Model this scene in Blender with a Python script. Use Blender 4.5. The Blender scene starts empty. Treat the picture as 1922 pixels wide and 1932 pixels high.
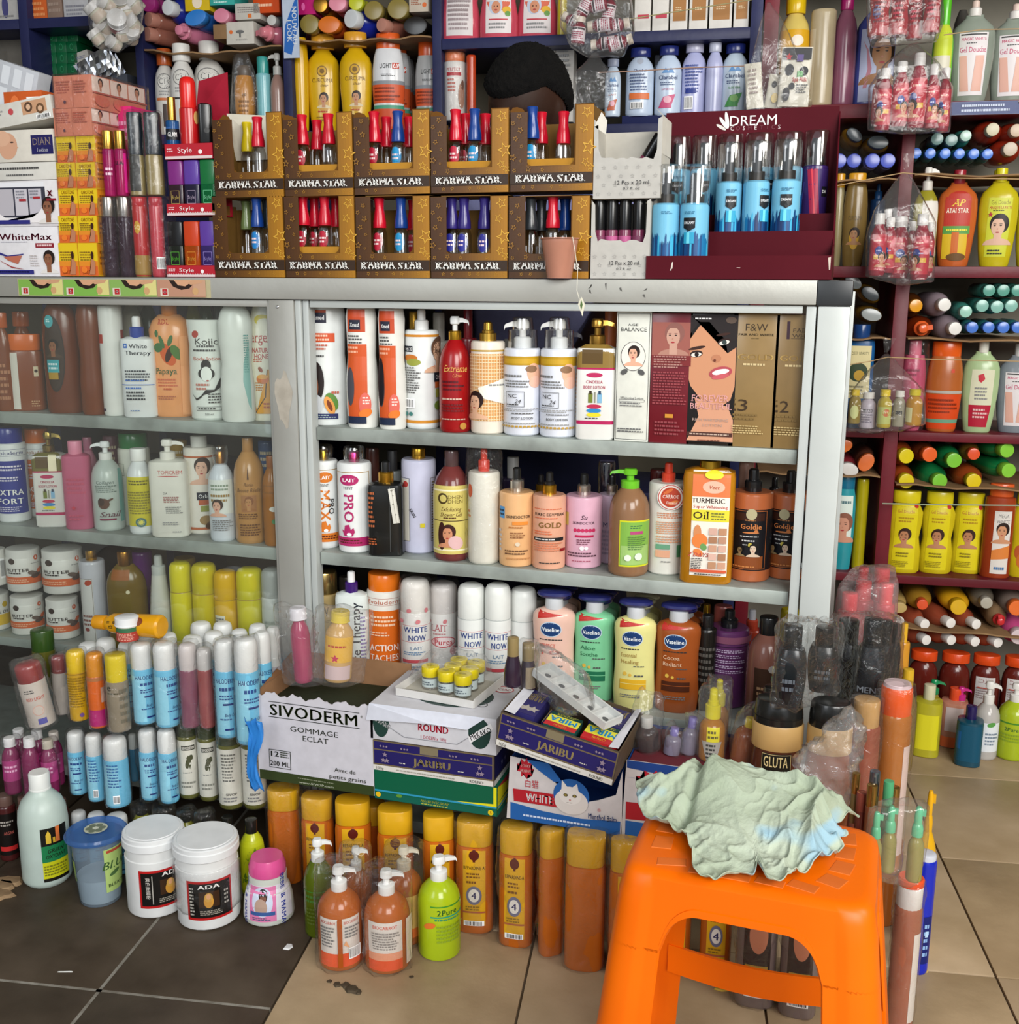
import bpy,bmesh,math,random
import numpy as np
from mathutils import Vector,Matrix,noise
random.seed(7)
SC=bpy.context.scene
COL=SC.collection
PI=math.pi
rad=math.radians

# ---------------------------------------------------------------- camera
F,EYE=2050.0,1.15
def cam_axes(yaw=17.4,pitch=11.9,roll=.3):
    y,p,r=rad(yaw),rad(pitch),rad(roll)
    f=np.array([-math.sin(y)*math.cos(p),math.cos(y)*math.cos(p),-math.sin(p)])
    right=np.array([math.cos(y),math.sin(y),0.]);up=np.cross(right,f)
    r2=right*math.cos(r)+up*math.sin(r)
    return r2,np.cross(r2,f),f
CR,CU,CF=cam_axes()
cam=bpy.data.cameras.new('camera');co=bpy.data.objects.new('camera',cam);COL.objects.link(co)
cam.sensor_fit='HORIZONTAL';cam.sensor_width=36.0;cam.lens=F/1922*36.0
cam.clip_start=.05;cam.clip_end=60
co.matrix_world=Matrix(((CR[0],CU[0],-CF[0],0),(CR[1],CU[1],-CF[1],0),(CR[2],CU[2],-CF[2],EYE),(0,0,0,1)))
SC.camera=co
# ---------------------------------------------------------------- light and exposure
SC.view_settings.view_transform='Standard';SC.view_settings.look='None'
SC.view_settings.exposure=0.34;SC.view_settings.gamma=1.0
W=bpy.data.worlds.new('daylight');SC.world=W;W.use_nodes=True
W.node_tree.nodes['Background'].inputs[0].default_value=(.86,.93,1,1)
W.node_tree.nodes['Background'].inputs[1].default_value=.55
def area(name,loc,target,sx,sy,power,col):
    l=bpy.data.lights.new(name,'AREA');l.shape='RECTANGLE';l.size=sx;l.size_y=sy
    l.energy=power;l.color=col
    o=bpy.data.objects.new(name,l);COL.objects.link(o);o.location=loc
    o.rotation_euler=(Vector(target)-Vector(loc)).to_track_quat('-Z','Y').to_euler()
    return o
area('open_shopfront_daylight',(1.5,-1.5,2.3),(-.5,2.1,.8),1.9,1.7,112,(1,.985,.95))
area('side_opening_daylight',(2.1,.6,2.3),(.3,2.2,.2),1.0,1.4,44,(1,.97,.9))
area('street_daylight',(-1.6,-1.7,2.1),(-.6,2,.9),1.0,1.6,20,(.93,.97,1))
SC.cycles.transparent_max_bounces=24
SC.cycles.max_bounces=6
SC.cycles.sample_clamp_indirect=4

# ---------------------------------------------------------------- helpers: pixels to points on planes
def ray(px,py):return CR*(px-961)/F-CU*(py-966)/F+CF
class Frame:
    def __init__(s,ang,org):
        a=rad(ang);s.ang=a
        s.U=np.array([math.cos(a),math.sin(a),0.]);s.D=np.array([-math.sin(a),math.cos(a),0.]);s.O=np.array(org,float)
    def hit(s,px,py,d):
        c=np.array([0,0,EYE]);v=ray(px,py)
        t=(d-(c-s.O)@s.D)/(v@s.D);p=c+v*t
        return(p-s.O)@s.U,p[2]
    def pt(s,u,d,z):
        p=s.O+s.U*u+s.D*d;return Vector((p[0],p[1],z))
C=Frame(0,(0,0,0));S=Frame(6,(0,2.9,0));T=Frame(8.9,(0,0,0))
def on_floor(px,py,z=0.):
    v=ray(px,py);t=(z-EYE)/v[2];return v[0]*t,v[1]*t

# ---------------------------------------------------------------- materials
def lin(h):
    if len(h)==3:h=''.join(c*2 for c in h)
    r=[int(h[i:i+2],16)/255 for i in(0,2,4)]
    return tuple(c/12.92 if c<=.04045 else((c+.055)/1.055)**2.4 for c in r)
MATS={}
def mat(code):
    """p plastic, g glossy plastic, l coloured gel seen through a clear wall, m metal, c clear plastic, k card, t transparent coloured bottle"""
    if code in MATS:return MATS[code]
    m=bpy.data.materials.new('surface_'+code);m.use_nodes=True;nt=m.node_tree;N=nt.nodes;L=nt.links
    b=N['Principled BSDF'];k=code[0];c=lin(code[1:]);out=N['Material Output']
    tc=N.new('ShaderNodeTexCoord');nz=N.new('ShaderNodeTexNoise');nz.inputs['Scale'].default_value=30 if k!='k' else 60
    nz.inputs['Detail'].default_value=2
    L.new(tc.outputs['Object'],nz.inputs['Vector'])
    mr=N.new('ShaderNodeMapRange');L.new(nz.outputs[0],mr.inputs[0])
    base={'p':.36,'g':.2,'l':.13,'m':.22,'c':.06,'k':.55,'t':.1}[k]
    mr.inputs[3].default_value=base*.75;mr.inputs[4].default_value=base*1.25+.02
    L.new(mr.outputs[0],b.inputs['Roughness'])
    mx=N.new('ShaderNodeMix');mx.data_type='RGBA';mx.inputs[6].default_value=(*[x*.86 for x in c],1);mx.inputs[7].default_value=(*[min(1,x*1.08)for x in c],1)
    L.new(nz.outputs[0],mx.inputs[0]);L.new(mx.outputs[2],b.inputs['Base Color'])
    if k=='m':b.inputs['Metallic'].default_value=.92
    if k=='k':b.inputs['Specular IOR Level'].default_value=.15
    if k in 'lct':
        tr=N.new('ShaderNodeBsdfTransparent')
        tr.inputs[0].default_value=(*[min(1,.25+x*1.1)if k=='l' else(.96 if k=='c' else min(1,.35+x))for x in c],1)
        ms=N.new('ShaderNodeMixShader')
        if k=='l':
            ms.inputs[0].default_value=.2
            L.new(b.outputs[0],ms.inputs[1]);L.new(tr.outputs[0],ms.inputs[2])
        elif k=='t':
            ms.inputs[0].default_value=.62
            L.new(b.outputs[0],ms.inputs[1]);L.new(tr.outputs[0],ms.inputs[2])
        else:
            gl=N.new('ShaderNodeBsdfGlossy');gl.inputs['Roughness'].default_value=.06
            lw=N.new('ShaderNodeLayerWeight');lw.inputs[0].default_value=.35
            mr2=N.new('ShaderNodeMapRange');mr2.inputs[3].default_value=.1;mr2.inputs[4].default_value=.75
            L.new(lw.outputs['Facing'],mr2.inputs[0]);L.new(mr2.outputs[0],ms.inputs[0])
            L.new(tr.outputs[0],ms.inputs[1]);L.new(gl.outputs[0],ms.inputs[2])
        L.new(ms.outputs[0],out.inputs[0])
    MATS[code]=m;return m
def simple_mat(name,col,rough=.5,bump=0,bscale=40,col2=None,cscale=6,detail=4,metallic=0,contrast=(.35,.65)):
    m=bpy.data.materials.new(name);m.use_nodes=True;nt=m.node_tree;N=nt.nodes;L=nt.links;b=N['Principled BSDF']
    tc=N.new('ShaderNodeTexCoord');nz=N.new('ShaderNodeTexNoise');nz.inputs['Scale'].default_value=cscale;nz.inputs['Detail'].default_value=detail
    L.new(tc.outputs['Object'],nz.inputs['Vector'])
    cr=N.new('ShaderNodeValToRGB');L.new(nz.outputs[0],cr.inputs[0])
    cr.color_ramp.elements[0].color=(*lin(col),1);cr.color_ramp.elements[1].color=(*lin(col2 or col),1)
    cr.color_ramp.elements[0].position=contrast[0];cr.color_ramp.elements[1].position=contrast[1]
    L.new(cr.outputs[0],b.inputs['Base Color']);b.inputs['Specular IOR Level'].default_value=.25;b.inputs['Roughness'].default_value=rough;b.inputs['Metallic'].default_value=metallic
    if bump:
        n2=N.new('ShaderNodeTexNoise');n2.inputs['Scale'].default_value=bscale;n2.inputs['Detail'].default_value=5
        L.new(tc.outputs['Object'],n2.inputs['Vector'])
        bp=N.new('ShaderNodeBump');bp.inputs['Strength'].default_value=bump;bp.inputs['Distance'].default_value=.004
        L.new(n2.outputs[0],bp.inputs['Height']);L.new(bp.outputs[0],b.inputs['Normal'])
    return m
def print_mat():
    m=bpy.data.materials.new('printed_ink');m.use_nodes=True;nt=m.node_tree;b=nt.nodes['Principled BSDF']
    a=nt.nodes.new('ShaderNodeAttribute');a.attribute_name='ink';b.inputs['Specular IOR Level'].default_value=.3;nt.links.new(a.outputs['Color'],b.inputs['Base Color'])
    nz=nt.nodes.new('ShaderNodeTexNoise');nz.inputs['Scale'].default_value=50
    mr=nt.nodes.new('ShaderNodeMapRange');mr.inputs[3].default_value=.3;mr.inputs[4].default_value=.45
    nt.links.new(nz.outputs[0],mr.inputs[0]);nt.links.new(mr.outputs[0],b.inputs['Roughness'])
    return m
INK=print_mat()
def film_mat(name,haze=.05,tint=(.97,.97,.97),rough=.1,lo=.03,hi=.5,bs=45):
    m=bpy.data.materials.new(name);m.use_nodes=True;nt=m.node_tree;N=nt.nodes;L=nt.links
    N.remove(N['Principled BSDF']);out=N['Material Output']
    tc=N.new('ShaderNodeTexCoord');nz=N.new('ShaderNodeTexNoise');nz.inputs['Scale'].default_value=bs;nz.inputs['Detail'].default_value=3;nz.inputs['Distortion'].default_value=1.2
    L.new(tc.outputs['Object'],nz.inputs['Vector'])
    bp=N.new('ShaderNodeBump');bp.inputs['Strength'].default_value=.9;bp.inputs['Distance'].default_value=.006;L.new(nz.outputs[0],bp.inputs['Height'])
    tr=N.new('ShaderNodeBsdfTransparent');tr.inputs[0].default_value=(*tint,1)
    gl=N.new('ShaderNodeBsdfGlossy');gl.inputs['Roughness'].default_value=rough;L.new(bp.outputs[0],gl.inputs['Normal'])
    lw=N.new('ShaderNodeLayerWeight');lw.inputs[0].default_value=.3;L.new(bp.outputs[0],lw.inputs['Normal'])
    mr=N.new('ShaderNodeMapRange');mr.inputs[3].default_value=lo;mr.inputs[4].default_value=hi;L.new(lw.outputs['Facing'],mr.inputs[0])
    df=N.new('ShaderNodeBsdfDiffuse');df.inputs[0].default_value=(.9,.9,.9,1)
    m1=N.new('ShaderNodeMixShader');m1.inputs[0].default_value=haze;L.new(tr.outputs[0],m1.inputs[1]);L.new(df.outputs[0],m1.inputs[2])
    m2=N.new('ShaderNodeMixShader');L.new(mr.outputs[0],m2.inputs[0]);L.new(m1.outputs[0],m2.inputs[1]);L.new(gl.outputs[0],m2.inputs[2])
    L.new(m2.outputs[0],out.inputs[0]);return m
FILM=film_mat('shrink_film',.012,lo=.02,hi=.42);BAG=film_mat('thin_plastic_bag',.035,hi=.42,lo=.02,bs=25);GLASS=film_mat('window_glass',.012,(.97,.99,.98),.02,.03,.5,1)

# ---------------------------------------------------------------- object helpers
def link(name,me,parent=None,m=None,M=None):
    o=bpy.data.objects.new(name,me);COL.objects.link(o)
    if m is not None and me is not None and not me.materials:
        me.materials.append(m if not isinstance(m,str)else mat(m))
    if parent is not None:o.parent=parent
    if M is not None:o.matrix_local=M
    return o
def tag(o,label,cat,group=None):
    o['label']=label;o['category']=cat
    if group:o['group']=group
    return o
def root(name,label,cat,loc,rz=0.,group=None,M=None):
    o=bpy.data.objects.new(name,None);COL.objects.link(o);o.empty_display_size=.02
    if M is not None:o.matrix_world=M
    else:o.location=loc;o.rotation_euler=(0,0,rz)
    return tag(o,label,cat,group)
def structure(o):o['kind']='structure';return o
def mk(name,V,Fc,smooth=True,ang=35):
    me=bpy.data.meshes.new(name);me.from_pydata([tuple(map(float,v))for v in V],[],Fc);me.update()
    if smooth:
        me.polygons.foreach_set('use_smooth',[True]*len(me.polygons));me.set_sharp_from_angle(angle=rad(ang))
    return me
def box_vf(x0,y0,z0,x1,y1,z1):
    V=[(x,y,z)for z in(z0,z1)for y in(y0,y1)for x in(x0,x1)]
    return V,[(0,2,3,1),(4,5,7,6),(0,1,5,4),(2,6,7,3),(0,4,6,2),(1,3,7,5)]
def bevel_mesh(me,w,seg=2):
    bm=bmesh.new();bm.from_mesh(me);bmesh.ops.recalc_face_normals(bm,faces=bm.faces)
    bmesh.ops.bevel(bm,geom=bm.edges[:],offset=w,segments=seg,affect='EDGES',profile=.6);bm.to_mesh(me);bm.free()
    me.polygons.foreach_set('use_smooth',[True]*len(me.polygons));me.set_sharp_from_angle(angle=rad(50));return me
def box(name,x0,y0,z0,x1,y1,z1,bev=0):
    me=mk(name,*box_vf(x0,y0,z0,x1,y1,z1),smooth=False)
    if bev:bevel_mesh(me,bev)
    return me
def boxes(name,L,bev=0):
    V=[];Fc=[]
    for b in L:
        v,f=box_vf(*b);k=len(V);V+=v;Fc+=[tuple(i+k for i in q)for q in f]
    me=mk(name,V,Fc,smooth=False)
    if bev:bevel_mesh(me,bev,1)
    return me
def ring(a,b,n,N,z,cx=0,cy=0):
    out=[]
    for i in range(N):
        t=2*PI*i/N;c,s=math.cos(t),math.sin(t)
        out.append((cx+a*math.copysign(abs(c)**(2/n),c),cy+b*math.copysign(abs(s)**(2/n),s),z))
    return out
def loft(rings,close=True):
    N=len(rings[0]);V=[v for r in rings for v in r];Fc=[]
    for k in range(len(rings)-1):
        for i in range(N):
            j=(i+1)%N;Fc.append((k*N+i,k*N+j,(k+1)*N+j,(k+1)*N+i))
    if close:Fc.append(tuple(range(N))[::-1]);Fc.append(tuple(range((len(rings)-1)*N,len(rings)*N)))
    return V,Fc
def lathe(name,prof,W,D=None,n=2.,N=22,z0=0.,H=1.,cx=0,cy=0,close=True):
    """prof: [(height fraction, width fraction)]"""
    D=D or W
    return mk(name,*loft([ring(max(w,.02)*W/2,max(w,.02)*D/2,n,N,z0+h*H,cx,cy)for h,w in prof],close))
def tube(name,pts,r,N=8,closed=False):
    R=[];P=[Vector(p)for p in pts]
    for i,p in enumerate(P):
        t=(P[min(i+1,len(P)-1)]-P[max(i-1,0)]).normalized()
        a=t.orthogonal().normalized()if i==0 else(prev-t*prev.dot(t)).normalized();prev=a;b=t.cross(a)
        rr=r[i]if isinstance(r,(list,tuple))else r
        R.append([tuple(p+(a*math.cos(2*PI*k/N)+b*math.sin(2*PI*k/N))*rr)for k in range(N)])
    return mk(name,*loft(R))

# ---------------------------------------------------------------- printing on surfaces
PRINTS=[]  # (mesh, surface function, half width, height, ops)
def surf_body(prof,W,D,n,H):
    hz=np.array([p[0]for p in prof])*H;wz=np.array([p[1]for p in prof])
    def f(t,v,off):
        z=v*H;k=np.interp(z,hz,wz);a=k*W/2;b=k*D/2;s=t*W/2
        if n<=2.6:
            ph=np.clip(s/a,-1.5,1.5);x=a*np.sin(ph);y=-b*np.cos(ph);x=x*(1+off/a);y=y*(1+off/b)
        else:
            x=np.clip(s,-.96*a,.96*a);y=-b*(1-np.abs(x/a)**n)**(1/n)-off
        return np.stack([x,y,z],1)
    return f
def surf_face(o,ux,uz,nrm,w,h):
    o,ux,uz,nrm=(np.array(q,float)for q in(o,ux,uz,nrm))
    def f(t,v,off):return o+np.outer(t*w/2,ux)+np.outer(v*h,uz)+np.outer(off,nrm)
    f.flat=1
    return f
TEXTS={}  # text -> (verts2d, faces) filled in one pass
def norm_text(s,st):return(s,st)
def ops_to_tris(ops,hw,H,rnd,flat=False):
    """each op -> (2d vertices in (t, v), faces, colour)"""
    out=[]
    def rect(t0,v0,t1,v1,c,nt=None,nv=None):
        def cuts(a,b,s):a,b=min(a,b),max(a,b);return[a]+[s*i for i in range(int(math.floor(a/s))+1,int(math.ceil(b/s)))if a+1e-4<s*i<b-1e-4]+[b]
        ts=[t0,t1]if flat else cuts(t0,t1,.11);vs=[v0,v1]if flat else cuts(v0,v1,.04);nt,nv=len(ts)-1,len(vs)-1
        V=[(a,b)for b in vs for a in ts]
        Fc=[(j*(nt+1)+i,j*(nt+1)+i+1,(j+1)*(nt+1)+i+1,(j+1)*(nt+1)+i)for j in range(nv)for i in range(nt)]
        out.append((V,Fc,c))
    def ell(t,v,rx,rz,c,a0=0,a1=2*PI,rot=0,N=20):
        """rx, rz in metres"""
        V=[(t,v)];Fc=[];full=abs(a1-a0-2*PI)<1e-6
        nr=max(1,min(8,int(math.ceil(max(rx,rz)/.005))));N=max(N if max(rx,rz)>.003 else 10,min(36,int(6*max(rx,rz)/.005)))
        for q in range(nr):
            k=(q+1)/nr
            for i in range(N+(0 if full else 1)):
                a=a0+(a1-a0)*i/N;x,z=rx*k*math.cos(a),rz*k*math.sin(a)
                x,z=x*math.cos(rot)-z*math.sin(rot),x*math.sin(rot)+z*math.cos(rot)
                V.append((t+x/hw,v+z/H))
        M=N+(0 if full else 1)
        for i in range(N):
            j=(i+1)%M
            Fc.append((0,1+i,1+j))
            for q in range(nr-1):Fc.append((1+q*M+i,1+(q+1)*M+i,1+(q+1)*M+j,1+q*M+j))
        out.append((V,Fc,c))
    for op in ops:
        k=op[0]
        if k=='R':rect(*op[1:6])
        elif k=='O':  # outline rect
            t0,v0,t1,v1,c=op[1:6];w=op[6]if len(op)>6 else.0007;a,b=w/hw,w/H
            rect(t0,v0,t1,v0+b,c);rect(t0,v1-b,t1,v1,c);rect(t0,v0,t0+a,v1,c);rect(t1-a,v0,t1,v1,c)
        elif k=='E':ell(op[1],op[2],op[3]*hw,op[4]*H,op[5],rot=rad(op[6])if len(op)>6 else 0)
        elif k=='e':ell(op[1],op[2],op[3]*H,op[3]*H,op[4])
        elif k=='P':
            bm=bmesh.new();fc=bm.faces.new([bm.verts.new((a*hw,0,b*H))for a,b in op[1]]);bmesh.ops.triangulate(bm,faces=[fc])
            for _ in range(5):
                ed=[e for e in bm.edges if e.calc_length()>.007]
                if not ed:break
                bmesh.ops.subdivide_edges(bm,edges=ed,cuts=1);bmesh.ops.triangulate(bm,faces=bm.faces[:])
            bm.verts.index_update();out.append(([(w.co.x/hw,w.co.z/H)for w in bm.verts],[tuple(w.index for w in q.verts)for q in bm.faces],op[2]));bm.free()
        elif k=='S':  # star outline or filled: t, v, r(v units), colour, filled
            t,v,r,c=op[1:5];fill=op[5]if len(op)>5 else 1;q=op[6]if len(op)>6 else 0
            o=[(t+(r if i%2==0 else r*.45)*math.sin(q+i*PI/5)*H/hw,v+(r if i%2==0 else r*.45)*math.cos(q+i*PI/5))for i in range(10)]
            if fill:out.append(([(t,v)]+o,[(0,1+(i+1)%10,1+i)for i in range(10)],c))
            else:
                inn=[(t+(a-t)*.72,v+(b-v)*.72)for a,b in o]
                out.append((o+inn,[((i+1)%10,i,10+i,10+(i+1)%10)for i in range(10)],c))
        elif k=='m':
            t0,v0,t1,v1,n,c=op[1:7];st=(v1-v0)/n
            for i in range(n):
                t=t0;zc=v0+st*(i+.25);end=t1-rnd.random()*(t1-t0)*.3
                while t<end:
                    w=rnd.uniform(.0025,.006)/hw;rect(t,zc,min(t+w,end),zc+st*.5,c,1,1);t+=w+.0012/hw
        elif k=='b':
            t0,v0,t1,v1=op[1:5];rect(t0,v0,t1,v1,'fff');t=t0+(t1-t0)*.06
            while t<t1-(t1-t0)*.1:
                w=(t1-t0)*rnd.choice((.02,.035,.05));rect(t,v0+(v1-v0)*.1,t+w,v1-(v1-v0)*.1,'222',1,1);t+=w+(t1-t0)*.035
        elif k=='f':  # portrait: t, v, size(v), hair, skin, shirt
            t,v,s=op[1:4];hair=op[4]if len(op)>4 else '1c1210';skin=op[5]if len(op)>5 else 'd9a184';sh=op[6]if len(op)>6 else skin
            q=s*H;Y=lambda k:v+k*s
            ell(t,Y(.06),q*.44,q*.2,sh,0,PI);rect(t-.12*q/hw,Y(.1),t+.1*q/hw,Y(.4),skin)
            ell(t+.02*q/hw,Y(.7),q*.28,q*.3,hair);ell(t-.02*q/hw,Y(.6),q*.19,q*.27,skin)
            ell(t,Y(.84),q*.21,q*.11,hair,0,PI)
            for sx in(-.1,.07):ell(t+(sx-.015)*q/hw,Y(.64),q*.035,q*.016,'2a1a14',N=8);ell(t+(sx-.015)*q/hw,Y(.69),q*.05,q*.01,hair,N=8)
            ell(t-.025*q/hw,Y(.44),q*.055,q*.022,'a8343a',N=8);ell(t-.03*q/hw,Y(.54),q*.02,q*.02,'b9806a',N=8)
        elif k=='T':
            t,v,h,s,c=op[1:6];kw=op[6]if len(op)>6 else{}
            st=(kw.get('b',0),kw.get('i',0),kw.get('s',0))
            V,Fc=TEXTS[(s,st)]
            V=V.copy();sc=h*H/.72
            V=V*sc;wid=V[:,0].max()-V[:,0].min()if len(V)else 1
            if 'W' in kw:V[:,0]*=kw['W']*hw/max(wid,1e-6)
            V[:,1]-=h*H/2
            r=rad(kw.get('r',0))
            if r:V=np.stack([V[:,0]*math.cos(r)-V[:,1]*math.sin(r),V[:,0]*math.sin(r)+V[:,1]*math.cos(r)],1)
            out.append((np.stack([t+V[:,0]/hw,v+V[:,1]/H],1),Fc,c))
    return out
def build_prints():
    need={}
    for me,sf,hw,H,ops,sd in PRINTS:
        for op in ops:
            if op[0]=='T':
                kw=op[6]if len(op)>6 else{}
                need[(op[3+1],(kw.get('b',0),kw.get('i',0),kw.get('s',0)))]=1
    tmp=[]
    for(s,st)in need:
        cu=bpy.data.curves.new('lettering','FONT');cu.body=s;cu.size=1;cu.align_x='CENTER';cu.resolution_u=1 if len(s)>14 else 2
        if st[0]:cu.space_character=1.05
        if st[1]:cu.shear=.3
        o=bpy.data.objects.new('lettering',cu);COL.objects.link(o);tmp.append(((s,st),o,cu))
    bpy.context.view_layer.update();dg=bpy.context.evaluated_depsgraph_get()
    for key,o,cu in tmp:
        ev=o.evaluated_get(dg);me=ev.to_mesh()
        V=np.array([(v.co.x,v.co.y)for v in me.vertices])if len(me.vertices)else np.zeros((1,2))
        Fc=[tuple(p.vertices)for p in me.polygons]
        ev.to_mesh_clear()
        if key[1][2]and len(V)>1:  # add small serifs at the feet and heads of the stems
            V=list(map(tuple,V));add=[]
            for yy,sg in((0,1),(.72,-1)):
                xs=sorted(v[0]for v in V if abs(v[1]-yy)<.04)
                cl=[]
                for x in xs:
                    if cl and x-cl[-1][1]<.19:cl[-1][1]=x
                    else:cl.append([x,x])
                for a,b in cl:
                    if b-a>.03:add.append((a-.07,yy-.01*sg,b+.07,yy+.05*sg))
            for a,y0,b,y1 in add:
                k=len(V);V+=[(a,min(y0,y1)),(b,min(y0,y1)),(b,max(y0,y1)),(a,max(y0,y1))];Fc.append((k,k+1,k+2,k+3))
            V=np.array(V)
        if key[1][0]and len(V)>1:  # heavier strokes: the letters doubled sideways
            q=min(.036,.02*key[1][0]);k=len(V);V=np.concatenate([V-[q,0],V+[q,0]]);Fc=Fc+[tuple(i+k for i in f)for f in Fc]
        TEXTS[key]=(V,Fc)
    for key,o,cu in tmp:bpy.data.objects.remove(o);bpy.data.curves.remove(cu)
    for me,sf,hw,H,ops,sd in PRINTS:
        rnd=random.Random(sd);parts=ops_to_tris(ops,hw,H,rnd,hasattr(sf,'flat'))
        V=[];Fc=[];cols=[];k=0
        for i,(v,f,c)in enumerate(parts):
            v=np.array(v,float).reshape(-1,2);off=np.full(len(v),.0004+.00007*min(i,45))
            P=sf(v[:,0],v[:,1],off);V.append(P)
            Fc+=[tuple(int(j)+k for j in q)for q in f];cols+=[lin(c)]*len(v);k+=len(v)
        if not V:continue
        V=np.concatenate(V);me.from_pydata(V.tolist(),[],Fc);me.update()
        at=me.color_attributes.new('ink','FLOAT_COLOR','POINT')
        at.data.foreach_set('color',np.array([(*c,1)for c in cols],dtype=np.float32).ravel())
_sd=[0]
def new_print(sf,hw,H,ops,name='printed_label'):
    me=bpy.data.meshes.new(name);me.materials.append(INK);_sd[0]+=1
    PRINTS.append((me,sf,hw,H,list(ops),_sd[0]));return me

# ---------------------------------------------------------------- bottles
PROF=dict(
cyl=[(0,.9),(.015,.98),(.04,1),(.96,1),(.985,.98),(1,.9)],
sh=[(0,.9),(.015,.98),(.04,1),(.86,1),(.91,.95),(.95,.82),(.98,.6),(1,.42)],
rnd=[(0,.88),(.02,.97),(.05,1),(.7,1),(.8,.95),(.88,.83),(.95,.6),(1,.4)],
tap=[(0,.74),(.02,.8),(.25,.92),(.5,1),(.75,.99),(.9,.9),(1,.76)],
shampoo=[(0,.66),(.02,.74),(.2,.86),(.5,.98),(.68,1),(.8,.97),(.87,.86),(.93,.6),(.97,.42),(1,.4)],
oval=[(0,.8),(.03,.9),(.25,1),(.5,1),(.7,.92),(.85,.72),(.95,.5),(1,.42)],
vas=[(0,.84),(.02,.93),(.2,1),(.45,.94),(.65,.93),(.85,1),(.92,.98),(.96,.86),(.985,.6),(1,.42)],
wave=[(0,.86),(.02,.93),(.2,1),(.42,.98),(.6,.86),(.78,.9),(.92,.94),(1,.84)],
flare=[(0,.86),(.02,.95),(.2,1),(.5,.94),(.75,.9),(.95,.98),(1,1)],
sq=[(0,.92),(.02,1),(.92,1),(.97,.96),(1,.6)],
jar=[(0,.9),(.02,.97),(.05,1),(.96,1),(1,.97)],
bell=[(0,.9),(.03,.98),(.1,1),(.5,.94),(.75,.8),(.9,.68),(1,.62)],
tubb=[(0,.74),(.02,.78),(.95,.98),(1,1)],
small=[(0,.88),(.03,.98),(.06,1),(.72,1),(.82,.93),(.9,.72),(.95,.56),(1,.54)],
hour=[(0,.88),(.03,1),(.3,1),(.5,.86),(.7,.98),(.85,1),(.94,.82),(1,.5)])
CACHE={}
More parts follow.
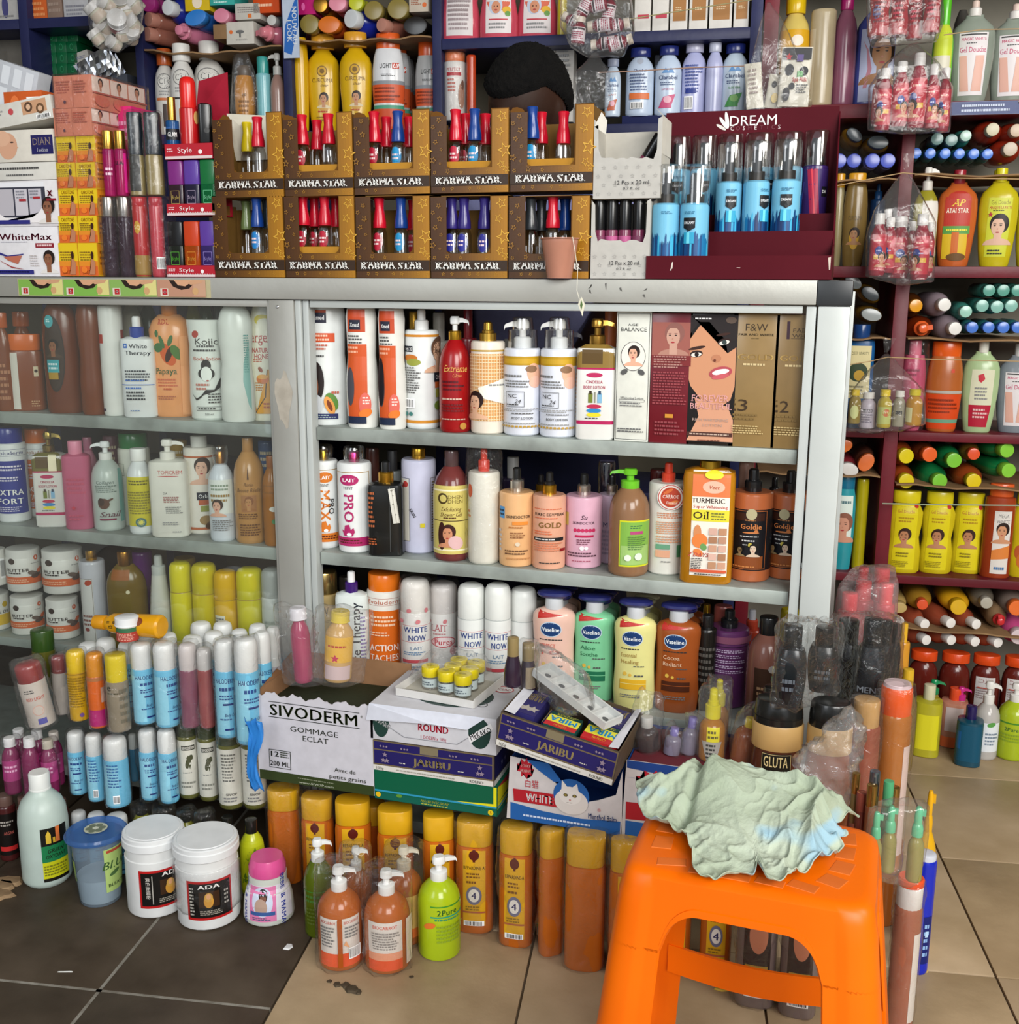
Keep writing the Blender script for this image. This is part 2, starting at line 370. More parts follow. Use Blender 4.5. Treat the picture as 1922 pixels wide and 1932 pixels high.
def cap_parts(kind,z0,h,W,D,col,col2,n,dr=1):
    """meshes of a closure that starts at z0 and is h high"""
    out=[]
    if kind in('cyl','wide'):
        out.append(('cap',lathe('cap',[(0,.97),(.04,1),(.93,1),(.985,.96),(1,.86)],W,D,n,20,z0,h),col))
    elif kind=='dome':
        out.append(('cap',lathe('cap',[(0,.98),(.02,1),(.72,1),(.86,.95),(.95,.82),(1,.55)],W,D,n,20,z0,h),col))
    elif kind=='flip':
        out.append(('cap',lathe('cap',[(0,1),(.34,1),(.35,.97),(.38,.97),(.39,1),(.92,.94),(.98,.88),(1,.75)],W,D,n,20,z0,h),col))
    elif kind=='thread':
        out.append(('cap',lathe('cap',[(0,1.04),(.08,1.04),(.1,1),(.92,1),(1,.9)],W,D,n,26,z0,h),col))
    elif kind in('pump','pumpr'):
        sx=1 if kind=='pump' else-1
        out.append(('collar',lathe('collar',[(0,.98),(.05,1),(.9,1),(1,.8)],W,W,2,20,z0,h*.42),col2))
        st=lathe('stem',[(0,1),(1,1)],W*.4,W*.4,2,10,z0+h*.4,h*.34)
        hd=loft([ring(W*k*.5,W*k*.42,2.5,12,z0+h*q)for q,k in((.66,.52),(.7,.74),(.9,.78),(1,.6))])
        L=max(W*1.0,.02)
        R=[[(sx*x,y,z)for(x,y,z)in((x0,-w,z1),(x0,w,z1),(x0,w*.8,z1+t),(x0,-w*.8,z1+t))]
for x0,w,z1,t in((0,W*.2,z0+h*.74,h*.2),(L*.6,W*.15,z0+h*.76,h*.17),(L,W*.1,z0+h*.72,h*.12),(L*1.08,W*.08,z0+h*.62,h*.12))]
        nz=loft(R);V=list(st.vertices)
        a=[tuple(v.co)for v in st.vertices];fa=[tuple(p.vertices)for p in st.polygons]
        V=a+hd[0];Fc=fa+[tuple(i+len(a)for i in q)for q in hd[1]]
        k=len(V);V+=nz[0];Fc+=[tuple(i+k for i in q)for q in nz[1]]
        bpy.data.meshes.remove(st)
        out.append(('pump',mk('pump',V,Fc),col))
    elif kind=='press':  # straight pump with a plain top
        out.append(('collar',lathe('collar',[(0,.98),(.05,1),(.9,1),(1,.85)],W,W,2,20,z0,h*.52),col2))
        out.append(('pump',lathe('pump',[(0,.8),(.7,.8),(.9,.76),(1,.55)],W*.75,W*.75,2,16,z0+h*.5,h*.5),col))
    elif kind=='disc':  # wide oval pump head
        out.append(('collar',lathe('collar',[(0,.95),(.1,1),(.9,.94),(1,.8)],W*.72,W*.72,2,18,z0,h*.6),col2))
        out.append(('pump',lathe('pump',[(0,.5),(.2,.84),(.5,1),(.8,.96),(1,.7)],W*1.35,W*.8,2.2,20,z0+h*.55,h*.45),col))
    elif kind=='spray':
        out.append(('collar',lathe('collar',[(0,1),(.6,1),(.9,.8),(1,.6)],W,W,2,18,z0,h*.45),col2))
        V,Fc=loft([ring(W*k*.5,W*k*.5,2.4,12,z0+h*q)for q,k in((.42,.7),(.7,.7),(.95,.56),(1,.4))])
        v2,f2=box_vf(0,-W*.16,z0+h*.72,W*.62,W*.16,z0+h*.92);k=len(V);V+=v2;Fc+=[tuple(i+k for i in q)for q in f2]
        out.append(('pump',mk('pump',V,Fc),col))
    elif kind=='over':  # clear overcap around a dark atomiser
        out.append(('atomiser',lathe('atomiser',[(0,1),(.35,1),(.36,.62),(.9,.62),(1,.5)],W*.62,None,2,14,z0,h*.8),'p1c1e20'))
        out.append(('overcap',lathe('overcap',[(0,.96),(.02,1),(.95,1),(1,.94)],W,D,n,22,z0,h),col2 or 'cffffff'[:7]))
    elif kind=='clearpump':
        out+=cap_parts('pumpr',z0,h*.92,W*.55,D*.55,col,col2,2)
        out.append(('overcap',lathe('overcap',[(0,.96),(.6,.92),(.62,.7),(.96,.62),(1,.5)],W,D,n,22,z0,h),'cfff'))
    elif kind=='clearcap':  # small coloured inner cap in a clear tumbler
        out.append(('inner_cap',lathe('inner_cap',[(0,1),(.9,1),(1,.85)],W*.5,None,2,16,z0,h*.72),col))
        out.append(('overcap',lathe('overcap',[(0,.8),(.2,.95),(.8,1),(1,.9)],W,D,2,22,z0,h),'cfff'))
    elif kind=='polish':
        out.append(('cap',lathe('cap',[(0,.98),(.03,1),(.22,.97),(.42,.82),(.65,.66),(.85,.7),(.97,.8),(1,.74)],W,W,2,18,z0,h),col))
    elif kind=='dropper':
        out.append(('collar',lathe('collar',[(0,1),(.95,1),(1,.9)],W,W,2,18,z0,h*.45),col2))
        out.append(('pump',lathe('pump',[(0,.7),(.25,.7),(.3,.55),(.9,.5),(1,.3)],W,W,2,14,z0+h*.43,h*.57),col))
    return out
def bottle_parts(W_,H_,D_,sty,body,cap,ops,hb,cw,n,liq=None):
    key=(round(W_,3),round(H_,3),round(D_,3),repr(sty),body,cap,repr(ops),hb,cw,n,liq)
    if key in CACHE:return CACHE[key]
    prof=PROF[sty]if isinstance(sty,str)else sty
    Hb=H_*hb if cap else H_
    P=[]
    P.append(('body',lathe('body',prof,W_,D_,n,26,0,Hb),body))
    if liq:  # coloured content inside a clear wall: level fraction, material
        lv,lm=liq;pr=[(h,w*.93)for h,w in prof if h<=lv]+[(lv,np.interp(lv,[p[0]for p in prof],[p[1]for p in prof])*.93)]
        P.append(('liquid',lathe('liquid',pr,W_,D_,n,20,.002,Hb),lm))
    if cap:
        kind,c1=cap[0],cap[1];c2=cap[2]if len(cap)>2 else c1
        cdr=D_/W_ if(cw>.6 and kind not in('pump','pumpr','press'))else 1
        cwm=W_*cw
        P+=cap_parts(kind,Hb*.985,H_-Hb*.985,cwm,cwm*cdr,c1,c2,n if cw>.7 else 2)
    if ops:
        prH=[(h*Hb/H_,w)for h,w in prof]
        P.append(('printed_label',new_print(surf_body(prH,W_,D_,n,H_),W_/2,H_,ops),None))
    for nm,me,c in P:
        if c and not me.materials:me.materials.append(mat(c))
    CACHE[key]=P;return P
CTX=dict(fr=C,d=1.87,z=.878,g=None,par=None)
def ctx(fr=None,d=None,z=None,g=None):
    if fr is not None:CTX['fr']=fr
    if d is not None:CTX['d']=d
    if z is not None:CTX['z']=z
    CTX['g']=g
def FACE(dr):return.85 if dr>.8 else.6
def place(xl,xr,yt,d=None,z=None,yb=None,dr=1.):
    """where a thing seen from pixel xl to xr with its top at pixel yt stands: frame plane d, base height z"""
    fr=CTX['fr'];d=CTX['d']if d is None else d;z=CTX['z']if z is None else z
    if z=='floor':
        x,y=on_floor((xl+xr)/2,yb);f=C;d=y
        z=0.
    else:
        f=fr
    ym=(yt+(yb or yt+100))/2
    u0,_=f.hit(xl,ym,d);u1,_=f.hit(xr,ym,d);w=abs(u1-u0)
    if f is C:w*=.965
    dc=d+w*dr/2
    u0,_=f.hit(xl,ym,dc);u1,_=f.hit(xr,ym,dc)
    p=f.pt((u0+u1)/2,dc,0);th=math.atan2(p.y,p.x)-PI/2-f.ang  # angle between the viewing ray and the frame's depth axis
    w=abs(u1-u0)*math.cos(th)
    ph=th*(1-FACE(dr));w/=math.sqrt(math.cos(ph)**2+(dr*math.sin(ph))**2)
    CTX['th']=th
    if z=='pix':z=f.hit((xl+xr)/2,yb,d)[1]
    h=f.hit((xl+xr)/2,yt,dc)[1]-z;z+=.0004
    return f,(u0+u1)/2,dc,z,w,h
PLACED=[(C,-1.02,1.871,.047,.0215,9,0,1.118),(C,-.043,1.874,.037,.025,9,0,1.117)]
def reach(a,b,n,c,s):return(abs(c/a)**n+abs(s/b)**n)**(-1/n)
def clear(f,u,d,a,b,n,z0,z1):
    for q in PLACED:
        if q[0]is not f or z0>q[7]-.003 or z1<q[6]+.003:continue
        dx,dy=u-q[1],d-q[2];L=math.hypot(dx,dy)+1e-6;c,s=dx/L,dy/L
        if L<reach(a,b,n,c,s)+reach(q[3],q[4],q[5],c,s):return False
    return True
def settle(xl,xr,yt,d,z,yb,dr,n=2):
    """place a thing; where it would touch a neighbour move it back until it stands free"""
    f,u,dc,z,w,h=place(xl,xr,yt,d,z,yb,dr);keep=CTX['fr'];CTX['fr']=f;z-=.0004;d0=dc-w*dr/2;best=(f,u,dc,z+.0004,w,h)
    for k in range(14):
        if clear(f,best[1],best[2],best[4]/2,best[4]*dr/2,n,z,z+best[5]):break
        best=place(xl,xr,yt,d0+.006*(k+1),z,yb,dr)
    CTX['fr']=keep;f,u,dc,z,w,h=best
    PLACED.append((f,u,dc,w/2,w*dr/2,n,z,z+h));return best
def it(name,label,xl,xr,yt,sty,body,cap,ops=(),cat='bottle',hb=.8,cw=.5,dr=1.,n=2.,g=None,d=None,z=None,yb=None,rot=0.,tilt=(0,0),liq=None):
    f,u,dc,z,w,h=settle(xl,xr,yt,d,z,yb,dr,n)
    loc=f.pt(u,dc,z)
    P=bottle_parts(w,h,w*dr,sty,body,cap,ops,hb,cw,n,liq)
    rz=f.ang+rad(rot)+CTX['th']*FACE(dr)
    o=root(name,label,cat,loc,rz,g or CTX['g'])
    if tilt!=(0,0):o.rotation_euler=(rad(tilt[0]),rad(tilt[1]),rz)
    for nm,me,c in P:link(nm,me,o)
    o['dims']=(w,w*dr,h)
    return o
def carton(name,label,xl,xr,yt,color,front=(),side=(),top=(),left=(),depth=.06,g=None,d=None,z=None,yb=None,rot=0.,cat='box',tilt=(0,0),lid=True,bev=.0008):
    f,u,dc,z,w,h=place(xl,xr,yt,d,z,yb,0.)
    w=abs(f.hit(xr,yt+50,dc)[0]-f.hit(xl,yt+50,dc)[0])
    loc=f.pt(u,dc+depth/2,z);o=root(name,label,cat,loc,f.ang+rad(rot),g or CTX['g'])
    if tilt!=(0,0):o.rotation_euler=(rad(tilt[0]),rad(tilt[1]),f.ang+rad(rot))
    link('body',box('body',-w/2,-depth/2,0,w/2,depth/2,h,bev),o,color)
    faces=(('front_print',front,(0,-depth/2,0),(1,0,0),(0,0,1),(0,-1,0),w,h),
('side_print',side,(w/2,0,0),(0,1,0),(0,0,1),(1,0,0),depth,h),
('side_print',left,(-w/2,0,0),(0,-1,0),(0,0,1),(-1,0,0),depth,h),
('top_print',top,(0,-depth/2,h),(1,0,0),(0,1,0),(0,0,1),w,depth))
    for nm,ops,og,ux,uz,nr,a,b in faces:
        if ops:link(nm,new_print(surf_face(og,ux,uz,nr,a,b),a/2,b,ops),o)
    o['dims']=(w,depth,h);return o
def lie(name,label,xc,yc,rc,rb,body,cap,d=None,L=.17,g=None,yaw=0.,pitch=0.,sty='rnd',hb=.84,dr=1.,roll=0.,cat='bottle',capops=(),n=2.):
    """a bottle lying with its closure towards the viewer: cap centre pixel, cap and body radius in pixels"""
    f=CTX['fr'];d=CTX['d']if d is None else d
    u,z=f.hit(xc,yc,d);s=abs(f.hit(xc+100,yc,d)[0]-u)/100
    W_=2*rb*s;cw=rc/rb
    P=bottle_parts(W_,L,W_*dr,sty,body,cap,capops,hb,cw,n)
    a=f.ang+rad(yaw)
    M=Matrix.Translation(f.pt(u,d,z))@Matrix.Rotation(a,4,'Z')@Matrix.Rotation(rad(90+pitch),4,'X')@Matrix.Rotation(rad(roll),4,'Z')@Matrix.Translation((0,0,-L))
    o=root(name,label,cat,None,group=g or CTX['g'],M=M)
    for nm,me,c in P:link(nm,me,o)
    return o
ORD=['first','second','third','fourth','fifth','sixth','seventh','eighth','ninth','tenth','eleventh','twelfth']
def hull_pts(o):
    """corner points of a placed thing in world space, slightly proud"""
    w,dd,h=o['dims'];k=1.05;M=o.matrix_basis
    return[M@Vector((x*w/2*k,y*dd/2*k,z))for z in(-.001,h*.5,h+.003)for x,y in((-1,-.5),(-.5,-1),(.5,-1),(1,-.5),(1,.5),(.5,1),(-.5,1),(-1,.5))]
def film(name,label,pts,cat='plastic wrap',m=None,amp=.003,seg=.014,parent=None,g=None,smooth=2,thick=0,freq=30):
    bm=bmesh.new()
    for p in pts:bm.verts.new(p)
    r=bmesh.ops.convex_hull(bm,input=bm.verts[:])
    bmesh.ops.delete(bm,geom=[v for v in bm.verts if not v.link_faces],context='VERTS')
    for _ in range(6):
        ed=[e for e in bm.edges if e.calc_length()>seg]
        if not ed or len(bm.faces)>14000:break
        bmesh.ops.subdivide_edges(bm,edges=ed,cuts=1);bmesh.ops.triangulate(bm,faces=[q for q in bm.faces if len(q.verts)>4])
    bmesh.ops.triangulate(bm,faces=bm.faces[:])
    for _ in range(smooth):bmesh.ops.smooth_vert(bm,verts=bm.verts[:],factor=.3,use_axis_x=True,use_axis_y=True,use_axis_z=True)
    bm.normal_update()
    for v in bm.verts:
        q=v.co*freq;v.co+=v.normal*((1-abs(noise.noise(Vector((q.x,q.y,q.z*.35))))*3)*amp+noise.noise(v.co*90)*amp*.4)
    c=sum((v.co for v in bm.verts),Vector())/max(1,len(bm.verts));zmin=min(v.co.z for v in bm.verts);c.z=zmin
    for v in bm.verts:v.co-=c
    me=bpy.data.meshes.new(name);bm.to_mesh(me);bm.free()
    me.polygons.foreach_set('use_smooth',[True]*len(me.polygons));me.materials.append(m or FILM)
    o=bpy.data.objects.new(name,me);COL.objects.link(o);o.location=c
    if parent is None:tag(o,label,cat,g)
    else:o.name='film';o.parent=parent;o.matrix_local=parent.matrix_basis.inverted()@Matrix.Translation(c)
    return o
def wrap(L,**kw):
    """each bottle of a list in its own tight film, a part of the bottle"""
    for o in L:film('film',None,hull_pts(o),parent=o,**kw)
# ================================================================ SETTING
TILE_B=simple_mat('stone_tile_beige','978163',.4,.25,30,'b39c7c',6,7)
TILE_B2=simple_mat('stone_tile_beige_worn','a08a6b',.42,.25,26,'bba588',5,7)
TILE_D=simple_mat('stone_tile_dark','3a3025',.5,.3,26,'51463a',7,8)
GROUT=simple_mat('grout','6a5a44',.85,.4,80,'7a6c5c',20)
GROUT_W=simple_mat('white_grout','8f8b82',.9,.5,80,'6f6a60',30)
fl=link('floor',box('floor',-5,-3,-.06,3,4.5,-.006),None,GROUT);structure(fl);fl.rotation_euler=(0,0,T.ang)
def tile_mesh(w,h):
    me=box('tile',0,0,-.006,w,h,0,.0012);return me
tcache={}
def tile(u,v,w,h,m):
    k=(round(w,3),round(h,3),m.name)
    if k not in tcache:tcache[k]=tile_mesh(w,h);tcache[k].materials.append(m)
    o=link('tile',tcache[k],fl);o.location=(u,v,0)
gp=.004
for i in range(-4,5):  # beige tiles, joints every 0.395
    for j in range(-3,6):
        u0=-.606+i*.395;v0=1.75+j*.3975-.3975*2
        if u0<-.61 or v0>3.6:continue
        tile(u0+gp/2,v0+gp/2,.395-gp,.3975-gp,TILE_B if(i*3+j)%2 else TILE_B2)
for i in range(7):  # darker tiles on the other side of the seam
    w=.299 if i==0 else.395
    u1=-.606-(0 if i==0 else.299+(i-1)*.395)
    for j in range(-2,5):
        tile(u1-w+.004,1.48+j*.395+.003,w-.006,.395-.006,TILE_D)
gw=boxes('grout_line',[(-.910,-.5,-.006,-.900,3.4,-.0008),(-2.6,1.4765,-.006,-.609,1.4835,-.0008)]);link('grout_line',gw,fl,GROUT_W)
PLASTER=simple_mat('painted_wall','8d8a80',.8,.15,30,'77736a',2)
o=link('wall_back',box('wall_back',-4,.42,0,3,.5,2.75),None,PLASTER);structure(o);o.matrix_world=Matrix.Translation((0,2.9,0))@Matrix.Rotation(S.ang,4,'Z')
o=link('wall_left',box('wall_left',-3.1,-1.5,0,-3.02,3.4,2.75),None,PLASTER);structure(o)
o=link('wall_right',box('wall_right',2.4,-1.5,0,2.48,3.8,2.75),None,PLASTER);structure(o)
o=link('ceiling',box('ceiling',-3.2,-.2,2.75,2.6,3.9,2.82),None,PLASTER);structure(o)

# ================================================================ WALL SHELVES
NAVY=simple_mat('navy_paint','1d2145',.4,.15,40,'2a2e58',4)
RED=simple_mat('oxblood_paint','5c1722',.38,.12,40,'741f2c',4)
BEIGE=simple_mat('raw_board','6a6353',.7,.2,40,'514b3f',3)
CARD=simple_mat('brown_cardboard','9a7a55',.8,.25,50,'7e6144',6)
def unit(name,label,m,parts,org=(0,2.9,0),fr=S):
    r=root(name,label,'shelves',fr.pt(0,0,0),fr.ang)
    for nm,b,mm in parts:link(nm,box(nm,*b,.0015),r,mm or m)
    return r
HB=.026
def board(u0,u1,z,m=None,d1=.34):return('shelf_board',(u0,0,z-HB,u1,d1,z),m)
def upr(u,w=.028,z0=0,z1=2.5,m=None):return('upright',(u-w/2,.001,z0,u+w/2,.34,z1),m)
unit('navy_wall_shelves','navy painted wall shelving with tall divided bays behind the counter',NAVY,
[upr(-2.262),upr(-1.918,.024),upr(-1.492,.024),upr(-1.082,.024),upr(-.28,.028),upr(-2.7)]+
[board(-2.69,-2.276,1.857),board(-2.248,-1.93,1.857),board(-1.068,-.294,1.762)]+
[board(a,b,1.545)for a,b in((-2.686,-2.276),(-2.248,-1.93),(-1.906,-1.504),(-1.48,-1.094),(-1.068,-.294))]+
[board(a,b,1.15)for a,b in((-2.686,-2.276),(-2.248,-1.93),(-1.906,-1.504),(-1.48,-1.094),(-1.068,-.294))]+
[board(-2.686,-.294,.6),('back_board',(-2.7,.341,0,-.27,.355,2.5),BEIGE)])
def cardsheet(name,u0,u1,z,sag=.008,parent=None,label='',d1=.3):
    """a sheet of brown cardboard laid as an extra layer, sagging slightly"""
    n=14;V=[];Fc=[]
    for k,zz in((0,0),(1,-.004)):
        for i in range(n+1):
            q=i/n;s=-sag*4*q*(1-q)+.003*math.sin(q*23)
            for d in(-.004,d1):V.append((u0+(u1-u0)*q,d,zz+s))
    for i in range(n):
        a=i*2;b=(n+1)*2+i*2
        Fc+=[(a,a+2,a+3,a+1),(b,b+1,b+3,b+2),(a,b,b+2,a+2),(a+1,a+3,b+3,b+1)]
    Fc+=[(0,1,(n+1)*2+1,(n+1)*2),(n*2,(n+1)*2+n*2,(n+1)*2+n*2+1,n*2+1)]
    o=link(name,mk(name,V,Fc),None,CARD);o.location=S.pt(0,0,z);o.rotation_euler=(0,0,S.ang)
    tag(o,label,'cardboard');return o
cardsheet('cardboard_sheet',-1.9,-1.506,1.765,.014,label='brown cardboard layer sagging over the white capped bottles')
cardsheet('cardboard_sheet',-1.478,-1.096,1.772,.004,label='brown cardboard layer above the yellow turmeric bottles')
unit('red_wall_shelves','dark red wooden wall shelving at the end of the counter',RED,
[upr(-.245,.035),('upright',(.088,.002,0,.122,.33,1.17),None),('upright',(.078,.002,1.221,.108,.33,1.552),None),upr(.84,.03)]+
[('shelf_board',(-.227,-.002,1.545,.824,.33,1.578),None),('shelf_board',(-.227,0,1.168,.824,.33,1.195),None)]+
[('shelf_board',(-.227,0,z-.022,.087,.33,z),None)for z in(.79,.41)]+[('shelf_board',(.123,0,z-.022,.824,.33,z),None)for z in(.785,.41)]+
[('shelf_board',(-.227,0,1.9,.824,.33,1.926),None),('back_board',(-.262,.341,0,.86,.355,2.5),simple_mat('pale_wall_board','8f8b7e',.8,.1,30,'6e6a5e',3)),('shelf_board',(-.227,0,.008,.824,.33,.028),None)])
cardsheet('cardboard_sheet',.112,.81,1.414,.006,label='cardboard layer under the row of blue capped bottles')
cardsheet('cardboard_sheet',.126,.81,1.022,.004,label='cardboard layer under the teal bottles and orange nozzle bottle')
cardsheet('cardboard_sheet',.126,.81,.652,.003,label='cardboard layer under the green and yellow capped bottles')
cardsheet('cardboard_sheet',.126,.81,.272,.006,label='cardboard layer under the red brown bottles with white caps')
cardsheet('cardboard_sheet',-.22,.074,1.405,.004,label='cardboard layer under four crumpled blue caps by the red display')
cardsheet('cardboard_sheet',-.22,.085,1.022,.004,label='slanting cardboard layer under two dark oval caps')
cardsheet('cardboard_sheet',-.22,.085,.672,.003,label='cardboard layer under the orange oval caps')
# strip of shelf edge advertising
r=root('shelf_strip','blue and yellow printed strip on the red shelf edge','sign',S.pt(.38,-.004,1.546),S.ang)
link('strip',box('strip',-.2,-.001,0,.3,.001,.03),r,'p2c3a6e')
link('printed_label',new_print(surf_face((.05,-.001,0),(1,0,0),(0,0,1),(0,-1,0),.5,.03),.25,.03,
[('R',-.99,.04,.99,.96,'2d3d72'),('m',-.9,.15,-.45,.85,2,'b9c4da'),('P',[(-.4,.9),(-.34,.1),(-.02,.1),(.04,.9)],'e2bf2c'),('T',-.18,.5,.62,'N°1','222',dict(b=1)),
('m',-.36,.3,-.27,.7,2,'7a6a20'),('m',-.1,.3,0,.7,2,'7a6a20')]),r)

# ================================================================ SHOWCASE COUNTER
ALU=simple_mat('brushed_aluminium','a09f99',.42,.08,60,'a9a9a3',5,5,.35)
ALU2=simple_mat('worn_aluminium_shelf','a8b0aa',.5,.12,50,'8a908b',9,6,.3,(.42,.6))
PVC=simple_mat('pale_frame','b3b8b6',.4,.06,50,'c0c5c3',3,4,.1)
DARK='p24272a'
sc_=root('display_counter','long aluminium display counter with open metal shelves full of lotions','counter',(0,1.85,0),0)
def sp(nm,b,m,bev=.0015):return link(nm,box(nm,b[0],b[1],b[2],b[3],b[4],b[5],bev),sc_,m)
CD=.40
sp('top_rail',(-3.0,-.008,1.118,-.0635,.02,1.157),ALU);sp('counter_top',(-3.0,.0205,1.140,-.03,CD,1.1575),ALU)
sp('corner_cap',(-.063,-.009,1.1165,-.008,.055,1.157),DARK,.003)
sp('track_rail',(-3.0,.002,1.1035,-1.062,.014,1.1165),ALU);sp('track_rail',(-.972,.002,1.1035,-.084,.014,1.1165),PVC)
sp('post',(-1.055,-.004,.02,-1.003,.04,1.1165),ALU);sp('track_post',(-1.002,.0,.02,-.990,.03,1.1165),PVC);sp('track_post',(-.988,.004,.02,-.976,.03,1.1165),PVC)
sp('track_post',(-1.064,.003,.02,-1.0565,.025,1.1165),ALU)
sp('post',(-.060,-.006,.02,-.010,.045,1.116),PVC,.003);sp('track_post',(-.078,.0,.02,-.0625,.03,1.1155),PVC)
for x in(-3.0,-.045):sp('post',(x,CD-.04,.02,x+.04,CD,1.138),PVC)
for z,th in((.878,.025),(.631,.025),(.373,.02)):
    sp('shelf',(-3.0,.018,z-th,-1.066,CD-.03,z),ALU2);sp('shelf',(-.9745,.018,z-th,-.080,CD-.03,z),ALU2)
    sp('shelf',(-1.0655,.045,z-th,-.9750,CD-.03,z),ALU2)
sp('bottom_panel',(-3.0,.02,.06,-.065,CD-.02,.085),ALU2)
link('screw',lathe('screw',[(0,1),(.5,.9),(1,.5)],.007,None,2,10,0,.002),sc_,'mccc',Matrix.Translation((-1.036,-.004,1.104))@Matrix.Rotation(PI/2,4,'X'))
gl=link('glass_pane',box('glass_pane',-2.95,.006,.09,-1.066,.009,1.103),sc_,GLASS)
# paint worn off the post and scratches on the rail
wp=mk('worn_paint',[(-1.03+.017*math.cos(a)*(1+.25*math.sin(3*a)),-.0045,.93+.05*math.sin(a)*(1+.2*math.cos(5*a)))for a in[2*PI*i/22 for i in range(22)]],[tuple(range(22))],False)
link('worn_paint',wp,sc_,simple_mat('bare_primer','a39c90',.8,.2,60,'b4ada1',40))
st=[[(x,-.0085,z),(x+.003,-.0085,z+.001),(x+.005*s,-.0085,z-h),(x+.001,-.0085,z-h*.6)]for x,z,h,s in((-.435,1.148,.008,-1),(-.438,1.139,.006,1),(-.41,1.15,.011,.5),(-.385,1.143,.006,1),(-.345,1.132,.005,1),(-.34,1.142,.004,-1))]
for q in st:link('scratch',mk('scratch',q,[(0,1,2,3)],False),sc_,'p55534e')
# the long picture strip taped on the rail
r=root('picture_strip','torn printed strip of green panels with faces taped on the counter rail','strip',(-1.42,1.842,1.1195),0)
link('strip',box('strip',-.2,-.0012,0,.245,.0,.034),r,'kb8b08c')
ops=[]
for i,c in enumerate(('7fae4e','7db04e','86ac5a','b98a72')):
    a=-.99+i*.49;ops+=[('R',a,.03,a+.48,.97,c),('R',a+.36,.1,a+.48,.98,'d6cf86' if i<3 else 'c39a80'),('P',[(a+.12,.95),(a+.16,.6),(a+.24,.42),(a+.32,.5),(a+.37,.8),(a+.36,.97)],'2a1c18'),('P',[(a+.17,.96),(a+.21,.68),(a+.28,.62),(a+.33,.8),(a+.42,.97)],'d2a07e'),('P',[(a+.3,.8),(a+.34,.7),(a+.44,.8),(a+.46,.96),(a+.36,.97)],'c99a78'),
('R',a+.03,.08,a+.11,.5,'d8d0c0'),('R',a+.05,.14,a+.1,.46,'b5282c'),('T',a+.075,.3,.25,'+','fff',dict(b=1)),('E',a+.38,.35,.03,.2,'c9a070')]
link('printed_label',new_print(surf_face((.0225,-.0012,0),(1,0,0),(0,0,1),(0,-1,0),.445,.034),.2225,.034,ops),r)
# ================================================================ COUNTER, TOP SHELF
WH='pe6e9e8';OFF='pdcdccf'
ctx(C,1.872,.878)
it('lotion_bottle','brown lotion bottle with amber cap at the very edge of the upper counter shelf',-16,20,590,'rnd','l8a4a2a',('cyl','lc8622a'),[('m',-.8,.1,.8,.5,6,'b07a58')],hb=.86,cw=.8,dr=.6)
it('lotion_bottle','tall brown lotion bottle with amber cap behind the white striped brown bottle',22,62,588,'rnd','l8a4a2a',('cyl','lc8622a'),[],hb=.86,cw=.8,dr=.6,d=1.955)
it('lotion_bottle','brown lotion bottle with bright orange cap and white side stripe',17,82,630,'sq','g8b4a2c',('wide','gdc6a20'),[('R',-.95,.02,-.35,.76,'d8d4c8'),('R',.55,.45,.8,.58,'d9c9a8'),('e',.68,.52,.02,'2a1a14'),('m',.3,.05,.85,.14,3,'c79a72')],hb=.8,cw=.93,dr=.6,n=3)
it('lotion_bottle','dark brown lotion bottle with black oval label and turquoise spot',78,147,562,'rnd','g6a3116',None,[('E',-.3,.52,.62,.33,'2a211c'),('E',-.3,.52,.56,.31,'3a2c24'),('E',-.5,.8,.3,.055,'4aa8ae'),('m',-.66,.79,-.35,.82,2,'dff'),('f',-.3,.48,.17,'14100e','8a5a3c','4a3a2c'),('R',-.75,.36,-.02,.47,'35a2ab'),('R',-.7,.3,-.1,.36,'b08c2c'),('m',-.65,.38,-.1,.45,2,'cfe8ea')],dr=.6)
it('lotion_bottle','plain chocolate brown lotion bottle with narrow waist',143,193,562,'hour','g743819',None,[],dr=.8)
it('lotion_bottle','tall white lotion bottle standing side-on beside the brown bottles',186,233,576,'cyl','ge4e4de',None,[('R',-1.4,.66,-.7,.74,'b5382a'),('R',.9,.7,1.4,.78,'9a3a34'),('m',-1.3,.03,-.7,.08,1,'3a2a4a')],dr=.9)
it('pump_bottle','white pump bottle with blue collar and blue cross on its label',227,292,597,'sq',WH,('press','pf0f0f0','g1f3f9a'),
[('R',-.72,.69,-.5,.735,'3a6fc0'),('T',-.61,.712,.03,'+','fff',dict(b=1)),('T',.15,.71,.042,'White','1c2430',dict(b=1,W=1.05)),('T',.1,.645,.042,'Therapy','1c2430',dict(b=1,W=1.5)),('m',-.7,.36,.75,.48,4,'333a44'),('m',-.7,.36,.75,.385,1,'3a6fc0'),('R',-.95,.325,.95,.332,'3a6fc0'),('m',-.7,.28,.6,.31,1,'3a6fc0'),('m',-.7,.17,.75,.27,3,'222a34'),('m',-.5,.06,.2,.08,1,'5577aa')],hb=.8,cw=.42,dr=.55,n=3.2)
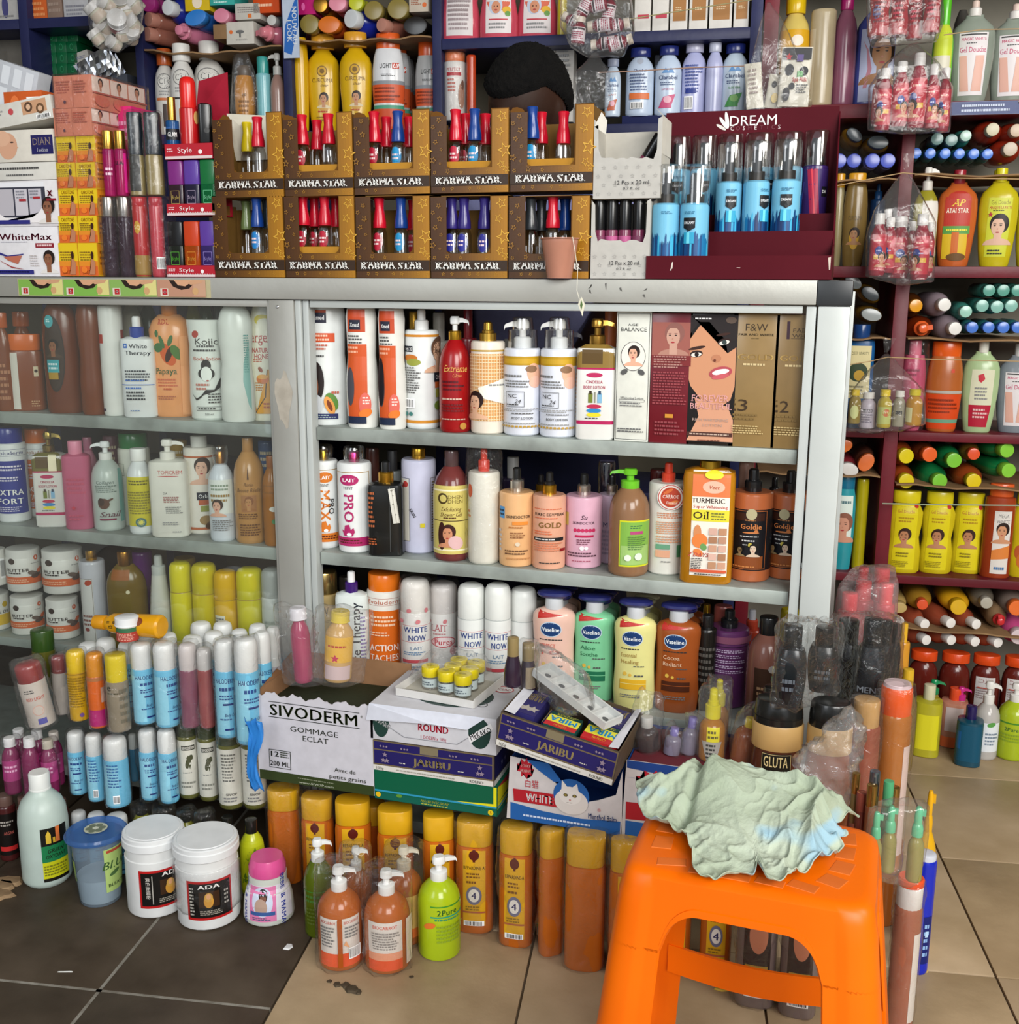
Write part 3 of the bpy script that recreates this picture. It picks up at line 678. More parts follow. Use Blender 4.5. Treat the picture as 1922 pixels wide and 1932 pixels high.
it('lotion_bottle','peach papaya lotion bottle with orange cap',280,362,567,'hour','gf0a468',('cyl','ge08018'),
[('T',-.2,.82,.045,'RDL','c4482a',dict(b=1,s=1,W=.55)),('E',-.05,.54,.33,.1,'d5602a',25),('E',0,.54,.14,.07,'3a1c10',-20),('E',.35,.56,.22,.07,'4d7a35',30),('E',-.5,.6,.25,.04,'3f7040',20),('E',-.3,.65,.1,.06,'3f7040',20),('E',.1,.66,.1,.05,'3f7040',-20),('E',-.55,.72,.1,.03,'3f7040'),
('T',-.2,.4,.055,'Papaya','355a2c',dict(b=1,s=1,W=1.1)),('m',-.6,.26,.4,.34,3,'d06a40'),('m',-.3,.23,.2,.26,1,'c85a30'),('m',-.6,.15,.4,.19,2,'b86a48'),('R',.5,.02,.95,.7,'f2aa72')],hb=.88,cw=.36,dr=.6)
it('powder_bottle','white flared bottle printed with a dark haired geisha figure',353,430,603,'flare','ge6ebe4',None,
[('E',-.55,.86,.2,.035,'b5463a',25),('T',0,.79,.065,'Kojic','222',dict(W=1.15)),('m',-.5,.72,.5,.76,1,'555'),('m',-.7,.68,.7,.72,1,'444'),('T',0,.62,.04,'Body lotion','c0604c',dict(W=1.35)),('E',-.05,.55,.24,.06,'1c1c1c'),('E',-.05,.47,.4,.06,'1c1c1c'),('E',-.05,.465,.27,.075,'e6ebe4'),('E',0,.4,.07,.008,'b04038'),
('P',[(-.85,.27),(-.6,.22),(-.35,.25),(-.1,.31),(.3,.31),(.55,.36),(.6,.42),(.75,.43),(.68,.41),(.6,.33),(.3,.29),(-.1,.285),(-.35,.23),(-.6,.2)],'1c1c1c'),('m',-.6,.3,.1,.38,2,'c07060'),('m',0,.17,.8,.28,4,'444'),('O',-.6,.1,.6,.14,'333'),('m',-.5,.105,.5,.135,1,'555'),('T',0,.065,.02,'500 ml','444')],dr=.9)
it('lotion_bottle','white curvy bottle with teal lettering along its edge',411,477,574,'hour','gdfe3dc',None,[('P',[(.95,.7),(.5,.5),(.45,.35),(.75,.15),(.98,.1)],'8fbdb6'),('m',.55,.42,.9,.75,16,'6fa39d')],dr=.6)
it('lotion_bottle','cream honey lotion bottle with orange waves touching the aluminium post',462,528,566,'oval','ge9e5cf',None,
[('E',.15,.83,.55,.05,'d8c63c',-10),('E',.25,.8,.5,.05,'e9e5cf',-10),('T',.02,.7,.09,'Jergens','b8352c',dict(s=1,W=1.7)),('T',.05,.59,.042,'NATURAL','b8352c',dict(b=1,W=1.25)),('T',.05,.54,.042,'HONEY','b8352c',dict(b=1,W=1)),('m',-.5,.49,.1,.52,2,'c06040'),('P',[(-1,.5),(-.9,.1),(-.4,.08),(-.75,.3)],'e0992c'),('P',[(.3,.43),(.95,.42),(.95,.06),(-.45,.06),(.1,.2)],'e3a02c'),('P',[(.25,.43),(.3,.43),(.15,.2),(-.5,.06),(-.55,.06),(.08,.2)],'4a3a24'),
('E',0,.35,.35,.04,'d5793a'),('E',0,.37,.3,.02,'e8a850'),('E',-.1,.43,.1,.025,'9a4a20',30),('m',-.4,.25,.1,.33,4,'c08040'),('m',0,.1,.7,.16,2,'b05020')],hb=1,dr=.5)
# deeper second row glimpsed over the first one
ctx(C,1.99,.878)
for k,(a,b,y,bd,cp,lb)in enumerate([(228,272,574,'pb9b4a2',None,'pale label topped bottle deep behind the white cross pump'),(262,300,574,'g1c3a28',None,'dark green bottle deep beside the peach papaya bottle'),(350,382,570,'l8a8a22',None,'olive yellow bottle deep behind the geisha bottle'),
(374,404,566,'g2c5a24',None,'leaf green bottle deep behind the geisha bottle'),(402,425,572,'p20282a',None,'black bottle deep behind the white curvy bottle'),(150,190,572,'g4a2412',None,'dark brown bottle deep behind the brown row')]):
    it('lotion_bottle',lb,a,b,y,'rnd',bd,cp,dr=.8)
ctx(C,1.872,.878)
XM=lambda c:[('R',-.9,.86,-.05,.96,'2a2c3c'),('R',-.9,.945,-.05,.965,'b5502f'),('T',-.45,.905,.04,'Xmed','eee',dict(b=1,W=.62))]
it('lotion_bottle','white wavy bottle with orange band and curly haired woman',580,655,577,'wave','ge4e8e6',None,
XM(0)+[('R',-.98,.7,.35,.775,'d2542c'),('m',-.8,.705,.2,.77,2,'f0c8b0'),('m',-.7,.63,.1,.69,2,'c0604a'),('m',-.7,.57,0,.6,1,'444'),('E',-.65,.37,.42,.17,'2a211f'),('E',-.72,.33,.2,.1,'8a5a44'),('E',-.8,.18,.5,.09,'c8ccd0'),('E',.1,.2,.3,.08,'5d8a3a',20),('E',0,.17,.22,.08,'e09a4c',20),('E',0,.17,.1,.05,'7a3a1c',20),('m',.1,.26,.5,.3,1,'c0604a'),('R',-.98,.055,.4,.1,'2a3060'),('m',-.9,.06,.3,.095,2,'9aa')],dr=.55,rot=12)
OX=[('R',-.98,.8,.25,.985,'c04a26'),('R',-.8,.82,-.05,.9,'2a2c3c'),('T',-.42,.86,.035,'Xmed','eee',dict(b=1,W=.6)),('m',-.9,.7,.1,.78,3,'555'),('R',-.98,.1,.3,.7,'cc5626'),('m',-.9,.62,0,.69,2,'f0b090'),('E',-.75,.35,.28,.16,'4a4a52'),('E',.15,.2,.36,.1,'d8685a'),('m',0,.2,.45,.27,3,'f8d8d0'),('E',.15,.13,.4,.035,'e07a30',20),('R',-.98,.04,.2,.1,'1f2a44')]
it('lotion_bottle','orange fronted wavy white bottle, the first of two alike',651,713,580,'wave','ge4e4de',None,OX,dr=.75,rot=8)
it('lotion_bottle','orange fronted wavy white bottle beside the cream pump bottle, second of two alike',711,766,583,'wave','ge0e0da',None,OX+[('E',-.75,.4,.28,.2,'1c1c22')],dr=.85)
it('pump_bottle','white pump bottle with orange rings, barcode and a woman at its edge',763,828,584,'cyl',WH,('press','pf0f0ee','pf0f0ee'),
[('R',-1.5,.775,1.5,.795,'d08a2c'),('R',-1.5,.05,1.5,.075,'d08a2c'),('R',-1.4,.65,-.5,.7,'1f2430'),('T',-.85,.675,.03,'Orbi 20','fff',dict(W=.6)),('E',-.7,.6,.5,.03,'c9762c'),('E',-.5,.565,.5,.03,'9aa044'),('m',-1.3,.3,0,.53,11,'666'),('b',-1.3,.18,-.35,.26),('e',-.9,.13,.018,'3f7d78'),('e',-.6,.13,.018,'3f7d78'),('f',1.15,.46,.32,'5a4030','d9ae90'),('R',.75,.4,1.4,.48,'1f2430'),('T',1.05,.44,.035,'Orbi','fff',dict(W=.4)),('R',.8,.35,1.4,.4,'c9622c'),('R',.85,.27,1.4,.34,'9aa044'),('E',1.05,.2,.3,.04,'6f8a34'),('T',.75,.53,.04,'+','d86a50')],hb=.83,cw=.4)
it('pump_bottle','glossy red pump bottle with gold collar and gold script',828,889,597,'rnd','g9a0f14',('pump',WH,'mc9992f'),
[('T',.05,.56,.06,'Extreme','d8a858',dict(i=1,s=1,W=1.55)),('T',.15,.5,.035,'Glow','d08a50',dict(i=1,W=.6)),('m',-.8,.36,.6,.46,3,'55101a'),('m',-.8,.28,.5,.31,1,'d0b0a0'),('m',-.8,.18,.7,.26,3,'6a1c20'),('m',-.8,.11,.8,.13,1,'d0b0a0'),('E',.5,.06,.2,.03,'b8863a')],hb=.8,cw=.4)
it('pump_bottle','orange checked bottle with long haired woman and tall gold cap',888,953,607,'cyl','ge9dfd0',('dropper','mb08a3a','mc9a045'),
[('R',-1.5,.74,1.5,.755,'b8923a'),('R',-1.5,.12,1.5,.72,'d9a060')]+[('R',-1.5,.13+i*.03,1.5,.137+i*.03,'f2dcb8')for i in range(20)]+[('R',-1.4+i*.16,.12,-1.36+i*.16,.72,'f0d5ac')for i in range(18)]+
[('P',[(-.5,.42),(.9,.5),(1.3,.5),(0,.36),(1.3,.3),(1.3,.26),(-.3,.33)],'f0ece0'),('f',-.7,.12,.27,'2a1714','e0b090'),('m',.1,.43,1.2,.46,1,'888')],hb=.83,cw=.5)
NC=[('R',-1.5,.6,1.5,.675,'b8901c'),('R',-1.2,.615,.9,.655,'c9a02c'),('E',.75,.53,.45,.09,'e2b094',20),('E',.8,.46,.4,.05,'e6b8a4'),('E',.55,.57,.35,.03,'8a6a50'),('m',-1.2,.49,.1,.53,1,'777'),('m',-1.0,.41,.5,.48,3,'777'),('O',-.85,.25,.15,.38,'333'),('T',-.5,.345,.035,'NC','222',dict(W=.5)),('T',-.2,.3,.035,'24','222',dict(i=1)),('m',-.8,.26,.1,.28,1,'444'),('m',-1.2,.21,1,.24,2,'999'),('m',-.5,.185,.7,.205,1,'666'),('T',.05,.155,.022,'BODY LOTION','333',dict(b=1,W=1.1)),('m',-1.2,.1,1,.12,1,'999')]+[('R',1.12,.14+i*.032,1.26,.155+i*.032,'a3782c')for i in range(13)]+[('R',-1.3+i*.2,.075,-1.16+i*.2,.092,'b8923a')for i in range(13)]
it('pump_bottle','white gold banded pump bottle under clear hood beside the orange checked bottle',951,1021,598,'cyl','gdfe3ee',('clearpump','pe6e6e2',WH),NC,hb=.74,cw=.85)
it('pump_bottle','white gold banded pump bottle under clear hood beside the gold pump bottle',1020,1090,598,'cyl','gdfe3ee',('clearpump','pe6e6e2',WH),NC,hb=.74,cw=.85,rot=-5)
CIN=[('R',-.98,.6,.98,.79,'8a6f34'),('R',-.7,.63,.35,.75,'5a4420'),('R',-.98,.585,.98,.6,'b01c56'),('R',-.98,.13,.98,.16,'b01c56'),('E',-.05,.54,.42,.02,'b82a5c'),('T',-.05,.485,.026,'CINDELLA','b84060',dict(b=1,W=.85)),('T',-.05,.44,.026,'BODY LOTION','b84060',dict(b=1,W=1.1)),('R',-.35,.31,-.12,.39,'6f7a2c'),('R',-.3,.38,-.17,.41,'3a2c18'),('R',-.05,.31,.03,.4,'8a8a7a'),('R',.12,.31,.35,.39,'7fb0d0'),('R',.17,.38,.3,.41,'28405a'),('E',-.05,.28,.38,.018,'b82a4c'),('E',-.05,.245,.38,.018,'2a84c0'),('E',-.05,.21,.38,.018,'ddd02c'),('m',-.5,.17,.4,.19,1,'444')]
it('pump_bottle','square gold shouldered pump bottle with pink bands and coloured ovals',1090,1164,601,'sq','ge8e8e4',('pump','mb0863c','mb0863c'),CIN,hb=.78,cw=.42,n=6,dr=.7)
BX=dict(depth=.06,d=1.874)
AGE=[('O',-.93,.015,.93,.985,'222'),('T',-.05,.9,.018,'AGE','444',dict(W=.6)),('T',0,.865,.03,'BALANCE','333',dict(W=1.5)),('E',0,.66,.72,.112,'333'),('E',0,.66,.69,.108,'e8e2da'),('f',.02,.575,.17,'2a1c18','e0ad92'),('E',-.5,.54,.22,.02,'555',30),('E',.5,.54,.22,.02,'555',-30),('T',0,.34,.02,'Whitening Lotion','555',dict(W=1.35)),('O',-.75,.31,.75,.33,'888'),('m',-.7,.27,.7,.31,2,'777'),('m',-.8,.07,.75,.11,2,'666')]
carton('lotion_carton','white carton with thin black frame and oval portrait of a woman',1163,1228,588,'kdedfd6',AGE,[('R',-.9,.02,.9,.98,'c9cac2')],**BX)
carton('lotion_carton','dark red carton with pale towel wrapped woman and fine gold text',1229,1306,591,'g6d1622',[('R',-.97,.66,.97,.93,'9a5a50'),('f',.1,.66,.27,'8a5a52','c59a88','b08070'),('R',-.97,.6,.97,.68,'7a2a2c'),('m',-.85,.58,.8,.68,5,'b08078'),('m',-.85,.3,.85,.56,12,'98444a'),('R',-.2,.2,.2,.23,'c98a30'),('m',-.7,.06,.8,.18,4,'8f4046')],**BX)
FB=[('R',-.98,.02,.98,.98,'14100f'),('P',[(-.98,.8),(-.6,.9),(-.1,.93),(.3,.88),(.75,.75),(.95,.78),(.95,.45),(.8,.35),(.3,.28),(-.4,.34),(-.9,.45),(-.98,.5)],'c98f6c'),('P',[(-.7,.36),(.7,.3),(.95,.2),(.98,.03),(-.98,.03),(-.5,.22)],'d0987a'),
('P',[(-.2,.93),(.2,.85),(.5,.8),(.6,.7),(.98,.75),(.98,.98),(-.98,.98),(-.98,.84),(-.6,.93)],'241c1c'),('E',-.7,.69,.27,.026,'2a1712',8),('E',-.7,.685,.22,.016,'e0dcd4',8),('E',-.68,.686,.09,.017,'1c1210'),('E',-.68,.735,.36,.012,'3a2018',12),('E',.45,.785,.28,.026,'2a1712',15),('E',.45,.779,.22,.016,'dcd8d0',15),('E',.45,.781,.1,.018,'35403f'),('E',.4,.84,.3,.01,'3a2018',10),('E',.15,.66,.2,.03,'b97c5c'),('E',.08,.645,.06,.012,'6a3424'),
('E',.35,.555,.48,.045,'b04a54',12),('E',.35,.56,.36,.02,'f4ecec',12),('E',.35,.525,.36,.018,'c45a62',12),('m',-.8,.945,.1,.965,1,'eee'),('E',.7,.945,.22,.025,'5a4a40'),('T',-.05,.36,.05,'FOREVER','d9a0a0',dict(s=1,W=1.6)),('T',0,.3,.045,'BEAUTIFUL','d9a0a0',dict(s=1,W=1.75)),
('T',0,.195,.022,'RICH WHITENING','b09a90',dict(W=1.5)),('T',.1,.155,.022,'LOTION','b09a90',dict(W=.8)),('R',-.95,.07,.95,.1,'4a2a24'),('m',-.85,.075,.85,.095,1,'c0a898'),('m',-.5,.025,.6,.05,1,'7a4a3a')]
carton('lotion_carton',"dark carton with large close-up face of a woman and pink capital lettering",1301,1392,590,'g1a1210',FB,**BX)
def FW(n,two):
    return([('T',0,.9,.055,'F&W','3a2c1c',dict(W=.95)),('T',0,.845,.018,'FAIR AND WHITE','4a3a22',dict(b=1,W=1.5)),('m',-.2,.81,.2,.825,1,'6a5630')]if not two else
[('R',-.5,.82,-.36,.95,'3a2430'),('T',.3,.885,.028,'FAIR &','4a3a2a',dict(s=1,W=1.1)),('T',.3,.845,.028,'WHITE','4a3a2a',dict(s=1,W=1.1)),('R',-.3,.823,.95,.826,'4a3a2a')])+[('T',.02,.68,.045,'GOLD','b89a5e',dict(W=1.55)),('T',.02,.68,.045,'GOLD','8f713a',dict(W=1.45)),('m',-.5,.61,.5,.64,1,'cdb88a'),('R',-.82,.355,-.76,.365,'5a4520'),('R',-.83,.315,-.74,.33,'4a3818'),('R',-.84,.275,-.72,.29,'3a2a14'),('T',-.42,.32,.09,n,'3a2a18',dict(W=.42)),('m',-.85,.2,.3,.26,2,'7a6238'),('m',-.85,.1,.6,.17,4,'c4ac78')]
carton('lotion_carton','gold carton printed with a large three',1382,1470,592,'g8f7448',FW('3',0),[('R',-.98,.01,.98,.99,'b59a66')],**BX)
carton('lotion_carton','gold carton printed with a large two beside the pale end post',1463,1545,594,'g856b42',FW('2',1),**BX)
ctx(C,1.99,.878)
for a,b,y,bd,cp,lb in[(762,800,588,'g6a2030',('cyl','md0a040'),'plum bottle with gold cap deep behind the orange ringed pump'),(806,850,590,'pa9a59c',('cyl','pb8b4aa'),'grey white bottle deep behind the red pump bottle'),(866,900,582,'g7a1c24',('cyl','g8a2028'),'dark red bottle deep behind the gold capped bottle'),
(950,985,640,'p8c8a84',None,'grey bottle deep behind the hooded white pumps'),(1060,1092,624,'g2a1c3c',('pump','g2c1c40','g2c1c40'),'dark purple pump deep beside the gold pump bottle'),(1140,1164,584,'pd0703a',None,'orange and cream carton edge deep behind the gold pump bottle')]:
    it('lotion_bottle',lb,a,b,y,'cyl',bd,cp,dr=.8,hb=.75)

# ================================================================ COUNTER, MIDDLE SHELF
ctx(C,1.872,.631)
EV=lambda c,c2,w1,w2:[('O',-1.25,.71,1.25,.78,'6a6f90'),('T',0,.745,.04,'Evoluderm',c2,dict(W=1.9)),('R',-1.05,.1,1.05,.66,c),('m',-.9,.55,.8,.62,2,'e8e4f0'),('m',-.9,.44,.5,.5,2,'e8e4f0'),('T',0 if w1[0]!='E' else-.1,.33,.062,w1,'f4f4f0',dict(b=1,W=1.6)),('T',0 if w1[0]!='E' else-.1,.235,.062,w2,'f4f4f0',dict(b=1,W=1.5)),('m',-.9,.12,.8,.18,3,'e0dcf0')]
it('lotion_bottle','white bottle with royal blue cap and blue lettered panel',-14,51,806,'cyl',WH,('wide','g22308a'),EV('27358f','4a4f80','EXTRA','FORT'),hb=.84,cw=.86)
it('lotion_bottle','white bottle with orange cap and orange panel behind the pink banded pump',44,98,808,'cyl',WH,('wide','gd86a1c'),EV('cf6426','a06a50','ACTION','TACHES'),hb=.84,cw=.86,d=1.93)
it('pump_bottle','square green gold pump bottle with pink bands on the middle shelf',62,125,815,'sq','ge0dfd8',('pump','ma08848','ma08a50'),[op if op[0]!='R' or op[1]!=-.98 or op[2]!=.6 else('R',-.98,.6,.98,.79,'6f6a30')for op in CIN]+[('R',.1,.6,.6,.78,'f4ecc8')],hb=.78,cw=.36,n=6,dr=.7)
it('lotion_bottle','translucent pink gel bottle with pink cap',117,172,832,'sq','ld0688a',('cyl','pe08aa4'),[('m',-.6,.4,.7,.6,4,'c0506c'),('m',-.6,.1,.5,.18,2,'c0506c'),('S',-.2,.25,.03,'c23a50')],hb=.86,cw=.5,dr=.7,n=3)
it('lotion_bottle','rose pink bottle deep between the pink gel bottle and the clear pump',150,185,825,'rnd','gc07a90',('cyl','gc0708c'),[],d=1.96,hb=.85)
it('pump_bottle','clear silver green pump bottle with a snail on its label',170,231,833,'rnd','gb9c4bd',('pumpr',WH,'pe8e8e4'),[('R',.85,.1,1.35,.7,'6aa39a'),('T',-.1,.56,.042,'Collagen','5a6a66',dict(i=1,W=1.15)),('m',-.7,.44,.7,.53,4,'6a7a74'),('E',-.2,.32,.35,.06,'5a3a2c',10),('E',-.35,.34,.2,.045,'3a241c'),('E',.15,.36,.25,.012,'5a3a2c',25),('T',.1,.2,.06,'Snail','5a2a3a',dict(i=1,s=1,W=1.35)),('R',-.5,.13,.5,.15,'7a2040')],hb=.8,cw=.42,liq=None)
it('lotion_bottle','white bottle with flat green cap behind the yellow labelled one',222,284,816,'cyl',OFF,('wide','g1c6e38'),[('O',-1.2,.55,-.6,.68,'3a5a44')],hb=.84,cw=.9,d=1.92)
it('lotion_bottle','slim white bottle with yellow label and ring emblem',238,288,846,'rnd','ge2e6e6',('cyl','pf0f0ec'),[('R',-1.45,.1,1.45,.68,'cfc32c'),('m',-.9,.58,.9,.65,2,'6a6420'),('m',-.9,.24,.9,.52,9,'8a8228'),('e',0,.15,.055,'3f6f74'),('e',0,.15,.035,'d8d060')],hb=.87,cw=.62)
it('pump_bottle','creamy white pump bottle with small red name and fine grey text',281,354,829,'sq','pe3e1d6',('pump','pe8e6dc','pe8e6dc'),[('T',.2,.675,.04,'TOPICREM','c0504a',dict(W=1.25)),('E',.1,.635,.55,.005,'c0504a'),('T',-.1,.46,.022,'DA','555'),('m',-.2,.36,.8,.43,4,'a06a64'),('m',-.1,.25,.8,.33,4,'777'),('m',-.3,.13,.8,.17,2,'999'),('m',.2,.05,.7,.075,1,'aaa')],hb=.8,cw=.4,n=3.4,dr=.6)
it('lotion_bottle','white bottle with orange rings, smiling woman and black name panel',346,408,822,'cyl','ge6e0d4',('cyl','pe0dfd8'),[('R',-1.5,.79,1.5,.81,'b8643c'),('R',-1.5,.05,1.5,.075,'b8643c'),('f',.2,.5,.3,'3a2a24','deb29a'),('R',-.2,.36,1.1,.44,'1c2030'),('T',.4,.4,.04,'Orbi 20','f0f0f0',dict(W=1)),('R',-.1,.31,1.1,.36,'b85a34'),('R',0,.24,1.1,.3,'8f9640'),('E',.3,.15,.4,.05,'9a7a4a'),('E',.6,.1,.4,.04,'5a3a24',20)],hb=.89,cw=.5)
it('lotion_bottle','pale blue white bottle with gold neck under a clear cap',391,442,842,'rnd','gd3dae2',('clearcap','mb8803c'),[('R',-1,.3,1,.66,'dde2dc'),('m',-.8,.54,.9,.62,2,'8a9a88'),('m',-.8,.42,.9,.52,2,'9a7a40'),('f',-.3,.26,.2,'3a2a20','d8a890'),('m',-.7,.12,.9,.24,6,'777')],hb=.82,cw=.62)
it('lotion_bottle','bronze gold lotion bottle with small tower emblem',439,498,826,'rnd','gbb8a50',('cyl','gb08048'),[('P',[(-.06,.62),(.06,.62),(0,.74)],'4a2c1c'),('T',0,.575,.035,'Ronju','5a3a20',dict(i=1,W=.6)),('T',0,.52,.04,'Beauté Réelle','5a3a20',dict(i=1,W=1.6)),('R',-.5,.31,.5,.47,'a5744a'),('f',0,.31,.15,'8a5a38','b98858','a06c40'),('m',-.7,.24,.7,.3,3,'6a4428'),('m',-.6,.08,.8,.2,5,'6a4428')],hb=.87,cw=.36)
it('lotion_bottle','amber gel bottle squeezed against the aluminium post on the middle shelf',494,532,860,'rnd','lb0702a',('cyl','g9a5a2a'),[('O',-.9,.6,.3,.68,'6a4a20'),('E',.2,.42,.5,.03,'d8d8d0'),('E',.3,.28,.4,.03,'4a8a54')],hb=.88)
ctx(C,1.99,.631)
for a,b,y,bd,lb in[(320,356,830,'gb8902c','ochre printed carton deep behind the creamy pump'),(488,525,830,'g3a5a8a','blue bottle deep beside the bronze bottle'),(196,226,822,'p6a3a4a','dark pink bottle deep behind the snail pump')]:
    it('lotion_bottle',lb,a,b,y,'cyl',bd,None,[('m',-.8,.7,.8,.9,3,'d8c8a8')])
ctx(C,1.872,.631)
def LAIT(c,w):return[('O',-1.3,.1,1.05,.78,'a8843c',.0012),('E',-.3,.705,.6,.052,c),('T',-.3,.705,.035,'LAIT','fff',dict(b=1,W=.75)),('T',-.35,.63,.026,'TEINT','444',dict(W=.62)),('T',-.3,.435,.1,w,c,dict(b=1.4,r=-90)),('R',-1.45,.07,1.45,.155,c),('m',-1,.09,.6,.14,2,'5a2418'),
('P',[(-.6,.17),(-.75,.23),(-.6,.215),(-.55,.27),(-.4,.23),(-.3,.28),(-.2,.23),(-.05,.25),(-.1,.2),(.02,.21),(-.1,.17)],c),('E',-.3,.185,.14,.016,'fff')]+([('T',.12,.42,.055,'PRO','333',dict(b=1,r=-90))]if w=='MAX' else[])
it('lotion_bottle','white bottle with orange vertical lettering, clear cap over gold',583,638,840,'cyl',WH,('clearcap','mc9a02c'),LAIT('d97a28','MAX'),hb=.86,cw=.72,rot=24)
it('lotion_bottle','white bottle with magenta vertical lettering, clear cap over pink',636,701,843,'cyl',WH,('clearcap','mb03068'),LAIT('b12a66','PRO'),hb=.86,cw=.64)
o=it('pump_bottle','black square pump bottle with gold collar and a patterned hang tag',695,762,870,'sq','g1b1c1c',('press','g181818','mc09030'),[('m',-.95,.3,-.55,.7,8,'b0603a'),('m',-.95,.12,-.4,.2,3,'b05a30'),('R',.3,.05,.34,.75,'4a4c4c')],hb=.78,cw=.44,n=5,dr=.7)
t=link('hang_tag',box('hang_tag',-.0065,-.0008,-.068,.0065,0,0,.0004),o,'pdcdad0',Matrix.Translation((.015,-.032,.135))@Matrix.Rotation(rad(-8),4,'Y'))
link('printed_label',new_print(surf_face((0,-.0008,-.068),(1,0,0),(0,0,1),(0,-1,0),.013,.068),.0065,.068,[('e',0,.95,.03,'6a665c'),('E',.2,.8,.15,.02,'444'),('E',-.2,.55,.15,.02,'444'),('E',.2,.25,.15,.02,'444'),('O',.0,.02,.95,.98,'a8a49a')]),t)
it('lotion_bottle','pale lilac bottle with gold neck and ladder pattern strips',757,823,845,'cyl','gc9cae0',('cyl','mc09434'),[('R',-1.3,.12,-.55,.72,'d8d4c8'),('E',-.8,.67,.2,.03,'b8403c'),('O',-1.35,.12,-.5,.73,'333'),('O',.75,.12,1.2,.73,'5a4a2a')]+[('R',.8,.14+i*.026,1.05,.15+i*.026,'7a6a4a')for i in range(22)]+[('T',-.3,.4,.03,'SKIN','222',dict(r=-60,b=1)),('R',.1,.26,.35,.3,'d8c830')],hb=.9,cw=.4)
it('shower_gel_bottle','wine coloured scrub gel bottle with pale gold label and woman',817,887,850,'rnd','l7a3a38',('cyl','l5a4444'),[('R',-1.42,.07,1.42,.7,'cdbd6a'),('R',-1.42,.65,1.42,.665,'ede4c0'),('R',-1.42,.375,1.42,.383,'4a3a20'),('R',-1.42,.1,1.42,.115,'ede4c0'),('e',-.45,.585,.05,'4a3a1c'),('e',-.42,.585,.033,'cdbd6a'),('T',.25,.6,.035,'DHEN','6a5a28',dict(W=.8)),('T',.25,.56,.035,'DHEN','6a5a28',dict(W=.8)),('T',0,.49,.04,'Exfoliating','5a3a1c',dict(i=1,W=1.1)),('T',0,.44,.04,'Shower Gel','5a3a1c',dict(i=1,W=1.2)),('m',-.4,.395,.4,.42,1,'5a3a1c'),('E',-.5,.24,.22,.13,'3a1c18'),('f',-.15,.12,.23,'3a1c18','c98a68'),('E',.25,.18,.4,.06,'d8b0b0',-30)],hb=.86,cw=.38)
o=it('lotion_bottle','white bottle with red pump wrapped in crinkled clear film',883,943,845,'cyl','pe0ddd0',('press','gc83a2a','gc83a2a'),[('E',-1,.64,.25,.06,'d2542c'),('m',-1.3,.4,-.9,.48,2,'d07a50')],hb=.8,cw=.36)
OW=o
it('pump_bottle','apricot lotion pump bottle with silver collar and black nozzle',942,1008,882,'cyl','ge2b07c',('press','g1c1c1c','mc8c4bc'),[('R',-1.2,.5,-.7,.62,'4a90c8'),('m',-1.2,.52,-.7,.6,2,'123'),('m',-1.2,.15,-.85,.4,5,'c9c9c9'),('T',.15,.525,.03,'SKINDOCTOR','4a3a30',dict(b=1,W=1.4)),('R',-.2,.44,.7,.475,'e08a3a'),('m',-.4,.4,.6,.43,1,'b0703a'),('m',-.3,.3,.6,.37,3,'8a5a3a'),('e',.1,.245,.022,'d8c8b0'),('m',-.6,.13,.9,.19,2,'6a4a34'),('m',-.5,.08,.9,.11,1,'c08a5a')],hb=.76,cw=.4)
it('pump_bottle','pink beige pump bottle with gold collar and gold capital lettering',1005,1068,890,'cyl','gdea68a',('dropper','g1c1a1a','mc9962c'),[('m',-1,.63,1,.65,1,'d06a48'),('T',.05,.585,.03,'PUREC EGYPTIAN','3a2c24',dict(b=1,W=1.9)),('m',-.9,.535,.9,.555,1,'d06a48'),('T',.1,.475,.055,'GOLD','7a5a20',dict(s=1,b=1,W=1.4)),('m',-.9,.37,.4,.42,2,'d8704a'),('R',-.9,.31,.95,.345,'222'),('m',-.8,.315,.9,.34,1,'ccc'),('m',-.9,.2,.9,.3,4,'d07a58'),('R',.7,.2,1.1,.23,'8a1c1c'),('m',-.5,.07,.9,.09,1,'333')],hb=.77,cw=.42)
it('pump_bottle','pale pink pump bottle with silver collar and red dots',1066,1137,893,'cyl','gd8a9bc',('press','g1c1c1c','mc8c0b8'),[('R',-1.4,.46,-.85,.6,'c8b860'),('T',.05,.56,.05,'Su','4a2a3c',dict(i=1,b=1)),('T',.05,.5,.028,'SKINDOCTOR','4a2a3c',dict(b=1,W=1.2))]+[('e',-.4+i*.2,.42,.02,'c0305c')for i in range(6)]+[('R',-.4,.345,.6,.37,'b82450'),('m',-.3,.26,.5,.33,3,'7a4a5a'),('e',-.02,.23,.024,'ece0e4'),('e',.2,.23,.02,'ece0e4'),('m',-.8,.13,.9,.19,2,'5a3a48'),('m',-.5,.08,.7,.1,1,'a04a60')],hb=.77,cw=.36)
it('pump_bottle','lilac pump bottle half hidden behind the green pumped one',1128,1180,895,'cyl','gb39aac',('press','g1c1c1c','mb8b0a4'),[('T',-.4,.45,.06,'M','2a3a5a'),('m',-.9,.1,.3,.4,6,'8a7a8c')],hb=.78,cw=.4,d=1.935)
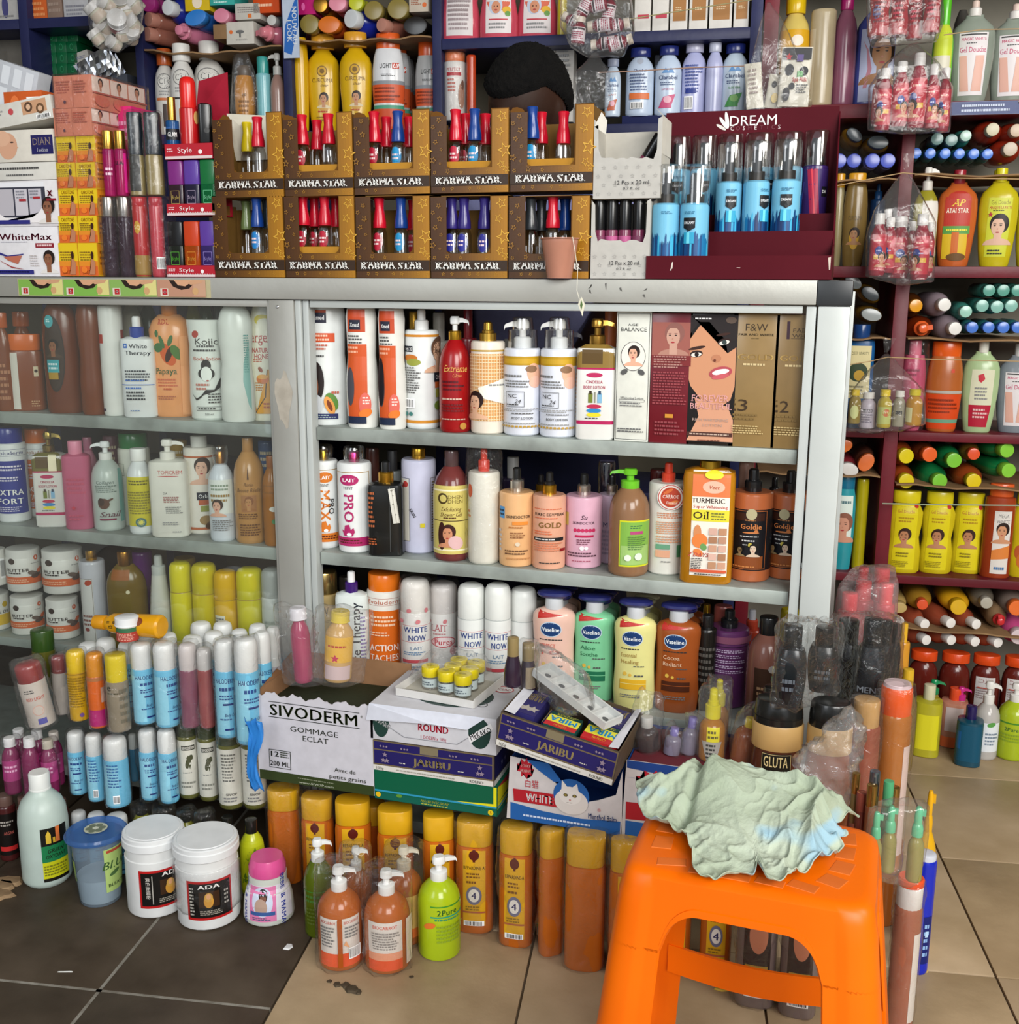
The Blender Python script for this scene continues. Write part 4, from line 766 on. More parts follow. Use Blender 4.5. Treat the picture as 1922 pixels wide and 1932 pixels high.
it('pump_bottle','brown gel pump bottle with lime green pump and green label',1150,1227,884,'rnd','l9a7252',('pumpr','g6cc02c','g6cc02c'),[('R',-.45,.1,1.35,.54,'d0d028'),('R',-.4,.115,1.3,.525,'7fb04a'),('R',-.35,.12,1.2,.3,'9cc070'),('m',.1,.46,.8,.5,2,'3a6a4a'),('R',.1,.41,.75,.44,'b04878'),('m',0,.26,.95,.4,7,'5a8048'),('e',0,.19,.03,'dfe8d8'),('e',.5,.2,.035,'d8e4d4')],hb=.83,cw=.46)
o=it('pump_bottle','white pump bottle with red pump and round red hang label',1224,1297,873,'cyl','pe2e0d6',('press','gd2432c','gd2432c'),[('m',-.5,.52,.9,.58,3,'d08a68'),('m',-.5,.38,.9,.5,6,'d49a78'),('m',-.5,.3,.9,.37,3,'d49a78'),('R',-.5,.245,.2,.29,'6aa080'),('R',-.5,.17,.2,.235,'e0a888'),('R',.55,.17,.85,.28,'4a8a60'),('m',-.2,.12,.3,.14,1,'777')],hb=.83,cw=.36)
d_=o['dims']
t=link('hang_label',lathe('hang_label',[(0,1),(1,1)],.048,None,2,30,0,.0015),o,'pe8e4dc',Matrix.Translation((.006,-d_[1]/2-.002,d_[2]*.72))@Matrix.Rotation(PI/2,4,'X'))
link('printed_label',new_print(surf_face((0,-.024,.0015),(1,0,0),(0,1,0),(0,0,1),.048,.048),.024,.048,[('e',0,.5,.47,'b84038'),('e',0,.5,.44,'e4e0d8'),('e',0,.5,.38,'b8432c'),('E',-.2,.72,.4,.06,'d8703c',30),('E',.2,.3,.4,.07,'d87a3c',20),('T',0,.53,.13,'CARROT','f4e8dc',dict(s=1,W=1.2)),('T',.1,.3,.11,'Dinnar','f4e8dc',dict(s=1,W=.8))]),t)
TUR=[('R',-.6,.07,.82,.93,'e9e2d6'),('R',-.6,.72,.82,.9,'df7a4a'),('E',.2,.8,.42,.05,'e0b8a0'),('T',.2,.8,.03,'Veet','c0502c',dict(i=1,b=1)),('T',.02,.69,.04,'TURMERIC','4a3a34',dict(b=1,W=1.25)),('T',.1,.64,.025,'Super Whitening','c04a3a',dict(W=1.3,b=1)),('R',-.6,.52,.82,.615,'dcd23c'),('T',-.25,.57,.06,'Oil','4a3a20',dict(s=1,b=1,W=.62)),('m',.15,.53,.75,.6,3,'7a7a3a'),('E',-.35,.42,.15,.07,'d08a5a'),('E',-.25,.36,.3,.06,'e08040',30),('E',-.3,.26,.2,.03,'e08040',-30),('E',-.1,.31,.12,.03,'6a9a5a',30),('T',-.3,.245,.035,'7 DAYS','c0504a',dict(i=1,b=1)),('m',-.55,.12,-.1,.22,7,'555')]+[('R',.1+c*.36,.135+r*.07,.4+c*.36,.19+r*.07,('b98a6a','d8b0a0','c99a80','a87a5c','d0a898','b98c74')[(r+c*2)%6])for r in range(5)for c in range(2)]+[('R',-.58,.1,.8,.125,'cf5a3a'),('m',-.4,.075,.7,.095,1,'555')]
it('oil_bottle','square amber turmeric oil bottle with gold cap and crowded label',1289,1388,868,'sq','lc08018',('cyl','mb8902c'),TUR+[('E',.2,.9,.35,.035,'e6e03a')],hb=.94,cw=.4,n=5,dr=.6)
GO=lambda k:[('R',-1.5,.11,1.5,.66,'16151a'),('O',-.95,.12,.8,.65,'a85e30',.0012),('R',-.8,.13,.65,.24,'8a4a24'),('R',-.8,.56,.65,.63,'3a2018'),('E',0,.62,.26,.05,'b8b08c'),('m',-.3,.555,.3,.575,1,'b07a4a'),('T',0,.51,.045,'Goldie','d08048',dict(s=1,b=1,W=1)),('E',0,.455,.4,.008,'c87a44'),('E',.25,.465,.1,.018,'c87a44'),('m',-.5,.41,.5,.43,1,'bbb'),('m',-.4,.37,.4,.395,1,'ccc'),('m',-.35,.335,.35,.355,1,'aaa'),('E',0,.345,.1,.02,'c0b04a'),('f',.15,.23,.13,'14100f','d8c0a8'),('f',-.45,.235,.1,'14100f','8a7450'),('m',-.8,.135,.6,.16,1,'c07a44')]
it('pump_bottle','black and copper lotion bottle with black pump and white portrait',1381,1460,884,'cyl','gb4633a',('press','g191a1c','g191a1c'),GO(0),hb=.8,cw=.42)
it('pump_bottle','black and copper lotion bottle half covered by the pale end post',1452,1531,888,'cyl','gb4633a',('press','g191a1c','g191a1c'),GO(1)+[('R',.8,.11,1.4,.66,'1c2024'),('R',.95,.12,1.3,.17,'b8c4c8')],hb=.8,cw=.42,rot=-14)
ctx(C,1.99,.631)
for a,b,y,bd,cp,lb in[(690,716,845,'g4a2a24',None,'dark brown bottle deep behind the black pump bottle'),(722,760,850,'p8f9492',('cyl','p3a3a3c'),'grey bottle with dark cap deep behind the hang tag'),(945,990,862,'g231c30',('cyl','p9a9a98'),'dark violet bottle deep behind the apricot pump'),
(1000,1040,895,'gb5906a',('dropper','g1c1a1a','mc9962c'),'beige pump deep behind the pink beige pump'),(1128,1160,870,'cd8dcd8',None,'clear bottle deep behind the green pump'),(1225,1262,885,'g5a1c1c',None,'dark red bottle deep behind the white carrot pump'),
(1392,1420,872,'gc9a090',None,'pink pack deep above the copper bottles'),(1440,1480,900,'gb4633a',('press','g191a1c','g191a1c'),'copper pump bottle deep between the two in front'),(1475,1515,905,'gb4633a',('press','g3a8a2c','g191a1c'),'copper bottle with green nozzle deep beside the end post')]:
    it('lotion_bottle',lb,a,b,y,'cyl',bd,cp,dr=.8,hb=.78)

# ================================================================ COUNTER, LOWER SHELF
ctx(C,1.875,.373)
CB=lambda t,s='BUTTER':[('E',-.62,.74,.22,.07,'3a2c28'),('e',.85,.8,.06,'d0603c'),('P',[(.8,.78),(.9,.78),(.85,.86)],'f0e8e0'),('T',-.3,.53,.08,t,'3a3230',dict(b=1,W=1.4)),('T',-.62,.53,.08,'COCOA','b8503c',dict(b=1,W=.6))if t[0]==' ' else('m',.5,.66,1.1,.69,1,'888'),('m',-.9,.43,0,.49,1,'3a3230'),('R',-1.4,.2,1.2,.37,'d4683c'),('m',-1.1,.23,.5,.33,2,'eab08c'),('E',.75,.4,.3,.07,'5a4a44',20),('E',1,.5,.2,.05,'d4683c',30),('E',.5,.46,.22,.05,'6a5a52',-10)]
JARS=[(12,80,1033,1126,'BUTTER','upper white cocoa cream jar with orange band, beside the cut off pale jar'),(80,160,1034,1131,'BUTTER','upper white cocoa cream jar with round brown emblem'),(21,87,1122,1213,'BUTTER','lower white cocoa cream jar with orange band, over the dark gap'),(88,152,1127,1219,'BUTTER','lower white cocoa cream jar beside the pale tall bottle')]
for k,(a,b,y,yb,t,lb)in enumerate(JARS):
    it('cream_jar',lb,a,b,y,'jar','pe3e1da',('wide','pe8e6e0'),CB(t),cat='jar',z='pix' if k<2 else None,yb=yb-3 if k<2 else yb,hb=.8,cw=.97,g='white cocoa cream jars')
it('cream_jar','white jar with barcode cut by the picture edge',-30,14,1035,'jar','pe3e1da',('wide','pe8e6e0'),[('b',.5,.2,1,.75)],cat='jar',z='pix',yb=1110,hb=.8,cw=.97)
it('cream_jar','white jar with yellow oil label under the barcode jar',-40,22,1118,'jar','pe3e1da',('wide','pe8e6e0'),[('R',-1.4,.15,1.4,.45,'d8b43a'),('e',.8,.72,.08,'c9a82c'),('T',.65,.52,.09,'SE OIL','333',dict(b=1,W=.9))],cat='jar',yb=1200,hb=.8,cw=.97)
it('lotion_bottle','tall pale lilac bottle with gold cap and narrow white label',150,200,1039,'cyl','gc3c4cc',('cyl','mb8862c'),[('R',-1.2,.02,.05,.72,'d2d0cc'),('O',-1.1,.03,0,.72,'6a5a50'),('E',-.3,.68,.3,.03,'b0452c',20),('m',-.95,.2,-.1,.34,3,'8a5a50'),('E',-.6,.17,.2,.02,'8a3a34')],hb=.9,cw=.42)
it('shower_gel_bottle','large flat amber olive gel bottle with gold cap',199,277,1040,'rnd','l7d6420',('cyl','ma87430'),[('R',-.7,.72,.3,.82,'9a5a24'),('e',.2,.6,.02,'d8d0b0')],hb=.87,cw=.36,dr=.6)
it('lotion_bottle','pearly white bottle with grey pump beside the yellow capped bottles',278,323,1048,'bell','gcdcdc4',('press','pb8bcb8','pc0c4c0'),[('m',-1.2,.5,-.8,.7,5,'8a7a70')],hb=.8,cw=.6)
for k,(a,b,y,yc,e)in enumerate([(320,364,1060,'gdfd41c',[]),(362,411,1062,'gcfc01c',[('E',-.3,.35,.5,.04,'d8a02c'),('m',-.6,.3,.3,.42,2,'a05020')]),(404,450,1076,'gdfb014',[('R',-1.2,.36,-.1,.52,'e8e4d8'),('R',-1.2,.25,-.1,.34,'b8362c'),('m',-1.1,.4,-.2,.5,3,'777')]),(446,498,1071,'gd6cc1c',[('T',.9,.3,.12,'J','b82c2c',dict(s=1)),('m',-.4,.1,.9,.2,4,'6a6420')])]):
    it('spray_bottle',ORD[k]+' of the four yellow bottles with rounded caps, counted from the pearly bottle',a,b,y,'cyl','g'+yc[1:],('dome',yc),e+[('R',-1.5,.685,1.5,.692,'a08420')],hb=.7,cw=.98,g='yellow capped bottles')
it('spray_bottle','grey capped pale bottle beside the aluminium post',493,538,1072,'cyl','pc3c6c2',('dome','pa4a8a4'),[('R',-1.4,.1,1.4,.6,'c9ccc6'),('m',-.8,.2,.8,.5,5,'aab0aa')],hb=.72,cw=.97)
ctx(C,1.99,.373)
it('lotion_bottle','purple topped bottle deep behind the white pearly bottle',250,290,1040,'cyl','g6a2a7c',None);it('lotion_bottle','golden bottle deep behind the yellow capped bottles',330,372,1052,'cyl','lb0902a',None)
ctx(C,1.875,.373)
it('lotion_bottle','gold cylinder bottle with gold cap touching the aluminium post',583,641,1077,'cyl','gb09a68',('wide','mb09860'),[('T',-.2,.62,.1,'F&W','4a3a24',dict(W=1)),('R',-1,.52,1,.523,'6a5a34'),('m',-.7,.5,.7,.515,1,'8a784c')],hb=.78,cw=.86)
it('pump_bottle','white pump bottle with purple collar and sideways lettering',633,694,1078,'sq','pdbe3e0',('press','pf0f0f0','g3c1c6c'),[('T',.3,.34,.085,'White Therapy','1c2430',dict(b=1,r=90)),('m',.6,.1,.95,.6,14,'7a6aa0')],hb=.81,cw=.4,n=3.2,dr=.6)
it('lotion_bottle','white bottle with orange cap and orange lettered panel',692,759,1079,'cyl','pe6e4dc',('wide','ge8761a'),[('O',-1.25,.71,1.25,.78,'b06a5a'),('T',0,.745,.042,'Evoluderm','b0563a',dict(W=2)),('R',-1.0,.02,1.0,.66,'d8681c'),('m',-.8,.5,.8,.62,3,'f4d0b0'),('m',-.8,.41,.3,.46,2,'f4d0b0'),('T',0,.3,.065,'ACTION','f6e8dc',dict(b=1,W=1.6)),('T',0,.2,.065,'TACHES','f6e8dc',dict(b=1,W=1.6)),('m',-.8,.05,.8,.14,4,'a84c18')],hb=.84,cw=.9)
WN=[('O',-1.1,.42,1.3,.58,'c04050'),('T',.05,.54,.055,'WHITE','2a3f80',dict(b=1,W=1.7)),('T',.15,.46,.055,'NOW','2a3f80',dict(b=1,W=1.2)),('T',.1,.36,.035,'LAIT','5a7a9a',dict(W=.8)),('m',-.8,.29,.8,.33,2,'6a8aaa'),('R',-.9,.22,.9,.25,'c04a54'),('E',-.6,.17,.15,.02,'4a7ab0'),('m',-.3,.08,.9,.2,4,'7a90a8')]
RB=[('E',-.9+.55*i,.62+.1*(i%2),.16,.02,'d07a80',30*i)for i in range(4)]
W1=it('spray_can','white bottle with blue name wrapped in clear film, rosy dots',755,812,1091,'cyl','pe0deda',('dome','pe0dcd6'),WN+RB,hb=.7,cw=.97)
W2=it('spray_can','white bottle with red script wrapped in clear film',806,864,1098,'cyl','pe0deda',('dome','pdcd6d2'),[('T',-.2,.55,.07,'LAIT','b86068',dict(s=1,W=1.1)),('E',.1,.4,.85,.06,'c0404c'),('E',.1,.4,.78,.05,'ead8d8'),('T',.1,.4,.06,'Pures','b8303c',dict(b=1)),('m',-.6,.47,.5,.5,1,'c08a8a')]+RB+[('E',.8,.3,.3,.05,'d08a90')],hb=.7,cw=.97)
for k,(a,b,y)in enumerate([(863,916,1101),(914,964,1101),(961,1013,1108)]):
    it('spray_can',ORD[k]+' of the three plain white domed cans, counted from the film wrapped pair',a,b,y,'cyl','pe0e2df',('dome','pe4e6e2'),[('R',-1.5,.685,1.5,.695,'a8acaa')]+(WN if k<2 else[('T',1.2,.5,.06,'W','2a3f80',dict(b=1)),('m',-.3,.86,0,.9,2,'4a6a9a')]),hb=.7,cw=.98,g='white domed cans')
def VA(c1,w1,w2,tc,band):return[('P',[(-.78,.76),(-.78,.83),(.5,.8)],'b8322c'),('E',-.1,.67,.52,.07,'b8c8d8'),('E',-.1,.67,.48,.062,'1c3a6a'),('T',-.1,.67,.04,'Vaseline','f0f4f4',dict(b=1,W=.82)),('m',-.65,.565,.5,.585,1,'333'),('T',-.25,.52,.038,w1,tc,dict(W=.75)),('T',-.2,.46,.038,w2,tc,dict(W=.85)),('m',0,.41,.6,.43,1,'555'),('e',-.4,.35,.018,'d8b048'),('e',-.15,.34,.014,'d8b048'),('m',.05,.32,.5,.35,1,'555'),('R',-.65,.21,.62,.3,band),('R',-.65,.26,.62,.265,c1),('m',-.6,.13,.55,.17,2,'777')]
VAS=[(1005,1086,1113,'ge0b8a8','PERFECT','10','c04a3c','d8c0b4','pink'),(1082,1161,1121,'g7ec898','Aloe','Soothe','2a6a48','1f6a4a','mint green'),(1159,1239,1130,'gdcd68c','Essential','Healing','a08040','d8a828','pale yellow'),(1237,1323,1137,'g9a4e22','Cocoa','Radiant','e8c8a8','4a2414','cocoa brown')]
for a,b,y,c,w1,w2,tc,band,cn in VAS:
    it('pump_bottle',cn+' body lotion bottle with wide navy pump head',a,b,y,'vas',c,('disc','g262a66','pc9ccd0'),VA(c[1:],w1,w2,tc,band),hb=.85,cw=.6,dr=.6,g='body lotions with navy pumps')
    for j,dd in enumerate((1.94,2.01,2.08)):
        it('pump_bottle',cn+' body lotion bottle standing %s behind the front one of its colour'%ORD[j],a+14+j*9,b-2+j*6,y+6-j*7,'vas',c,('disc','g262a66' if cn!='pale yellow' else 'pc9c6a0','pc9ccd0'),hb=.85,cw=.6,dr=.6,d=dd,g='body lotions with navy pumps')
it('lotion_bottle','black bottle with faint lettering between the brown and purple bottles',1316,1352,1160,'cyl','g1b1917',('cyl','g1a1a1a'),[('m',-.8,.3,.9,.7,6,'55514c')],hb=.86,cw=.6,d=1.92)
it('pump_bottle','metallic purple bottle with black pump and lilac text',1336,1414,1150,'cyl','g5c2f5c',('press','g17181a','g17181a'),[('R',-1.5,.655,1.5,.665,'3a1c3c')]+[('m',-.9,.38+i*.055,.95,.42+i*.055,2,'c0a8c8')for i in range(5)]+[('R',-1.5,.7,1.5,.77,'7f4a62')],hb=.82,cw=.42)
it('shower_gel_bottle','rosy brown scrub bottle with black cap and dark label',1410,1487,1163,'rnd','l8c5c50',('cyl','g19191a'),[('R',-.6,.05,.8,.56,'3a261c'),('e',.3,.56,.035,'9a9490'),('m',-.4,.2,.7,.4,4,'9a7a5c')],hb=.85,cw=.46)
ctx(C,2.0,.373)
for a,b,y,bd,cp,lb in[(1318,1345,1140,'g2a1c14',('cyl','mb8902c'),'gold capped dark bottle deep behind the purple one'),(1395,1440,1150,'gb0402c',('press','pb8b8c0','gb0402c'),'red labelled bottle deep behind the purple one'),(1470,1505,1148,'lb0a01c',None,'olive yellow bottle deep beside the end post'),(1345,1380,1142,'gb05a50',None,'salmon bottle deep above the purple one'),(640,668,1088,'p3a342e',None,'dark bottle deep behind the purple collared pump'),(1000,1030,1130,'pb8b4ac',None,'grey bottle deep behind the pink lotion')]:
    it('lotion_bottle',lb,a,b,y,'cyl',bd,cp,dr=.8,hb=.78)
wrap([OW],amp=.004)
wrap([W1,W2],amp=.003)
# ================================================================ ON THE COUNTER TOP
ZT=1.1578
ctx(C,1.868,ZT)
GOLDB='k6b4413'
def star_face(name,t0,t1,col,seed,lab=None):
    """gradient board with outlined stars between t0 and t1 of the face"""
    r=random.Random(seed);ops=[]
    return ops
def karma(xl,xr,yt,yb,z,label,caps,tall=True,flap=None,tray=True,ear=.0):
    f=C;d=1.868;dep=.085
    u0,u1=f.hit(xl,(yt+yb)/2,d)[0],f.hit(xr,(yt+yb)/2,d)[0];w=u1-u0-.0015;h=f.hit((xl+xr)/2,yt,d)[1]-z
    zt=z+.0005;hh=h-.001
    r=root('nail_polish_box',label,'box',(u0+w/2,d+dep/2,zt),0,'brown and gold star display boxes')
    wl,wr,lo=-w/2+(.28 if ear else.19)*w,w/2-.225*w,.30*hh
    T_=.0012
    body=boxes('body',[(-w/2,dep/2-T_,0,w/2,dep/2,hh*.86),(-w/2,-dep/2+T_,0,-w/2+T_,dep/2-T_,hh*.9),(w/2-T_,-dep/2+T_,0,w/2,dep/2-T_,hh*.97),(-w/2+T_,-dep/2+T_,0,w/2-T_,dep/2-T_,T_)]+([]if tall else[(-w/2,-dep/2,hh-T_,w/2,dep/2,hh)]))
    link('body',body,r,'k7a5a2c')
    # front with a rounded window
    rr=.012;fr=[]
    out=[(-w/2,0),(w/2,0),(w/2,hh),(wr,hh)]
    arc=[(wr-rr+rr*math.cos(a),lo+rr+rr*math.sin(a))for a in[-PI/12*k for k in range(0,7)]]
    arc2=[(wl+rr+rr*math.cos(a),lo+rr+rr*math.sin(a))for a in[-PI/2-PI/12*k for k in range(0,7)]]
    ear_=[(wl,hh*.9),(wl-.006,hh*.965),(wl-.016,hh*.99),(-w/2+.004,hh*(.985-ear))]if tall else[(wl,hh*.955),(wl-.008,hh),(-w/2,hh)]
    if not tall:out=[(-w/2,0),(w/2,0),(w/2,hh),(wr,hh)]
    poly=out+arc+arc2+ear_+([(-w/2,hh*.95)]if tall else[])
    n=len(poly);V=[(x,-dep/2,zz)for x,zz in poly]+[(x,-dep/2+T_,zz)for x,zz in poly]
    me=mk('front',V,[tuple(range(n)),tuple(range(n,2*n))[::-1]]+[(i,n+i,n+(i+1)%n,(i+1)%n)for i in range(n)],False)
    link('front',me,r,GOLDB)
    # print
    rn=random.Random(int(xl));ops=[]
    def C3(t):  # brown to gold across the face
        a=np.array([0x45,0x28,0x0e]);b=np.array([0xa8,0x74,0x16]);k=max(0,min(1,(t+1)/2))**1.3
        return '%02x%02x%02x'%tuple(int(q)for q in a+(b-a)*k)
    tl,tr,vl=2*wl/w,2*wr/w,lo/hh
    for i in range(24):
        a,b=-1+i/12,-1+(i+1)/12;m=(a+b)/2
        top=vl if tl<m<tr else(.985 if m>tr or not tall else.93)
        if m<tl<b or a<tl<m:top=vl if m>tl else top
        ops.append(('R',a,.0,b,top,C3(m),1,1))
    ops.append(('R',-1,.085,1,.215,'33200f',4,1))
    for i in range(9):
        v=.05 if i%3 else.25;t=-.9+i*.23;ops.append(('S',t,v,.026,'b8862a',0,rn.random()*2))
    for t,v,s,in((.86,.9,.075),(.8,.72,.06),(.92,.5,.1),(.84,.33,.06),(.97,.27,.05)):ops.append(('S',t*.98-.0,v,s*.95,'d2a238',0,rn.random()))
    for t,v,s in((-.93,.8,.03),(-.78,.88,.035),(-.87,.62,.035),(-.75,.72,.04),(-.72,.53,.025),(-.93,.4,.045),(-.75,.36,.02),(-.55,.26,.035)):ops.append(('S',t,v,s,'a8782a',0,rn.random()*2))
    ops.append(('T',-.03,.15,.082,'KARMA STAR','fbf9f4',dict(s=1,b=2,W=1.7)))
    if tray:ops.append(('R',tl*.97,vl-.002,tr*.97,vl,'b98430',1,1))
    link('front_print',new_print(surf_face((0,-dep/2,0),(1,0,0),(0,0,1),(0,-1,0),w,hh),w/2,hh,ops),r)
    if tray:link('inner_tray',box('inner_tray',wl-.003,-dep/2+.008,.001,wr+.003,dep/2-.004,lo+.012),r,'kb8842c')
    if flap:link('inner_flap',mk('inner_flap',[(-w/2+.002,dep/2-.01,hh*.5),(w*.1,dep/2-.012,hh*.5),(w*.12,dep/2-.02,hh*1.02),(-w/2-.002,dep/2-.03,hh*1.06)]+[(-w/2+.002,dep/2-.0088,hh*.5),(w*.1,dep/2-.0108,hh*.5),(w*.12,dep/2-.0188,hh*1.02),(-w/2-.002,dep/2-.0288,hh*1.06)],[(0,1,2,3),(7,6,5,4),(0,4,5,1),(1,5,6,2),(2,6,7,3),(3,7,4,0)],False),r,'kd8d2c2')
    # nail polish bottles inside
    names={'c8142c':'red','173f8c':'blue','d8c01c':'yellow','2f2470':'violet','2c3034':'black','6a7a4a':'olive','1c2a34':'dark'}
    for k,cp in enumerate(caps):
        x,cc,lab_,ht=cp[:4];dd=cp[4]if len(cp)>4 else.0
        u,_=f.hit(x,yt+40,d+.02+dd);bw=.027
        z0=zt+(lo+.0125 if tray else T_+.0008)
        H_=f.hit(x,ht,d+.03+dd)[1]-z0
        H_=max(H_,.05)
        lc=lab_
        P=bottle_parts(bw,H_,bw,[(0,.95),(.03,1),(.85,.96),(.95,.8),(1,.6)],'cfff',('polish','g'+cc),([('E',0,1-(.052+.026)/H_,.8,.016/H_,lc),('m',-.5,1-.085/H_,.5,1-.072/H_,2,'e8d0d0')]if lc else[('R',-.5,.05,-.2,.4,'d8d8d8')]),round(1-.052/H_,3),.92,2.6)
        o=root('nail_polish_bottle','%s capped nail polish, %s in %s'%(names[cc],ORD[k],label.replace('brown and gold star ','')),'nail polish',(u,d+.024+dd,z0),0,'nail polish bottles')
        for nm,me,c in P:link(nm,me,o)
    return r
Z2=C.hit(740,367,1.868)[1]
RD,BL,VI,BK,YE='c8142c','173f8c','2f2470','2c3034','d8c01c'
TOPROW=[(403,535,212,366,[(464,YE,None,232,.03),(484,RD,None,222)],'first',dict(flap=1,tray=False,ear=.12)),(536,667,212,366,[(568,RD,'b01c34',218),(596,RD,None,228,.03),(618,RD,None,216)],'second',{}),
(668,812,207,366,[(704,RD,'b01c34',212),(727,RD,None,222,.03),(749,BL,'1c8ac0',211),(770,RD,None,222,.03)],'third',{}),(813,961,205,366,[(858,RD,'b8203a',208),(876,RD,'b8203a',216,.03),(894,BL,'1c8ac0',207),(914,RD,None,216,.03)],'fourth',{}),(963,1121,197,366,[(1003,BL,'1c8ac0',203),(1020,RD,None,213,.03),(1062,RD,None,212)],'fifth',{})]
BOTROW=[(403,537,368,521,[(463,'6a7a4a',None,380,.03),(483,BL,'1c7ac0',374),(502,'1c2a34',None,378,.03)],'first',dict(tray=False)),(538,671,368,521,[(570,RD,'b01c34',371),(592,RD,'b01c34',374,.03),(611,RD,'b01c34',371),(632,RD,None,374,.03)],'second',{}),
(672,812,368,521,[(714,RD,'b01c34',374),(755,BL,'1c8ac0',374),(778,RD,'b01c34',378,.03)],'third',dict(tray=False)),(813,959,368,521,[(851,VI,'2a2c8c',374),(874,VI,'2a2c8c',374),(913,'2f2470','2a2c8c',374)],'fourth',dict(tray=False)),(960,1113,368,521,[(1000,BK,None,375),(1020,BK,None,378,.03),(1042,RD,None,371),(1065,BL,None,376,.03)],'fifth',dict(tray=False))]
for a,b,y,yb,caps,o_,kw in TOPROW:karma(a,b,y,yb,Z2,'brown and gold star upper row box, %s from the red perfume cartons'%o_,caps,True,**kw)
for a,b,y,yb,caps,o_,kw in BOTROW:karma(a,b,y,yb,ZT,'brown and gold star lower row box, %s from the red perfume cartons'%o_,caps,False,**kw)
# cup with tea bag string in front of the boxes
def cup():
    u,z0=C.hit(1055,524,1.842)[0],ZT+.0004
    w=abs(C.hit(1091,450,1.842)[0]-C.hit(1019,450,1.842)[0])*.96;h=C.hit(1055,449,1.842)[1]-z0
    r=root('plastic_cup','small brown ribbed plastic cup standing in front of the star boxes','cup',(u,1.842-.0,z0),0)
    pr=[(0,.66)];
    for i in range(12):pr+=[(.08+i*.07,.68+i*.024),(.11+i*.07,.70+i*.024)]
    pr+=[(.96,.97),(.97,1.04),(1,1.04),(1,.99),(.96,.94),(.1,.64),(.05,.3)]
    link('body',lathe('body',pr,w,None,2,30,0,h,close=True),r,'gb07a66')
    link('tea_bag_string',tube('tea_bag_string',[(w*.42,-w*.3,h*1.01),(w*.5,-w*.36,h*.7),(w*.6,-w*.42,h*.2),(w*.66,-.045,-.02),(w*.74,-.046,-.035)],.0006,5),r,'pe0dccc')
    V=[(-.006,0,0),(0,-.0004,.012),(.006,0,0),(.002,0,-.02)];me=mk('tea_tag',[(x,y+dy,z)for dy in(0,-.0006)for x,y,z in V],[(0,1,2,3),(7,6,5,4),(0,4,5,1),(1,5,6,2),(2,6,7,3),(3,7,4,0)],False)
    t=link('tea_tag',me,r,'kdcd8c4',Matrix.Translation((w*.8,-.048,-.042)))
    link('printed_label',new_print(surf_face((0,-.001,-.012),(1,0,0),(0,0,1),(0,-1,0),.008,.02),.004,.02,[('P',[(0,.95),(.6,.55),(.1,.15),(-.5,.5)],'4d6a35')]),t)
cup()
# grey white polish boxes
def torn_box(xl,xr,yt,z,label,caps,low,lidded):
    d=1.868;dep=.085;u0,u1=C.hit(xl,440,d)[0],C.hit(xr,440,d)[0];w=u1-u0;h=C.hit((xl+xr)/2,yt,d)[1]-z
    r=root('polish_box',label,'box',(u0+w/2,d+dep/2,z+.0005),0,'pale grey polish boxes')
    T_=.0012
    link('body',boxes('body',[(-w/2,dep/2-T_,0,w/2,dep/2,h*(.9 if lidded else.98)),(-w/2,-dep/2+T_,0,-w/2+T_,dep/2-T_,h*.96),(w/2-T_,-dep/2+T_,0,w/2,dep/2-T_,h*.97),(-w/2+T_,-dep/2+T_,0,w/2-T_,dep/2-T_,T_)]),r,'kc6c2b8')
    rn=random.Random(xl);lo=low*h
    jag=[(w*(.44-.88*i/16),lo+(rn.random()-.5)*.006+(.004 if i in(0,16)else 0))for i in range(17)]
    top=[(w/2,h),(w*.44,h*.97),(w*.43,lo+.012)]+jag[1:-1]+[(-w*.43,lo+.015),(-w*.44,h*.93),(-w/2,h*.99)]
    poly=[(-w/2,0),(w/2,0)]+top;n=len(poly);V=[(x,-dep/2,q)for x,q in poly]+[(x,-dep/2+T_,q)for x,q in poly]
    link('front',mk('front',V,[tuple(range(n)),tuple(range(n,2*n))[::-1]]+[(i,n+i,n+(i+1)%n,(i+1)%n)for i in range(n)],False),r,'kb9b7b2')
    ops=[('S',-.85+.34*(i%6)+(.17 if(i//6)%2 else 0),.06+.11*(i//6),.03,'a5a3a0',0,0)for i in range(6*int(low*8))]
    ops+=[('T',.15,.2 if lidded else.2,.052,'12 Pcs x 20 ml','26262a',dict(W=1.0)),('T',.15,.125,.035,'0.7 fl. oz','3a3a3e',dict(W=.5))]
    link('front_print',new_print(surf_face((0,-dep/2,0),(1,0,0),(0,0,1),(0,-1,0),w,h),w/2,h,ops),r)
    if lidded:
        link('torn_flap',mk('torn_flap',[(w/2,-dep/2,h*.55),(w/2,-dep/2,h*1.0),(w/2-.012,-dep/2-.004,h*1.1),(w/2+.0012,dep/2,h*1.0),(w/2+.0012,dep/2,h*.55)],[(0,1,2,3,4)],False),r,'kd8d4ca')
        link('torn_flap',mk('torn_flap',[(-w/2,-dep/2,h*.9),(-w/2+.012,-dep/2-.001,h*1.08),(-w/2+.022,-dep/2,h*.97),(-w/2+.02,-dep/2,h*.8)],[(0,1,2,3)],False),r,'kd8d4ca')
    return r,u0,w
ZP=C.hit(1180,375,1.868)[1]
torn_box(1117,1243,222,ZP,'pale grey box with torn opening holding one leaning polish, upper of two',[],.5,True)
torn_box(1115,1226,376,ZT,'pale grey box with torn window over four black capped polishes, lower of two',[],.48,False)
